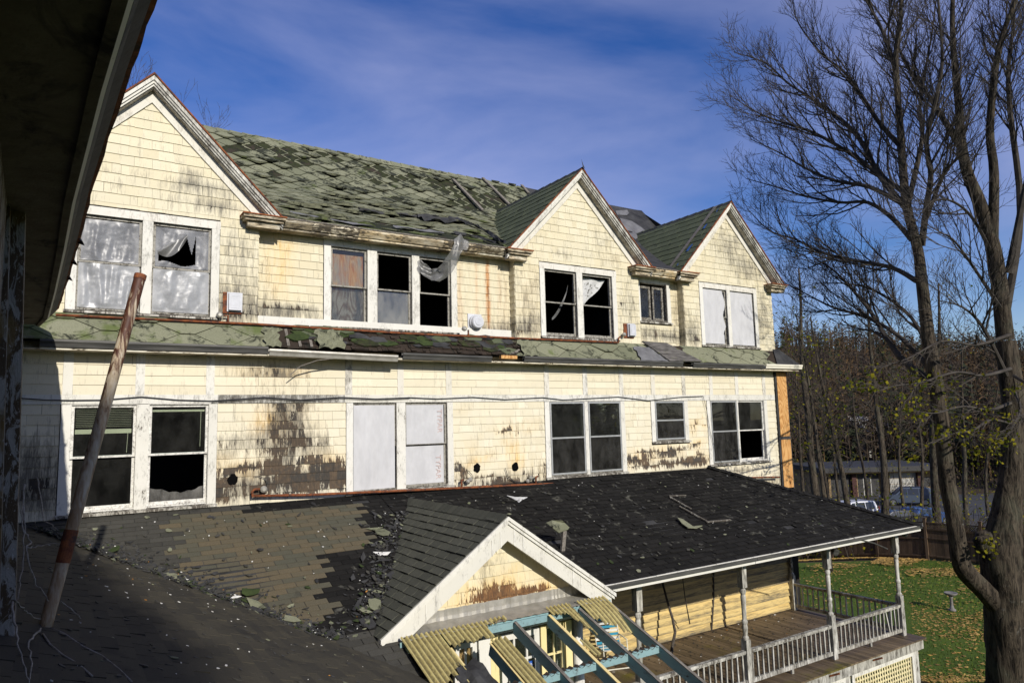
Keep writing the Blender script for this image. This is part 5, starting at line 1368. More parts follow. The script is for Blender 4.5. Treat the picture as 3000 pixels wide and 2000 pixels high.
# flashing along the foot of the gable wall
for a, b in zip((3.80, 4.25, 4.85, 5.55, 6.25, 6.55), (4.25, 4.85, 5.55, 6.25, 6.55, 7.0)):
    f_ = MB(); n = 10; vs = []
    for i in range(n+1):
        x = a+(b-a)*i/n
        for y, z in ((GY-.018, -2.44), (GY-.022, -2.53), (GY-.03, -2.575), (GY-.22, -2.61), (GY-.42, -2.615-.012*(i % 2))): vs.append((x, y+.004*math.sin(i*2.7), z+.004*math.sin(i*1.7+y*30)))
    f_.add(vs, [(i*5+k, (i+1)*5+k, (i+1)*5+k+1, i*5+k+1) for i in range(n) for k in range(4)]).build('flashing', M['zinc'], awn)
fe = MB(); rf = random.Random(4); vs = []
for i in range(8):
    for k in range(8):
        x = 4.02+.42*i/7; y = 7.72-.55*k/7
        vs.append(aw(x, y, .06+.05*math.sin(i*1.3)*math.cos(k*.9)+.02*rf.random()))
tag(fe.add(vs, [(i*8+k, (i+1)*8+k, (i+1)*8+k+1, i*8+k+1) for i in range(7) for k in range(7) if (i-3.2)**2+(k-3)**2 < 13]).build('felt_scrap', M['felt']), 'crumpled black roofing felt scrap lying on the corrugated awning sheet', 'felt scrap')

# ================================================================== WING THE CAMERA LOOKS OUT OF
wing = thing('wing_building', 'dark peeling wing of the house with deep overhanging eave, close to the viewer', 'building', (-1.0, 4.0, -7.2))
def wx(y): return -0.20-0.020*y
m_, nt, out = new_mat('flaking_wall_paint'); s = NT(nt)
a_ = s.noise(s.pos((16, 16, 5)), 1, 6, .7, .8); b_ = s.noise(s.pos((5, 5, 2)), 1, 4, .6); c_ = s.noise(s.pos((70, 70, 25)), 1, 3, .6)
cc = s.mix(s.ramp(a_, .46, .50), (.27, .26, .23), (.07, .048, .026)); cc = s.mix(s.ramp(b_, .55, .62, 0, .8), cc, (.15, .10, .035)); cc = s.mix(s.ramp(c_, .62, .7), cc, (.40, .39, .36))
b__ = s.bsdf(cc, .8, .3, a_, .9, .02); s.l(b__.outputs[0], out.inputs[0]); M['flake'] = m_
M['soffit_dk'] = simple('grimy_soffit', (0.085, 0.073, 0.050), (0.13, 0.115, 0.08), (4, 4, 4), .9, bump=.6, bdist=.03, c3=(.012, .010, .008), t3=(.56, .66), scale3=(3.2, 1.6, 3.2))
MB().add([(wx(-8), -8, -7.2), (wx(12), 12, -7.2), (wx(12), 12, 1.62), (wx(-8), -8, 1.62), (-5, -8, -7.2), (-5, 12, -7.2), (-5, 12, 1.62), (-5, -8, 1.62)], [(0, 1, 2, 3), (0, 3, 7, 4), (4, 7, 6, 5), (1, 5, 6, 2)]).build('wall', M['flake'], wing)
for y0, y1, xo, zb in ((5.62, 5.80, .165, -1.32), (5.47, 5.60, .085, -1.32)):
    b = MB(); x = wx(y0)
    tp = -.07
    b.add([(x-.1, y0, zb), (x+xo, y0, zb), (x+xo+tp, y0, 1.6), (x-.1, y0, 1.6), (x-.1, y1, zb), (x+xo, y1, zb), (x+xo+tp, y1, 1.6), (x-.1, y1, 1.6)], [(0, 1, 2, 3), (7, 6, 5, 4), (1, 5, 6, 2), (0, 3, 7, 4), (3, 2, 6, 7)]); b.build('casing', M['flake'], wing)
EDGE = [(.33, .3), (.30, 1.5), (.262, 2.6), (.22, 3.4), (.150, 5.2), (.118, 6.6), (.06, 8.6), (-.01, 10.6), (-.10, 11.36)]
def eave_band(o0, z0, o1, z1, mat, name, jag=0.0, seed=1, th=.012):
    vs = []; r_ = random.Random(seed); E2 = []
    for (a, y), (b, y2) in zip(EDGE, EDGE[1:]):
        for k in range(6): E2.append((a+(b-a)*k/6, y+(y2-y)*k/6))
    E2.append(EDGE[-1])
    for x, y in E2:
        i0 = wx(y)-.0 if o0 is None else x+o0
        j = r_.uniform(-jag, jag)
        vs += [(i0, y, z0), (x+o1+j, y, z1), (x+o1+j, y, z1+th), (i0, y, z0+th)]
    n = len(E2)
    MB().add(vs, [(i*4+k, (i+1)*4+k, (i+1)*4+(k+1) % 4, i*4+(k+1) % 4) for i in range(n-1) for k in range(4)]+[(0, 1, 2, 3), ((n-1)*4+3, (n-1)*4+2, (n-1)*4+1, (n-1)*4)]).build(name, M[mat], wing)
EZ = 1.50
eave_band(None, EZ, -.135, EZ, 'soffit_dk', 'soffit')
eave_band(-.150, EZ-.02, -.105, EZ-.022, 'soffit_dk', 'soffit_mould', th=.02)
eave_band(-.104, EZ-.012, -.085, EZ+.0, 'trim_old', 'crown_mould', th=.02)
eave_band(-.084, EZ+.0, -.060, EZ+.05, 'soffit_dk', 'crown_mould', th=.02)
eave_band(-.062, EZ+.052, -.012, EZ+.10, 'felt', 'gutter_face', th=.015)
eave_band(-.03, EZ+.11, .012, EZ+.12, 'rust', 'drip_edge', jag=.006, seed=3)
eave_band(-.2, EZ+.135, .006, EZ+.135, 'blacksh', 'roof_edge', jag=.012, seed=5, th=.02)
for y, x in ((6.75, .118), (7.6, .09), (8.4, .066)):
    MB().add([(x-.03, y-.1, EZ+.12), (x+.03, y-.02, EZ+.10), (x+.045, y+.05, EZ+.085), (x-.02, y+.12, EZ+.12), (x+.01, y, EZ+.14)], [(0, 1, 4), (1, 2, 4), (2, 3, 4), (3, 0, 4)]).build('torn_roof_edge', M['felt'], wing)
MB().add([(.34, .3, EZ+.15), (-.10, 11.36, EZ+.15), (-3.2, 11.36, EZ+2.6), (-3.2, .3, EZ+2.6), (.34, -8, EZ+.15), (-3.2, -8, EZ+2.6)], [(0, 1, 2, 3), (4, 0, 3, 5)]).build('roof', M['blacksh'], wing)
# low roof below the wing, sloping down from its wall
WSL = .425; wcs, wsn = 1/math.hypot(1, WSL), WSL/math.hypot(1, WSL)
WX1 = 3.78; WZ1 = PRZ-WSL*(WX1-(VAL-12))
WLEN = (WX1-(VAL-12))/wcs
def wing_map(u, v, d):
    b = .05*math.sin(math.pi*max(0, min(1, (u-4)/8)))*math.sin(math.pi*v/WLEN)
    return (WX1-v*wcs+d*wsn, u, WZ1+v*wsn+d*wcs+b)
wpl = [(1, -wcs, VAL-WX1)]                           # keep y + x <= VAL
wp = clip_poly([(1.5, 0), (13, 0), (13, WLEN+.3), (1.5, WLEN+.3)], [(1, -wcs, VAL-WX1)])
nU, nV = 30, 12
vs = []
for i in range(nU+1):
    for k in range(nV+1):
        v = (WLEN+.2)*k/nV; umax = VAL-WX1+v*wcs+.02; u = 1.5+(umax-1.5)*i/nU
        vs.append(wing_map(u, v, -.012))
MB().add(vs, [(i*(nV+1)+k, (i+1)*(nV+1)+k, (i+1)*(nV+1)+k+1, i*(nV+1)+k+1) for i in range(nU) for k in range(nV)]).build('low_roof_deck', M['felt'], wing)
ps = siding(1.5, 12.2, 0, WLEN, wing_map, lambda u, v, rd: (-.05, 0, rd, 0), planes=wpl, course=.125, even=.31, d0=.011, d1=.002, gap=.011, jit=.005, rng=random.Random(41), curl=.012)
emit(ps, wing, 'low_roof_tab', M['wingsh'], 'low_roof_tab_rest', 260)
MB((0, 0, .5, .5)).box(WX1-.03, WX1+.0, 1.5, VAL-WX1, WZ1-.16, WZ1-.015).build('low_fascia', M['trim_old'], wing)
MB().box(-.3, WX1-.05, 1.5, VAL-WX1, WZ1-.3, WZ1-.27).build('low_soffit', M['grey_wood'], wing)

# leaning iron pole
pole = thing('iron_pole', 'leaning rusty white iron pole standing on the low dark roof', 'pole', (0.01, 6.13, -1.34))
pa, pb = Vector((0.01, 6.13, -1.345)), Vector((0.556, 6.43, 1.302))
m_, nt, out = new_mat('rust_and_white_pole'); s = NT(nt)
w_, st_, rd_, g_ = s.attr()
a_ = s.noise(s.pos((22, 22, 4)), 1, 6, .65, .6); b_ = s.noise(s.pos((60, 60, 12)), 1, 4, .6)
pm = s.ramp(s.math('ADD', a_, s.math('MULTIPLY', w_, .6)), .66, .76)
cc = s.mix(s.ramp(b_, .3, .7), (.52, .46, .36), (.42, .33, .21)); cc = s.mix(s.ramp(a_, .38, .58, 0, .8), cc, (.22, .12, .045)); cc = s.mix(pm, cc, s.mix(b_, (.03, .014, .010), (.11, .035, .015)))
b__ = s.bsdf(cc, .6, .4, a_, .4, .006); s.l(b__.outputs[0], out.inputs[0]); M['pole'] = m_
mp = MB(); N_ = 40; n = 18; vs = []; cl = []
ax = (pb-pa).normalized(); s1 = ax.cross(Vector((0, 1, 0))).normalized(); s2 = ax.cross(s1)
for i in range(N_+1):
    t = i/N_; p = pa.lerp(pb, t)
    wv = .10+(.60 if t > .93 else .36 if t > .78 else .30 if t > .60 else .18 if t > .42 else .02)+(-.05 if .2 < t < .42 else 0)
    for k in range(n):
        a = 6.2832*k/n; vs.append(p+(s1*math.cos(a)+s2*math.sin(a))*.044); cl.append((wv+.08*math.cos(a+1.2), 0, .5, 0))
mp.add(vs, [(i*n+k, i*n+(k+1) % n, (i+1)*n+(k+1) % n, (i+1)*n+k) for i in range(N_) for k in range(n)]+[tuple(range(n-1, -1, -1)), tuple(range(N_*n, N_*n+n))], cl).build('shaft', M['pole'], pole, smooth=True)
MB().tube([pa.lerp(pb, .165), pa.lerp(pb, .25)], .047, 18).build('collar', M['rust'], pole, smooth=False)
MB().tube([pa.lerp(pb, .985), pa.lerp(pb, 1.0)], .047, 18).build('cap', M['rust'], pole)

# dead vines by the wing wall
M['vine'] = simple('dead_vine', (0.16, 0.14, 0.11), (0.34, 0.31, 0.26), (30, 30, 30), .9)
vine = MB()
def wing_hit(px, py): 
    p = on_plane(px, py, (WSL, 0, 1), PRZ+WSL*(VAL-12)); return p
def vpath(pts, r0, dy=0):
    P = []
    for x, y, d in pts: P.append(on_y(x, y, d))
    Q = []
    for i in range(len(P)-1):
        for k in range(4): Q.append(P[i].lerp(P[i+1], k/4)+Vector([random.uniform(-.006, .006) for _ in range(3)]))
    Q.append(P[-1]); vine.tube(Q, [r0*(1-.6*i/len(Q)) for i in range(len(Q))], 5)
vpath([(66, 1480, 6.4), (75, 1560, 6.3), (90, 1590, 6.3), (78, 1600, 6.2), (85, 1650, 6.1), (105, 1710, 6.1), (130, 1735, 6.0), (142, 1760, 6.0)], .008)
vpath([(80, 1605, 6.2), (110, 1600, 6.3), (150, 1592, 6.4), (185, 1594, 6.4)], .006)
vpath([(36, 1760, 5.2), (45, 1840, 5.0), (55, 1900, 4.8), (75, 1960, 4.6), (85, 2000, 4.5)], .007)
vpath([(120, 1840, 5.8), (95, 1865, 5.5), (84, 1885, 5.3), (92, 1940, 5.0), (90, 2010, 4.7)], .008)
vpath([(45, 1755, 5.4), (60, 1775, 5.5), (75, 1790, 5.6), (95, 1805, 5.7), (120, 1812, 5.8)], .006)
vpath([(110, 1400, 11.8), (118, 1450, 11.7), (128, 1525, 11.4), (150, 1535, 11.3), (165, 1548, 11.2)], .010)
vpath([(70, 1420, 6.4), (64, 1500, 6.3), (70, 1560, 6.2), (68, 1640, 6.1), (60, 1700, 5.8), (52, 1755, 5.5)], .006)
vpath([(180, 1760, 6.6), (215, 1790, 6.6), (240, 1815, 6.6), (243, 1825, 6.55), (225, 1834, 6.5), (198, 1841, 6.4)], .005)
for pts in ([(150, 1848), (190, 1865), (240, 1900), (300, 1930), (350, 1970), (385, 2005)], [(125, 1865), (145, 1895), (180, 1925), (230, 1955), (270, 1990)]):
    P = [wing_hit(*p)+Vector((0, 0, .02)) for p in pts]; vine.tube(P, .007, 5)
tag(vine.build('dead_vine', M['vine'], smooth=True), 'pale dead vine trailing down the peeling wing wall onto the low roof', 'vine')

# ------------------------------------------------------------------ debris on the roofs
def chip(mb, p, nrm, size, rng, flat_=.3):
    n = rng.randint(4, 7); t = Vector(nrm).orthogonal().normalized(); b = Vector(nrm).cross(t); a0 = rng.uniform(0, 6.28); el = rng.uniform(.18, .8)
    ca, sa = math.cos(a0), math.sin(a0); tilt = Vector((rng.uniform(-1, 1), rng.uniform(-1, 1), 0))*flat_
    vs = []; rd = rng.random()
    for i in range(n):
        q = 6.283*i/n; r_ = size*rng.uniform(.55, 1.1); x, y = r_*math.cos(q), r_*math.sin(q)*el
        x, y = x*ca-y*sa, x*sa+y*ca
        vs.append(Vector(p)+t*x+b*y+Vector(nrm)*(.008+.3*size*rng.random()*flat_+max(0, tilt.x*x+tilt.y*y)))
    vs2 = [v-Vector(nrm)*.006 for v in vs]
    mb.add(vs+vs2, [tuple(range(n))]+[(i, i+n, (i+1) % n+n, (i+1) % n) for i in range(n)], [(0, 0, rd, 0)]*(2*n))
rd_ = random.Random(101)
groups = {'felt': MB(), 'green': MB(), 'moss': MB(), 'greysh': MB(), 'chalk': MB(), 'leaf': MB()}
M['chalk'] = flat('paint_flakes', (0.62, 0.61, 0.57), .8); M['leaf'] = simple('dry_leaf', (.30, .12, .02), (.42, .20, .04), (6, 6, 6), .8)
pn = Vector((0, -sn_, cs_)); wn = Vector((wsn, 0, wcs))
for i in range(2600):                                # heaped along the valley
    y = rd_.uniform(8.7, 11.75); t = (y-8.7)/3.05; off = rd_.gauss(0.02, .11)*(1.25-.5*t)
    if rd_.random() < .25: off += abs(rd_.gauss(0, .25))
    x = VAL-y+off
    if off > 0: z = PRZ-SLP*(12-y); nrm = pn
    else: z = PRZ-WSL*(x-(VAL-12))+.03; nrm = wn
    k = rd_.choices(['felt', 'greysh', 'green', 'moss', 'chalk', 'leaf'], [70, 12, 5, 7, 3, 1])[0]
    chip(groups[k], (x, y, z+rd_.uniform(0, .05)*(1-min(1, abs(off)/.3))), nrm, rd_.uniform(.008, .035+.045*rd_.random()**3) if k not in ('chalk', 'leaf') else rd_.uniform(.005, .018), rd_, .5)
for i in range(46):                                  # larger torn pieces
    y = rd_.uniform(8.7, 11.3); on_v = rd_.random() < .65
    x = VAL-y+rd_.gauss(.05, .14) if on_v else gx0-(gzap-(PRZ-SLP*(12-y)))/gsl+rd_.gauss(-.2, .15)
    z = (PRZ-SLP*(12-y)) if (x+y > VAL) else PRZ-WSL*(x-(VAL-12))
    chip(groups[rd_.choices(['felt', 'green', 'moss', 'greysh', 'chalk'], [36, 16, 16, 12, 3])[0]], (x, y, z+.03), pn, rd_.uniform(.07, .17), rd_, .35)
for i in range(800):                                 # along the foot of the porch gable
    y = rd_.uniform(8.8, 11.3); x = gx0-(gzap-(PRZ-SLP*(12-y)))/gsl+rd_.gauss(-.16, .15)
    z = PRZ-SLP*(12-y)
    k = rd_.choices(['felt', 'greysh', 'green', 'moss', 'chalk', 'leaf'], [70, 12, 6, 6, 5, .7])[0]
    chip(groups[k], (x, y, z+rd_.uniform(0.005, .05)), pn, rd_.uniform(.008, .035+.05*rd_.random()**3) if k != 'chalk' else rd_.uniform(.005, .016), rd_, .5)
for i in range(420):                                 # flecks over the roofs
    x, y = rd_.uniform(.0, 3.0), rd_.uniform(4, 11)
    if x+y > VAL-.1: continue
    k = rd_.choices(['felt', 'greysh', 'chalk', 'green', 'leaf'], [40, 25, 30, 5, 4])[0]
    p = wing_map(y, (WX1-x)/wcs, .006); chip(groups[k], p, wn, rd_.uniform(.01, .045) if k in ('felt', 'greysh', 'green') else rd_.uniform(.006, .02), rd_, .15)
for i in range(420):
    x, y = rd_.uniform(.5, 15.5), rd_.uniform(8.9, 11.9)
    if x+y < VAL+.1 or x > HIPX+(12-y): continue
    z = PRZ-SLP*(12-y)
    if gzap-gsl*abs(x-gx0) > z and abs(x-gx0) < gw: continue
    k = rd_.choices(['felt', 'greysh', 'chalk', 'green', 'moss'], [30, 30, 22, 10, 4])[0]
    chip(groups[k], (x, y, z+.016), pn, rd_.uniform(.012, .07) if k != 'chalk' else rd_.uniform(.007, .022), rd_, .15)
for i in range(520):
    x, y = rd_.uniform(7.2, 16.0), 11.93-abs(rd_.gauss(0, .9))
    if y < 8.8: continue
    k = rd_.choices(['felt', 'greysh', 'chalk', 'leaf', 'moss'], [40, 30, 6, 1, 4])[0]
    chip(groups[k], (x, y, DZ+.004), (0, 0, 1), rd_.uniform(.008, .035), rd_, .2)
for k, lab in (('felt', 'black'), ('green', 'green'), ('moss', 'mossy'), ('greysh', 'grey'), ('chalk', 'white'), ('leaf', 'orange')):
    o = groups[k].build('roof_debris', M[k], kind='stuff'); o['label'] = lab+' crumbled roofing debris heaped in the valley of the low roofs'; o['category'] = 'debris'
def scrap(pts, mat, name, label, cat, lift=.03, seed=2, plane='porch'):
    r_ = random.Random(seed); P = []
    for px, py in pts:
        p = on_plane(px, py, (0, -SLP, 1), PRZ-SLP*12+lift); P.append(p+Vector((0, 0, r_.uniform(0, .02))))
    n = len(P); P2 = [p-Vector((0, 0, .014)) for p in P]
    tag(MB((0, 0, .3, 0)).add(P+P2, [tuple(range(n))]+[(i, i+n, (i+1) % n+n, (i+1) % n) for i in range(n)]).build(name, M[mat]), label, cat)
scrap([(1985, 1518), (2000, 1522), (2030, 1540), (2058, 1538), (2040, 1548), (2015, 1546), (1998, 1534)], 'green', 'shingle_scrap', 'pale green curled shingle scrap lying in the middle of the black porch roof', 'shingle', .05)
sp = thing('roof_stake', 'green shingle scrap stuck on a short upright wooden stake on the porch roof', 'stake', on_plane(1647, 1612, (0, -SLP, 1), PRZ-SLP*12))
bb = on_plane(1647, 1615, (0, -SLP, 1), PRZ-SLP*12); tp_ = on_y(1653, 1553, bb.y)
MB().beam(bb-Vector((0, 0, .03)), tp_, .07, .05, up=(0, 1, 0)).build('stake', M['grey_wood'], sp)
P = [on_y(x, y, bb.y-.02*i) for i, (x, y) in enumerate([(1600, 1530), (1610, 1522), (1640, 1522), (1655, 1532), (1675, 1545), (1672, 1552), (1640, 1560), (1615, 1545)])]
P = [p+Vector((0, -.08*math.sin(i), 0)) for i, p in enumerate(P)]; n = len(P)
MB((0, 0, .3, 0)).add(P+[p+Vector((0, .02, -.012)) for p in P], [tuple(range(n))]+[(i, i+n, (i+1) % n+n, (i+1) % n) for i in range(n)]).build('shingle_scrap', M['green'], sp)
for a, b, w in (((1962, 1455), (2025, 1490), .05), ((2070, 1528), (2140, 1522), .05), ((1960, 1452), (2010, 1450), .03), ((1990, 1482), (2075, 1528), .045)):
    pa_, pb_ = [on_plane(*q, (0, -SLP, 1), PRZ-SLP*12+.035) for q in (a, b)]
    MB((.55, 0, .5, .9)).beam(pa_, pb_, w*.8, .02, up=pn).build('roof_lath', M['trim_old'], porch)
vs = [on_plane(x, y, (0, -SLP, 1), PRZ-SLP*12+.03) for x, y in ((1485, 1450), (1510, 1455), (1545, 1455), (1530, 1462), (1520, 1470), (1505, 1460))]
tag(MB().add(vs+[v-Vector((0, 0, .01)) for v in vs], [tuple(range(6))]+[(i, i+6, (i+1) % 6+6, (i+1) % 6) for i in range(6)]).build('torn_paper_scrap', M['cloth']), 'ragged pale torn scrap lying near the top of the black porch roof', 'scrap')

# sticks standing and lying on the porch
M['stick'] = simple('bark_stick', (0.035, 0.028, 0.022), (0.10, 0.085, 0.07), (20, 20, 6), .9)
def stick(pts, r0, label, name='dead_branch', mat='stick'):
    tag(MB().tube(pts, [r0*(1-.35*i/(len(pts)-1)) for i in range(len(pts))][::-1], 8).build(name, M[mat], smooth=True), label, 'branch')
b0 = on_z(1960, 1945, DZ); stick([on_y(1937, 1690, b0.y+1.0), on_y(1955, 1760, b0.y+.8), on_y(1970, 1810, b0.y+.6), on_y(1978, 1850, b0.y+.5), on_y(1972, 1880, b0.y+.3), b0], .035, 'crooked dead branch leaning from the porch roof to the deck, thickest of the three')
b0 = on_z(2083, 1846, DZ); stick([on_y(2090, 1665, b0.y), on_y(2090, 1750, b0.y), b0], .032, 'straight dark pole standing against the yellow clapboard wall', 'prop_pole')
b0 = Vector((12.6, 11.2, DZ)); stick([on_y(1999, 1685, 11.3), on_y(2007, 1750, 11.4), on_y(2021, 1826, 11.6)], .014, 'thin dark twig hanging in front of the yellow clapboard wall', 'twig')

# folding chair with turquoise webbing
chair = thing('folding_chair', 'white framed folding lawn chair with turquoise webbing on the porch', 'chair', on_z(1793, 1950, DZ))
M['chair_w'] = flat('white_tube', (.62, .60, .50), .4); M['web_t'] = flat('turquoise_webbing', (.02, .22, .34), .6); M['web_w'] = flat('white_webbing', (.6, .6, .56), .6)
cc = Vector(chair.location); rt = Vector((.95, -.30, 0)).normalized(); fw = Vector((-.30, -.95, 0)).normalized()
def cp(a, b, c): return cc+rt*a+fw*b+Vector((0, 0, c))
for s_ in (-.26, .26):
    MB().tube([cp(s_, .25, .01), cp(s_, .23, .30), cp(s_, .20, .55), cp(s_, -.1, .56), cp(s_, -.22, .55)], .012, 8).build('leg', M['chair_w'], chair, smooth=True)
    MB().tube([cp(s_, -.28, .01), cp(s_, -.05, .3), cp(s_, .2, .38)], .012, 8).build('leg', M['chair_w'], chair, smooth=True)
    MB().tube([cp(s_, -.14, .36), cp(s_, -.32, .9)], .012, 8).build('back_frame', M['chair_w'], chair, smooth=True)
MB().tube([cp(-.26, .25, .02), cp(.26, .25, .02)], .012, 8).build('crossbar', M['chair_w'], chair); MB().tube([cp(-.26, -.32, .9), cp(.26, -.32, .9)], .012, 8).build('crossbar', M['chair_w'], chair)
for k in range(7):
    MB().beam(cp(-.26, -.17-.023*k, .42+.07*k), cp(.26, -.17-.023*k, .42+.07*k), .01, .05, up=(0, 0, 1)).build('back_strap', M['web_t' if k % 2 == 0 else 'web_w'], chair)
for k in range(5): MB().beam(cp(-.26, -.1+.08*k, .385), cp(.26, -.1+.08*k, .385), .06, .008).build('seat_strap', M['web_t' if k % 2 else 'web_w'], chair)

# ================================================================== TREES
def at_t(px, py, depth): return ray(px, py)*(depth*1.13)
def bark_mat(name, c1, c2, sc=(14, 14, 2.2)):
    m, nt, out = new_mat(name); s = NT(nt)
    a = s.noise(s.pos(sc), 1, 6, .7, .7); b = s.noise(s.pos((1.6, 1.6, 1.6)), 1, 4, .6); c = s.noise(s.pos((7, 7, 7)), 1, 4, .6)
    col = s.mix(s.ramp(a, .40, .58), c1, c2); col = s.mix(s.ramp(b, .5, .7, 0, .4), col, (.10, .105, .07)); col = s.mix(s.ramp(c, .64, .72, 0, .5), col, (.15, .148, .13))
    bs = s.bsdf(col, .95, .15, a, 1.0, .06); s.l(bs.outputs[0], out.inputs[0]); return m
M['bark'] = bark_mat('maple_bark', (.016, .013, .010), (.082, .066, .047))
M['twig'] = simple('twig_bark', (.030, .025, .020), (.062, .053, .043), (3, 3, 3), .9)
M['twig_bg'] = simple('far_twig_bark', (.030, .024, .018), (.058, .046, .034), (1, 1, 1), .9)
M['yleaf'] = simple('yellow_green_leaf', (.26, .27, .025), (.16, .20, .022), (2, 2, 2), .7, rnd=.4)
def leaf_mat():
    m, nt, out = new_mat('autumn_leaf'); s = NT(nt)
    _, _, rd, _ = s.attr()
    col = s.mix(rd, (.055, .085, .010), (.27, .23, .02))
    d = s.n('BsdfDiffuse'); t = s.n('BsdfTranslucent'); s.l(col, d.inputs[0]); s.l(col, t.inputs[0])
    mx = s.n('MixShader'); mx.inputs[0].default_value = .4; s.l(d.outputs[0], mx.inputs[1]); s.l(t.outputs[0], mx.inputs[2]); s.l(mx.outputs[0], out.inputs[0]); return m
M['yleaf'] = leaf_mat()
def nsides(r): return 10 if r > .14 else 7 if r > .05 else 5 if r > .02 else 3
def rv(rng): 
    while True:
        v = Vector((rng.uniform(-1, 1), rng.uniform(-1, 1), rng.uniform(-1, 1)))
        if .05 < v.length < 1: return v.normalized()
def smooth_path(P, sub=4):
    out = []
    for i in range(len(P)-1):
        p0 = P[max(0, i-1)]; p1 = P[i]; p2 = P[i+1]; p3 = P[min(len(P)-1, i+2)]
        for k in range(sub):
            t = k/sub; out.append(.5*((2*p1)+(p2-p0)*t+(2*p0-5*p1+4*p2-p3)*t*t+(3*p1-p0-3*p2+p3)*t**3))
    out.append(P[-1]); return out
class Tree:
    def __init__(s, seed, up=.10, spread=(.5, .95)):
        s.rng = random.Random(seed); s.big = MB(); s.small = MB(); s.tips = []; s.up = up; s.spread = spread
    def limb(s, P, r0, r1, level, lens, dens, start=.15, side=None, rmin=.0048):
        rng = s.rng
        n = len(P); rs = [r0+(r1-r0)*(i/(n-1))**.85 for i in range(n)]
        (s.big if r0 > .10 else s.small).tube(P, rs, nsides(r0), cap=False)
        if level >= len(lens): s.tips.append(P[-1]); return
        L_ = sum((P[i+1]-P[i]).length for i in range(n-1))
        cnt = max(1, int(L_*dens[level]*rng.uniform(.85, 1.15)))
        for c in range(cnt):
            f = start+(1-start)*(c+rng.random())/cnt
            i = min(n-2, int(f*(n-1))); k = f*(n-1)-i
            p = P[i].lerp(P[i+1], k); t = (P[i+1]-P[i]).normalized(); r = rs[i]
            perp = rv(rng); perp = (perp-t*perp.dot(t)).normalized()
            a = rng.uniform(*s.spread)
            d = (t*math.cos(a)+perp*math.sin(a)).normalized()
            ln = lens[level]*rng.uniform(.55, 1.15)*(1.15-.55*f)
            rc = max(rmin, min(r*.62, .0135*ln+.003))
            m = 5 if level == 0 else 4 if level == 1 else 3
            Q = [p]; q = p
            for j in range(m):
                d = (d+rv(rng)*.20+Vector((0, 0, s.up))).normalized(); q = q+d*(ln/m); Q.append(q)
            s.limb(Q, rc, max(rmin*.6, rc*.3), level+1, lens, dens, start=.18, rmin=rmin)
tree = thing('maple_tree', 'huge bare maple with forked dark trunk filling the sky beside the porch', 'tree', at_t(2950, 2060, 15.0))
T = Tree(11, up=.12, spread=(.35, .8))
def PP(pts, d0, d1):
    n = len(pts); return smooth_path([at_t(x, y, d0+(d1-d0)*i/(n-1)) for i, (x, y) in enumerate(pts)], 4)
def radii_tube(pts, d0, d1, r0, r1): return PP(pts, d0, d1)
LENS, DENS = [1.9, .85, .40], [4.1, 5.8, 8.0]
gb = terrain(at_t(2950, 2060, 15).x, at_t(2950, 2060, 15).y)
base = at_t(2960, 2200, 15); base.z = -7.25
trunk_pts = [base, at_t(2958, 2000, 15), at_t(2950, 1850, 15), at_t(2945, 1740, 15.0), at_t(2935, 1640, 15.0), at_t(2950, 1500, 15.1), at_t(2966, 1380, 15.2), at_t(2968, 1200, 15.4), at_t(2948, 1000, 15.6)]
tb = smooth_path(trunk_pts, 5)
tr_ = [.55, .45, .42, .42, .41, .29, .25, .23, .21]
mbt = MB(); rr = []
for i in range(len(tb)):
    f = i/5; a = min(int(f), len(tr_)-2); rr.append(tr_[a]+(tr_[a+1]-tr_[a])*(f-a))
# furrowed trunk
def furrow(mb, P, rs, n=26, seed=1):
    r_ = random.Random(seed); ph = [r_.uniform(0, 6.28) for _ in range(n)]; am = [r_.uniform(-.06, .09) for _ in range(n)]
    vs = []; s = None
    for i, p in enumerate(P):
        t = (P[min(i+1, len(P)-1)]-P[max(0, i-1)]).normalized()
        if s is None: s = t.cross(Vector((.3, 1, .2))).normalized()
        s = (s-t*s.dot(t)).normalized(); u = t.cross(s)
        for k in range(n):
            a = 6.2832*k/n; q = rs[i]*(1+am[k]+.05*math.sin(i*.9+ph[k])+r_.uniform(-.03, .03)); vs.append(p+(s*math.cos(a)+u*math.sin(a))*q)
    mb.add(vs, [(i*n+k, i*n+(k+1) % n, (i+1)*n+(k+1) % n, (i+1)*n+k) for i in range(len(P)-1) for k in range(n)])
furrow(mbt, tb, rr, 30, 3)
lb_ = [at_t(2940, 1790, 15.0), at_t(2890, 1735, 14.9), at_t(2822, 1660, 14.8), at_t(2806, 1583, 14.8), at_t(2788, 1476, 14.9), at_t(2774, 1400, 15.0), at_t(2760, 1250, 15.1), at_t(2740, 1110, 15.2), at_t(2720, 995, 15.3)]
lt = smooth_path(lb_, 5); lr = [.22, .22, .20, .18, .17, .165, .16, .155, .15]; rr = []
for i in range(len(lt)):
    f = i/5; a = min(int(f), len(lr)-2); rr.append(lr[a]+(lr[a+1]-lr[a])*(f-a))
furrow(mbt, lt, rr, 20, 5)
kn = Vector(at_t(2868, 1590, 14.8))                      # burr where a limb was lost
for q in range(7):
    a = 6.28*q/7; furrow(mbt, [kn+Vector((.12*math.cos(a), -.05, .12*math.sin(a))), kn+Vector((.16*math.cos(a)-.05, -.2, .16*math.sin(a)+.05)), kn+Vector((.05*math.cos(a)-.08, -.3, .05*math.sin(a)+.1))], [.14, .12, .03], 9, q)
mbt.build('trunk', M['bark'], tree, smooth=True)
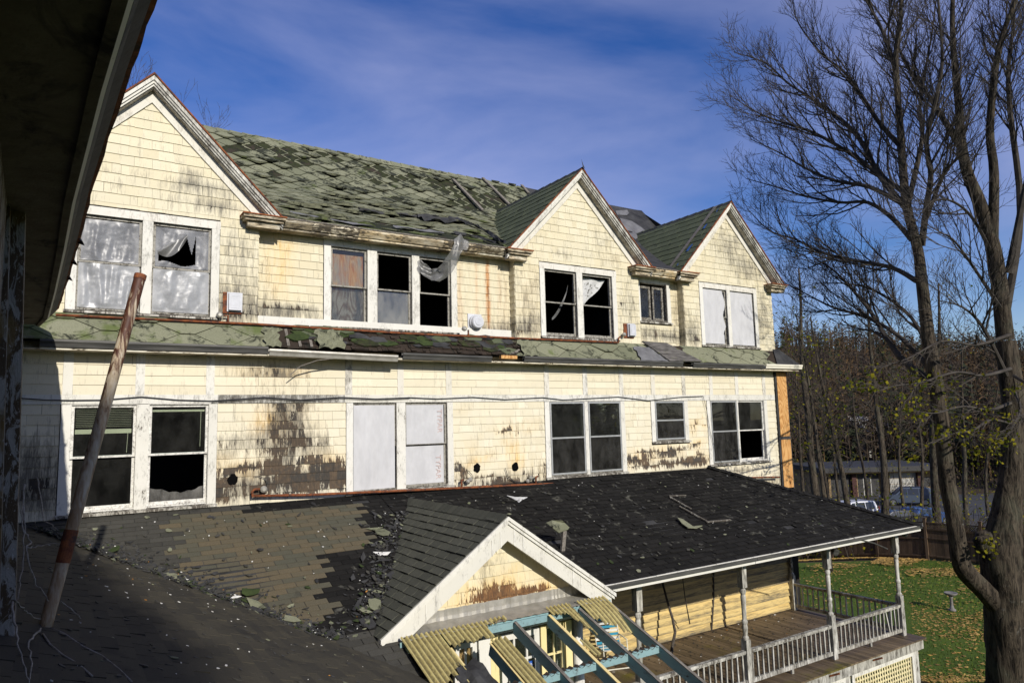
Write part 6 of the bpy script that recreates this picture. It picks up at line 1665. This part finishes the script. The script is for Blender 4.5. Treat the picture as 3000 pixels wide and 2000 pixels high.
limbs = [
 ([(2720, 995), (2701, 829), (2689, 733), (2657, 606), (2644, 478), (2638, 383), (2628, 255), (2625, 160), (2638, 64), (2641, -60), (2650, -200)], 15.3, 16.5, .15, .03, .9),
 ([(2663, 620), (2574, 510), (2523, 414), (2465, 351), (2383, 293), (2306, 242), (2242, 185), (2150, 153)], 15.8, 19.0, .085, .010, 1.25),
 ([(2650, 600), (2548, 548), (2446, 529), (2357, 491), (2281, 446), (2198, 408)], 15.8, 18.5, .07, .010, 1.2),
 ([(2645, 560), (2599, 529), (2485, 446), (2383, 389), (2306, 363), (2223, 332), (2150, 287)], 15.8, 18.0, .075, .010, 1.25),
 ([(2640, 430), (2574, 357), (2529, 287), (2472, 210), (2408, 159), (2340, 70), (2320, 0)], 16.0, 18.6, .07, .010, 1.2),
 ([(2625, 210), (2587, 96), (2555, 32), (2520, -40), (2480, -120)], 16.2, 17, .06, .012, 1.0),
 ([(2670, 702), (2612, 638), (2542, 593), (2459, 593), (2357, 574), (2274, 548), (2185, 523)], 15.7, 18.4, .07, .010, 1.25),
 ([(2685, 823), (2612, 784), (2497, 762), (2408, 740), (2332, 702), (2255, 676), (2190, 612)], 15.5, 19.0, .07, .010, 1.25),
 ([(2745, 1130), (2650, 1060), (2600, 995), (2555, 920), (2497, 848), (2440, 790), (2383, 755)], 15.2, 18.2, .10, .012, 1.2),
 ([(2700, 720), (2714, 606), (2727, 510), (2714, 414), (2740, 300), (2760, 180), (2750, 20), (2740, -120)], 15.6, 14.2, .085, .02, .95),
 ([(2660, 600), (2690, 470), (2702, 395), (2695, 319), (2708, 223), (2730, 100), (2745, -20)], 15.8, 17, .075, .015, .95),
 ([(2945, 995), (2918, 765), (2874, 606), (2835, 510), (2816, 415), (2810, 319), (2797, 191), (2790, 60), (2795, -100)], 15.6, 15.8, .20, .04, .9),
 ([(2823, 450), (2765, 351), (2720, 281), (2682, 236), (2644, 166), (2612, 96), (2574, 38), (2530, -20)], 15.8, 17.6, .085, .012, 1.2),
 ([(2908, 720), (2912, 510), (2900, 383), (2918, 191), (2944, 83), (2985, -20), (3010, -120)], 15.6, 15.0, .13, .03, .95),
 ([(2950, 900), (2990, 620), (2960, 330), (2955, 190), (2970, 60), (2960, -80)], 15.6, 16.6, .10, .025, .95),
 ([(2955, 800), (3010, 520), (3060, 300), (3080, 80)], 15.6, 14.6, .10, .02, .9),
 ([(2714, 640), (2760, 520), (2800, 470), (2850, 440)], 15.6, 14.8, .06, .012, 1.0),
 ([(2905, 740), (2850, 640), (2790, 590), (2730, 590), (2690, 640)], 15.6, 14.2, .05, .008, 1.0),
 ([(2930, 900), (2850, 780), (2790, 700), (2740, 680)], 15.5, 14.4, .05, .008, 1.0),
 ([(2740, 1100), (2640, 990), (2540, 930), (2440, 900), (2360, 860), (2300, 830)], 15.2, 19.2, .07, .008, 1.15),
 ([(2735, 1060), (2670, 930), (2560, 850), (2470, 830), (2380, 830)], 15.2, 19, .06, .008, 1.1),
 ([(2950, 1100), (2880, 960), (2820, 900), (2750, 880)], 15.4, 14.6, .06, .008, 1.0),
]
for pts, d0, d1, r0, r1, dm in limbs:
    T.limb(PP(pts, d0, d1), r0, r1, 0, LENS, [DENS[0]*dm, DENS[1], DENS[2]], start=.12 if r0 < .1 else .3)
# low drooping limbs that still carry leaves
T2 = Tree(23, up=-.01, spread=(.3, .7))
for pts, d0, d1, r0 in [([(2960, 1080), (2880, 1100), (2800, 1090), (2700, 1120), (2620, 1130), (2560, 1150)], 15.2, 12.5, .05), ([(2960, 1180), (2900, 1200), (2820, 1190), (2740, 1210), (2670, 1200)], 15.2, 12.0, .045),
                        ([(2960, 1240), (2900, 1230), (2850, 1260), (2790, 1270), (2730, 1300)], 15.2, 12.8, .04), ([(2975, 1150), (2990, 1200), (2960, 1260), (2930, 1300)], 15.2, 12.6, .04), ([(2960, 980), (2860, 1010), (2760, 1000), (2660, 1050), (2560, 1080)], 15.3, 13, .05),
                        ([(2970, 1100), (3040, 1150), (3020, 1200), (2980, 1220)], 15.2, 12.5, .04)]:
    T2.limb(PP(pts, d0, d1), r0, .008, 0, [1.1, .5], [3.0, 6.0], start=.2)
T.big.build('limb_wood', M['bark'], tree, smooth=True)
T.small.v += []; nb = MB(); nb.v = T.small.v; nb.f = T.small.f; nb.c = T.small.c
off = len(nb.v); nb.v = nb.v+T2.small.v; nb.f = nb.f+[tuple(i+off for i in q) for q in T2.small.f]; nb.c = nb.c+T2.small.c
nb.build('crown', M['twig'], tree)
if T2.big.v: T2.big.build('limb_wood', M['bark'], tree)
def leaf(mb, p, s_, rng, rd=None):
    d = rv(rng); d.z = -abs(d.z)*.7; d.normalize(); u = d.orthogonal().normalized(); v = d.cross(u); a = rng.uniform(0, 6.28); u, v = u*math.cos(a)+v*math.sin(a), -u*math.sin(a)+v*math.cos(a)
    c = (0, 0, rng.random() if rd is None else rd, 0)
    mb.add([p, p+(d*.45+u*.42)*s_, p+d*s_, p+(d*.45-u*.42)*s_], [(0, 1, 2, 3)], [c]*4)
lv = MB(); rl = random.Random(6)
for p in T2.tips:
    q = project(p)
    if q and q[1] > 1080 and rl.random() < .75:
        for _ in range(rl.randint(2, 5)): leaf(lv, p+rv(rl)*.10, rl.uniform(.055, .10), rl)
for _ in range(46): leaf(lv, at_t(2895+rl.gauss(0, 14), 1590+rl.gauss(0, 20), 14.3)+rv(rl)*.05, rl.uniform(.07, .12), rl, .6)
lv.build('leaves', M['yleaf'], tree)

# thinner trees beyond the porch roof
def wood_tree(px, pyb, depth, h, r0, seed, label, leafy=0, lean=0.0, levels=2, fork=None):
    b = at(px, pyb, depth); b.z = terrain(b.x, b.y)-.1
    t = thing('woodland_tree', label, 'tree', b, 'thin bare trees behind the porch roof')
    rng = random.Random(seed); W = Tree(seed, up=.16, spread=(.4, .85))
    P = [b]; d = Vector((lean, 0, 1)).normalized(); q = b; n = 9
    for i in range(n):
        d = (d+rv(rng)*.07+Vector((lean*.06, 0, .05))).normalized(); q = q+d*(h/n); P.append(q)
    P = smooth_path(P, 2)
    tk = MB(); tk.tube(P, [r0*(1-.82*(i/(len(P)-1))) for i in range(len(P))], 9); tk.build('trunk', M['bark'], t, smooth=True)
    W.limb(P, .001, .001, 0, [h*.24, h*.10, h*.045][:levels+1], [1.9 if h < 14 else 1.5, 1.8, 3.0][:levels+1], start=.30, rmin=.012)
    W.small.build('crown', M['twig_bg'], t)
    if leafy:
        l_ = MB()
        for p in W.tips:
            for _k in range(2):
              if rng.random() < leafy: leaf(l_, p+rv(rng)*.15, rng.uniform(.09, .18), rng)
        if l_.v: l_.build('leaves', M['yleaf'], t)
    return t
WT = [(2388, 1490, 40, 17, .27, 'tall grey tree nearest the plywood corner, trunk crossing the dark woods', .10),
      (2503, 1500, 43, 15, .22, 'slim tree standing just in front of the white car', .25),
      (2588, 1510, 41, 16, .26, 'dark straight trunk in front of the garage doors', .12),
      (2606, 1510, 46, 9, .24, 'reddish broken trunk close beside the dark straight trunk', .0),
      (2742, 1520, 44, 17, .28, 'dark tree behind the forked maple limb', .12),
      (2322, 1440, 48, 14, .18, 'thin tree touching the plywood corner of the house', .2),
      (2348, 1450, 56, 13, .17, 'thin tree between the plywood corner and the tall grey tree', .15),
      (2462, 1490, 55, 12, .14, 'slender sapling left of the white car', .3),
      (2700, 1500, 58, 13, .16, 'slender tree beside the lit garage wall', .2),
      (2430, 1470, 66, 14, .16, 'thin far tree in front of the garage corner', .2),
      (2650, 1500, 62, 13, .15, 'thin far tree in front of the white garage siding', .2),
      (2830, 1500, 52, 15, .20, 'tree behind the fence between the maple trunks', .15),
      (2895, 1500, 60, 12, .15, 'reddish slender trunk seen between the maple trunks', .1),
      (2545, 1480, 70, 14, .16, 'thin far tree rising over the garage roof', .2),
      (2990, 1500, 50, 14, .2, 'bare tree behind the fence at the picture edge', .1),
      (2775, 1500, 66, 15, .2, 'far bare tree behind the maple limb and fence', .1)]
for i, (px, py, dp, h, r0, lab, lf) in enumerate(WT): wood_tree(px, py, dp, h, r0, 200+i, lab, lf, lean=random.Random(i).uniform(-.06, .05))
# young yellow tree near the house corner
wood_tree(2420, 1500, 33, 12.5, .13, 330, 'young tree with sparse yellow leaves beside the right gable', .75, .03)
# twig tops showing over the ridge behind the left gable
for k, (px, dp) in enumerate(((395, 26), (510, 27), (640, 29), (345, 25))):
    b = on_y(px, 400, 22+k); top = b.z+({0: 1.9, 1: 1.0, 2: .55, 3: 1.7}[k])
    t = thing('ridge_tree', ('bare treetop poking over the tall left gable, beside its apex', 'small bare treetop just right of the left gable apex', 'lowest bare treetop showing over the green roof ridge', 'bare treetop between the dark eave and the left gable')[k], 'tree', (b.x, 23+k, -7.2))
    W = Tree(400+k, up=.15, spread=(.3, .7)); P = [Vector((b.x, 23+k, -7.2)), Vector((b.x+.1, 23+k, 2)), Vector((b.x-.1, 23+k, top*.8)), Vector((b.x, 23+k, top))]
    MB().tube(smooth_path(P, 3), [.2*(1-.09*i) for i in range(10)], 7).build('trunk', M['bark'], t)
    W.limb(smooth_path(P, 3)[4:], .002, .001, 0, [1.8, .8, .35], [2.6, 3.0, 4.0], start=.3); W.small.build('crown', M['twig_bg'], t)

# far wooded hillside, one mass
fw_ = random.Random(50); wood = {'a': MB(), 'b': MB(), 'c': MB()}
M['wood_a'] = simple('bare_wood_mass', (.034, .025, .017), (.066, .047, .030), (.3, .3, .3), 1.0)
M['wood_b'] = simple('russet_wood_mass', (.055, .032, .014), (.090, .055, .022), (.3, .3, .3), 1.0)
M['wood_c'] = simple('evergreen_wood_mass', (.012, .016, .007), (.026, .031, .012), (.3, .3, .3), 1.0)
for i in range(3600):
    t_ = 76+((fw_.random())**1.5)*255; q_ = fw_.uniform(.26, .86)*t_*1.0
    if t_ < 92 and fw_.random() < .5: continue
    x, y, _ = tq(t_, q_, 0); z = terrain(x, y)-.3; h = fw_.uniform(6, 14)*(1.25 if fw_.random() < .1 else 1); k = fw_.choices('abc', [52, 32, 12])[0]; mb = wood[k]
    if 60 < t_ < 94 and q_ < 58: continue
    rd = fw_.random(); c = [(0, 0, rd, 0)]
    w_ = .10+.0007*t_
    mb.add([(x-w_, y, z), (x+w_, y, z), (x+.03, y, z+h*.8), (x, y+w_, z)], [(0, 1, 2), (1, 3, 2)])
    nb_ = 26 if t_ < 160 else 16
    for j in range(nb_):
        f = fw_.uniform(.25, .98); a = fw_.uniform(0, 6.283); el = fw_.uniform(.2, 1.2) if k != 'c' else fw_.uniform(-.5, .1)
        ln = h*(.34*(1.15-f) if k != 'c' else .30*(1.08-f)); p = Vector((x, y, z+h*f)); d = Vector((math.cos(a)*math.cos(el), math.sin(a)*math.cos(el), math.sin(el)))
        s_ = d.orthogonal().normalized()*(w_*.5 if k != 'c' else w_*2.6)
        mb.add([p-s_, p+s_, p+d*ln], [(0, 1, 2)])
        if k == 'b' or (k == 'a' and j % 3 == 0):
            p2 = p+d*ln*fw_.uniform(.4, 1); sz = w_*fw_.uniform(1.0, 3.0); u1, u2 = rv(fw_)*sz, rv(fw_)*sz; mb.add([p2, p2+u1, p2+u2], [(0, 1, 2)])
for k, lab in (('a', 'grey brown bare woods covering the far hillside'), ('b', 'russet leafed woods scattered on the far hillside'), ('c', 'dark evergreens scattered on the far hillside')):
    o = wood[k].build('hillside_woods', M['wood_'+k], kind='stuff'); o['label'] = lab; o['category'] = 'woods'
# undergrowth between the trunks
ug = MB(); 
for i in range(9000):
    t_ = fw_.uniform(38, 50) if i % 3 else fw_.uniform(71, 88); q_ = t_*fw_.uniform(.28, .80); x, y, _ = tq(t_, q_, 0); z = terrain(x, y)
    hh = fw_.random()**1.6*(3.6 if i % 3 else 5.0)
    if i % 3 and fw_.random() < .55: hh *= .35
    leaf(ug, Vector((x, y, z+hh)), fw_.uniform(.10, .2), fw_)
o = ug.build('undergrowth_leaves', M['yleaf'], kind='stuff'); o['label'] = 'sparse yellow green undergrowth between the far trunks'; o['category'] = 'undergrowth'
ug = MB()
for i in range(900):
    t_ = fw_.uniform(38, 48) if i % 2 else fw_.uniform(72, 90); q_ = t_*fw_.uniform(.27, .82); x, y, _ = tq(t_, q_, 0); z = terrain(x, y); p = Vector((x, y, z)); d = Vector((fw_.uniform(-.5, .5), fw_.uniform(-.5, .5), 1)).normalized()
    for j in range(3):
        p2 = p+d*fw_.uniform(.5, 1.3); ug.tube([p, p2], [.018, .012], 3, cap=False); p = p2; d = (d+rv(fw_)*.6).normalized()
o = ug.build('undergrowth_stems', M['twig_bg'], kind='stuff'); o['label'] = 'thin bare brush stems between the far trunks'; o['category'] = 'undergrowth'

# ================================================================== FENCE
fence = thing('board_fence', 'brown board fence with lattice top along the far edge of the lawn', 'fence', on_z(2725, 1632, -7.2))
M['fence'] = simple('fence_boards', (.060, .038, .022), (.105, .068, .040), (6, 6, 1.2), .9, bump=.4, rnd=.3)
A_ = on_z(2430, 1600, -7.2); B_ = on_z(2868, 1652, -7.2)
fd = (B_-A_); fl_ = fd.length; fd = fd/fl_; fn = Vector((-fd.y, fd.x, 0)); 
if fn.y > 0: fn = -fn
S0 = -4.0; NB = 8; bay = 2.45
ref = (on_z(2725, 1632, -7.2)-A_).dot(fd)
starts = [ref+bay*k for k in range(-5, 5)]
def fz(s_): p = A_+fd*s_; return terrain(p.x, p.y)
for s_ in starts:
    p = A_+fd*s_; z = fz(s_)
    MB((0, 0, random.random(), 0)).beam((p.x, p.y, z-.1), (p.x, p.y, z+2.02), .12, .12, up=fd).build('post', M['fence'], fence)
    MB((0, 0, .5, 0)).beam((p.x, p.y, z+2.02), (p.x, p.y, z+2.06), .17, .17, up=fd).build('post_cap', M['fence'], fence)
    p2 = A_+fd*(s_+bay); z2 = fz(s_+bay)
    e = .07; a = p+fd*e; b = p2-fd*e
    for hz, hh in ((1.82, .05), (1.50, .08), (1.05, .06), (.2, .08)):
        MB((0, 0, random.random(), 0)).beam((a.x, a.y, z+hz)+(), (b.x, b.y, z2+hz), .05, hh).build('rail', M['fence'], fence)
    nbd = 16
    for k in range(nbd):
        q = a.lerp(b, (k+.5)/nbd)+fn*(-.035); zz = z+(z2-z)*(k+.5)/nbd
        MB((0, 0, random.random(), 0)).beam((q.x, q.y, zz+.03), (q.x, q.y, zz+1.47), (b-a).length/nbd-.008, .018, up=fn).build('board', M['fence'], fence)
    lt_ = MB(); n = 26
    for k in range(n):
        u0 = (k)/n
        for sg in (-1, 1):
            c0 = a.lerp(b, u0); c1 = a.lerp(b, min(1, max(0, u0+sg*.10)))
            lt_.beam((c0.x, c0.y, z+1.54), (c1.x, c1.y, z+1.80), .03, .008, up=fn)
    lt_.build('lattice_panel', M['fence'], fence, kind='stuff')

# bird bath on the lawn
p = on_z(2790, 1790, -7.2); bb_ = thing('bird_bath', 'small grey stone bird bath on the shaded lawn', 'bird bath', (p.x, p.y, terrain(p.x, p.y)))
M['stone'] = simple('grey_stone', (.13, .125, .115), (.20, .19, .175), (9, 9, 9), .9)
MB().lathe([(.13, 0), (.13, .05), (.07, .09), (.05, .22), (.05, .44), (.08, .52)], tuple(bb_.location), 16).build('pedestal', M['stone'], bb_, smooth=True)
MB().lathe([(.08, .52), (.18, .56), (.22, .62), (.22, .645), (.20, .64), (.12, .60), (.02, .59)], tuple(bb_.location), 20).build('basin', M['stone'], bb_, smooth=True)

# ================================================================== FALLEN LEAVES
M['fallen'] = simple('fallen_leaf', (.30, .17, .035), (.46, .30, .09), (4, 4, 4), .8, rnd=.45)
fl = MB(); fr_ = random.Random(91)
def put_leaf(x, y, s_):
    if x < 17.2 and y < 21: return
    z = terrain(x, y)+.015; a = fr_.uniform(0, 6.28); c = (0, 0, fr_.random(), 0); t1, t2 = fr_.uniform(-.4, .4), fr_.uniform(-.4, .4)
    pts = [(1, 0), (0, .7), (-1, 0), (0, -.7)]
    fl.add([(x+s_*(u*math.cos(a)-v*math.sin(a)), y+s_*(u*math.sin(a)+v*math.cos(a)), z+abs(s_*(u*t1+v*t2))) for u, v in pts], [(0, 1, 2, 3)], [c]*4)
for i in range(13000):
    t_ = 35.5-abs(fr_.gauss(0, 3.2)); s0_ = fr_.uniform(-13, 14); p = A_+fd*(ref+s0_); dist = (p.x*SY+p.y*CY)
    back = abs(fr_.gauss(0, 2.8)); q = p+fn*back
    if math.sin(q.x*1.3+2*math.sin(q.y*.8))+math.sin(q.y*1.9+q.x*.4) < -.2+back*.10: continue
    put_leaf(q.x, q.y, fr_.uniform(.05, .11))
for i in range(4200):
    put_leaf(*(lambda v: (v.x, v.y))(tqv(fr_.uniform(14, 36), fr_.uniform(.20, .80)) if False else Vector(tq(*(lambda t: (t, t*fr_.uniform(.22, .85)))(fr_.uniform(13, 36)), 0))), fr_.uniform(.04, .085))
for i in range(900):
    px = fr_.uniform(2670, 2960); py = 1815+(px-2700)*.10+fr_.gauss(0, 28); p = on_z(px, py, -7.2); put_leaf(p.x, p.y, fr_.uniform(.03, .07))
for i in range(500):
    p = on_z(fr_.uniform(2700, 2990), 2000-abs(fr_.gauss(0, 14)), -7.2); put_leaf(p.x, p.y, fr_.uniform(.03, .06))
o = fl.build('fallen_leaves', M['fallen'], kind='stuff'); o['label'] = 'tan and yellow autumn leaves strewn over the lawn'; o['category'] = 'leaves'
gr = MB(); gr_ = random.Random(92)
for i in range(26000):
    t_ = gr_.uniform(16, 35); x, y, _ = tq(t_, t_*gr_.uniform(.30, .78), 0)
    if x < 17: continue
    z = terrain(x, y); h = gr_.uniform(.03, .09); a = gr_.uniform(0, 6.28); w_ = .018
    gr.add([(x-w_*math.cos(a), y-w_*math.sin(a), z), (x+w_*math.cos(a), y+w_*math.sin(a), z), (x+gr_.uniform(-.03, .03), y+gr_.uniform(-.03, .03), z+h)], [(0, 1, 2)])
o = gr.build('grass', M['grass'], kind='stuff'); o['label'] = 'short green lawn grass'; o['category'] = 'grass'

# ================================================================== GARAGE AND CARS
GT, GZ = 79.0, -8.9
M['tan_wall'] = flat('tan_wall', (.26, .18, .085), .8); M['dark_wall'] = flat('garage_door_paint', (.030, .029, .028), .7); M['white_wall'] = flat('white_garage_siding', (.34, .33, .30), .7); M['red_post'] = flat('red_brown_post', (.05, .018, .014), .8)
def gq(px):
    r = ray(px, 1420); k = GT/(r.x*SY+r.y*CY); p = r*k; return p.x*CY-p.y*SY
gar = thing('garage', 'low flat roofed garage with dark doors and tan walls beyond the trees', 'garage', tq(GT, gq(2560), GZ))
def gbox(q0, q1, z0, z1, t0, t1, mat, name, par=None):
    m_ = MB(); c = [tq(t0, q0, z0), tq(t0, q1, z0), tq(t1, q1, z0), tq(t1, q0, z0), tq(t0, q0, z1), tq(t0, q1, z1), tq(t1, q1, z1), tq(t1, q0, z1)]
    return m_.add(c, [(0, 3, 2, 1), (4, 5, 6, 7), (0, 1, 5, 4), (1, 2, 6, 5), (2, 3, 7, 6), (3, 0, 4, 7)]).build(name, M[mat], par or gar)
g0, g1 = gq(2412), gq(2745)
gbox(g0, g1, GZ, GZ+2.7, GT, GT+9, 'tan_wall', 'wall'); gbox(g0-.8, g1+.8, GZ+2.72, GZ+3.25, GT-1.6, GT+9.5, 'dark_wall', 'roof')
gbox(g0-.7, g1+.7, GZ+2.60, GZ+2.715, GT-1.4, GT+.0, 'tan_wall', 'eave_soffit')
for a, b, m_ in ((2424, 2494, 'dark_wall'), (2509, 2574, 'dark_wall'), (2606, 2684, 'white_wall')):
    d_ = gbox(gq(a), gq(b), GZ+.02, GZ+2.45, GT-.12, GT-.02, m_, 'garage_door')
    for k in range(1, 4): gbox(gq(a)+.05, gq(b)-.05, GZ+.02+.6*k, GZ+.05+.6*k, GT-.14, GT-.121, 'tan_wall' if m_ == 'white_wall' else 'dark_wall', 'door_rib', d_)
for a in (2498, 2590, 2690): gbox(gq(a)-.25, gq(a)+.25, GZ, GZ+2.6, GT-.5, GT-.15, 'red_post', 'post')
for a in (2428, 2506): gbox(gq(a)-.12, gq(a)+.12, GZ, GZ+2.5, GT-.3, GT-.15, 'tan_wall', 'door_jamb')
m_ = MB(); q0, q1 = gq(2527), gq(2551)
fb = [gbox(q0, q0+.09, GZ+.1, GZ+2.0, GT-.17, GT-.145, 'white_wall', 'door_frame'), gbox(q1-.09, q1, GZ+.1, GZ+2.0, GT-.17, GT-.145, 'white_wall', 'door_frame'), gbox(q0+.09, q1-.09, GZ+1.9, GZ+2.0, GT-.17, GT-.145, 'white_wall', 'door_frame')]
gbox(gq(2700), gq(2728), GZ+.9, GZ+1.9, GT-.06, GT-.01, 'dark_wall', 'window')
# pale house up the slope behind the garage
wh = thing('white_house', 'pale gabled house half hidden by trees on the slope above the garage', 'house', tq(120, .40*120, terrain(*tq(120, 48, 0)[:2])))
hz = at(2570, 1300, 120).z
def hq(px, T_):
    r = ray(px, 1280); k = T_/(r.x*SY+r.y*CY); p = r*k; return p.x*CY-p.y*SY
h0, h1 = hq(2520, 118), hq(2625, 118)
zt = at(2570, 1232, 118).z; zb = zt-6
MB().add([tq(118, h0, zb), tq(118, h1, zb), tq(118, h1, zt-1.6), tq(118, h0, zt-1.6), tq(126, h0, zb), tq(126, h1, zb), tq(126, h1, zt-1.6), tq(126, h0, zt-1.6)], [(0, 1, 2, 3), (0, 3, 7, 4), (1, 5, 6, 2)]).build('wall', M['white_wall'], wh)
M['pale_roof'] = flat('pale_metal_roof', (.40, .39, .36), .4)
MB().add([tq(117, h0-.5, zt-1.7), tq(117, h1+.5, zt-1.7), tq(122, h1+.5, zt+.9), tq(122, h0-.5, zt+.9), tq(127, h0-.5, zt-1.7), tq(127, h1+.5, zt-1.7)], [(0, 1, 2, 3), (3, 2, 5, 4)]).build('roof', M['pale_roof'], wh)
for k in range(3):
    a = h0+(h1-h0)*(.2+.28*k); c_ = [tq(117.9, a, zt-4), tq(117.9, a+.9, zt-4), tq(117.9, a+.9, zt-2.6), tq(117.9, a, zt-2.6)]; MB().add(c_+[tq(117.97, 0, 0)]*0, [(0, 1, 2, 3)]).build('window', M['dark_wall'], wh)

# cars
def car_paint(name, c): 
    m, nt, out = new_mat(name); s = NT(nt); b = s.bsdf(c, .3, .5); b.inputs['Coat Weight'].default_value = .6; s.l(b.outputs[0], out.inputs[0]); return m
M['car_white'] = car_paint('white_car_paint', (.65, .66, .68)); M['car_blue'] = car_paint('blue_car_paint', (.02, .05, .14)); M['car_dark'] = car_paint('dark_car_paint', (.012, .013, .016)); M['car_silver'] = car_paint('silver_blue_car_paint', (.05, .065, .09))
M['tyre'] = flat('tyre_rubber', (.015, .015, .015), .9); M['rim'] = flat('wheel_metal', (.35, .35, .36), .3, .8); M['car_glass'] = car_paint('tinted_car_glass', (.008, .010, .014)); M['tail'] = flat('tail_lamp', (.30, .015, .01), .3); M['head'] = flat('head_lamp', (.6, .6, .62), .2)
def car(px, py_top, depth, rotz, mat, label, suv=True):
    p = at(px, py_top, depth); z = terrain(p.x, p.y)+.02 if depth < 47 else -8.855
    root = thing('parked_car', label, 'car', (0, 0, 0), 'cars parked beyond the fence')
    H = 1.72 if suv else 1.46; Lh = 2.3; W_ = .90
    side = [(-Lh, .45), (-Lh+.02, .95), (-Lh+.12, 1.05), (-2.0, H-.12) if suv else (-1.75, 1.08), (-1.85, H-.03) if suv else (-1.1, H-.05), (-.4, H), (.45, H-.04), (1.15, 1.08), (2.1, .92), (2.28, .70), (2.3, .42), (1.9, .28), (-1.9, .28)]
    secs = [(-W_, .93), (-W_*.97, 1.0), (W_*.97, 1.0), (W_, .93)]
    def sec(y, sc): return [(x, y*(1-.16*max(0, (zz-1.0))/.7), (zz-.65)*sc+.65) for x, zz in side]
    vs = []; n = len(side)
    for y, sc in secs: vs += sec(y, sc)
    body = MB().add(vs, [(j*n+i, j*n+(i+1) % n, (j+1)*n+(i+1) % n, (j+1)*n+i) for j in range(3) for i in range(n)]+[tuple(range(n)), tuple(range(4*n-1, 3*n-1, -1))])
    body.build('body', M[mat], root)
    for s_ in (-1, 1):
        yy = lambda zz: s_*(W_*(1-.16*max(0, (zz-1.0))/.7)+.006)
        zs, ze = 1.04, H-.10
        for xs_ in (((-1.85, -.95, -.95, -1.78) if suv else (-1.3, -.6, -.6, -1.0)), (-.88, .05, .05, -.88) if suv else (-.53, .2, .2, -.53), (.12, .98, .42, .12)):
            q = [(xs_[0], yy(zs), zs), (xs_[1], yy(zs), zs), (xs_[2], yy(ze), ze), (xs_[3], yy(ze), ze)]; MB().add(q, [(0, 1, 2, 3)]).build('side_window', M['car_glass'], root)
        for x in (-1.40, 1.42):
            wl = MB(); nn = 18; vs = []
            for yq, r_ in ((s_*(W_-.20), .33), (s_*(W_+.012), .33), (s_*(W_+.012), .23)):
                for k in range(nn): vs.append((x+r_*math.cos(6.283*k/nn), yq, .33+r_*math.sin(6.283*k/nn)))
            wl.add(vs, [(j*nn+k, j*nn+(k+1) % nn, (j+1)*nn+(k+1) % nn, (j+1)*nn+k) for j in range(2) for k in range(nn)]); o = wl.build('wheel', M['tyre'], root)
            MB().add([(x+.22*math.cos(6.283*k/12), s_*(W_+.008), .33+.22*math.sin(6.283*k/12)) for k in range(12)], [tuple(range(12))]).build('rim', M['rim'], o)
        MB().box(-Lh-.01, -Lh+.10, s_*W_*.98-.09, s_*W_*.98+.012 if s_ > 0 else s_*W_*.98+.09, .92, 1.22 if suv else 1.06).build('tail_light', M['tail'], root)
        MB().box(2.16, 2.31, s_*W_*.8-.16, s_*W_*.8+.16, .66, .80).build('headlight', M['head'], root)
    rx0, rx1 = (-2.04, -1.95) if suv else (-1.70, -1.2)
    MB().add([(rx0-.06 if suv else -1.76, -.68, 1.14), (rx0-.06 if suv else -1.76, .68, 1.14), (rx1-.02, .62, H-.16), (rx1-.02, -.62, H-.16)], [(0, 1, 2, 3)]).build('rear_window', M['car_glass'], root)
    MB().add([(1.13, -.74, 1.12), (1.13, .74, 1.12), (.56, .66, H-.09), (.56, -.66, H-.09)], [(0, 1, 2, 3)]).build('windscreen', M['car_glass'], root)
    root.location = (p.x, p.y, z); root.rotation_euler = (0, 0, rotz)
    return root
fwd_ang = math.atan2(CY, SY)
car(2488, 1480, 59, fwd_ang+1.9, 'car_white', 'white sport utility car showing its rear beyond the porch roof')
car(2700, 1500, 56, fwd_ang-1.2, 'car_blue', 'dark blue car parked just behind the fence', False)
car(2632, 1500, 55, fwd_ang-1.4, 'car_dark', 'black car parked left of the dark blue car behind the fence', False)
car(2655, 1440, 69, fwd_ang+1.3, 'car_silver', 'silver blue car parked in front of the white garage door', True)

# unseen dark woods added behind the viewer for the window panes to mirror
rw = MB(); rb = random.Random(71)
for i in range(520):
    x = rb.uniform(-70, 75); y = -52-abs(rb.gauss(0, 14)); z = -7.4; h = rb.uniform(9, 15); w_ = .2
    rw.add([(x-w_, y, z), (x+w_, y, z), (x, y, z+h)], [(0, 1, 2)])
    for j in range(46):
        f = rb.uniform(.05, .98); a = rb.uniform(0, 6.283); ln = h*.36*(1.2-f); p = Vector((x, y, z+h*f)); dd = Vector((math.cos(a), math.sin(a), rb.uniform(-.2, .8))).normalized(); s_ = dd.orthogonal().normalized()*.35
        rw.add([p-s_, p+s_, p+dd*ln], [(0, 1, 2)])
o = rw.build('reflection_woods', M['wood_a'], kind='stuff'); o['label'] = 'unseen bare woods added behind the viewpoint for the window panes to mirror'; o['category'] = 'woods'

# unseen spruce added behind the viewpoint, shaped to shade the near roof softly
spx, spy, spt = -1.35, -36.0, 23.4
spr = thing('shade_spruce', 'unseen tall dark spruce added behind the viewpoint to cast soft shade on the near roof', 'tree', (spx, spy, -7.2))
MB().tube([(spx, spy, -7.3), (spx, spy, spt-1)], [.35, .05], 8).build('trunk', M['bark'], spr)
sm_ = MB(); sr = random.Random(12); z = spt; k = 0
while z > -5:
    r_ = min(5.2, (spt-z)*.43+.25); n = 26; ph_ = sr.uniform(0, 6); vs = [(spx, spy, z+.5)]
    for i in range(n): a_ = 6.283*i/n+ph_; q = r_*(1.0 if i % 2 else .66)*sr.uniform(.75, 1.12); vs.append((spx+q*math.cos(a_), spy+q*math.sin(a_), z-.35*r_-sr.uniform(0, .3)))
    sm_.add(vs, [(0, i+1, (i+1) % n+1) for i in range(n)]); z -= .42+.1*sr.random()
sm_.build('crown', M['wood_c'], spr)
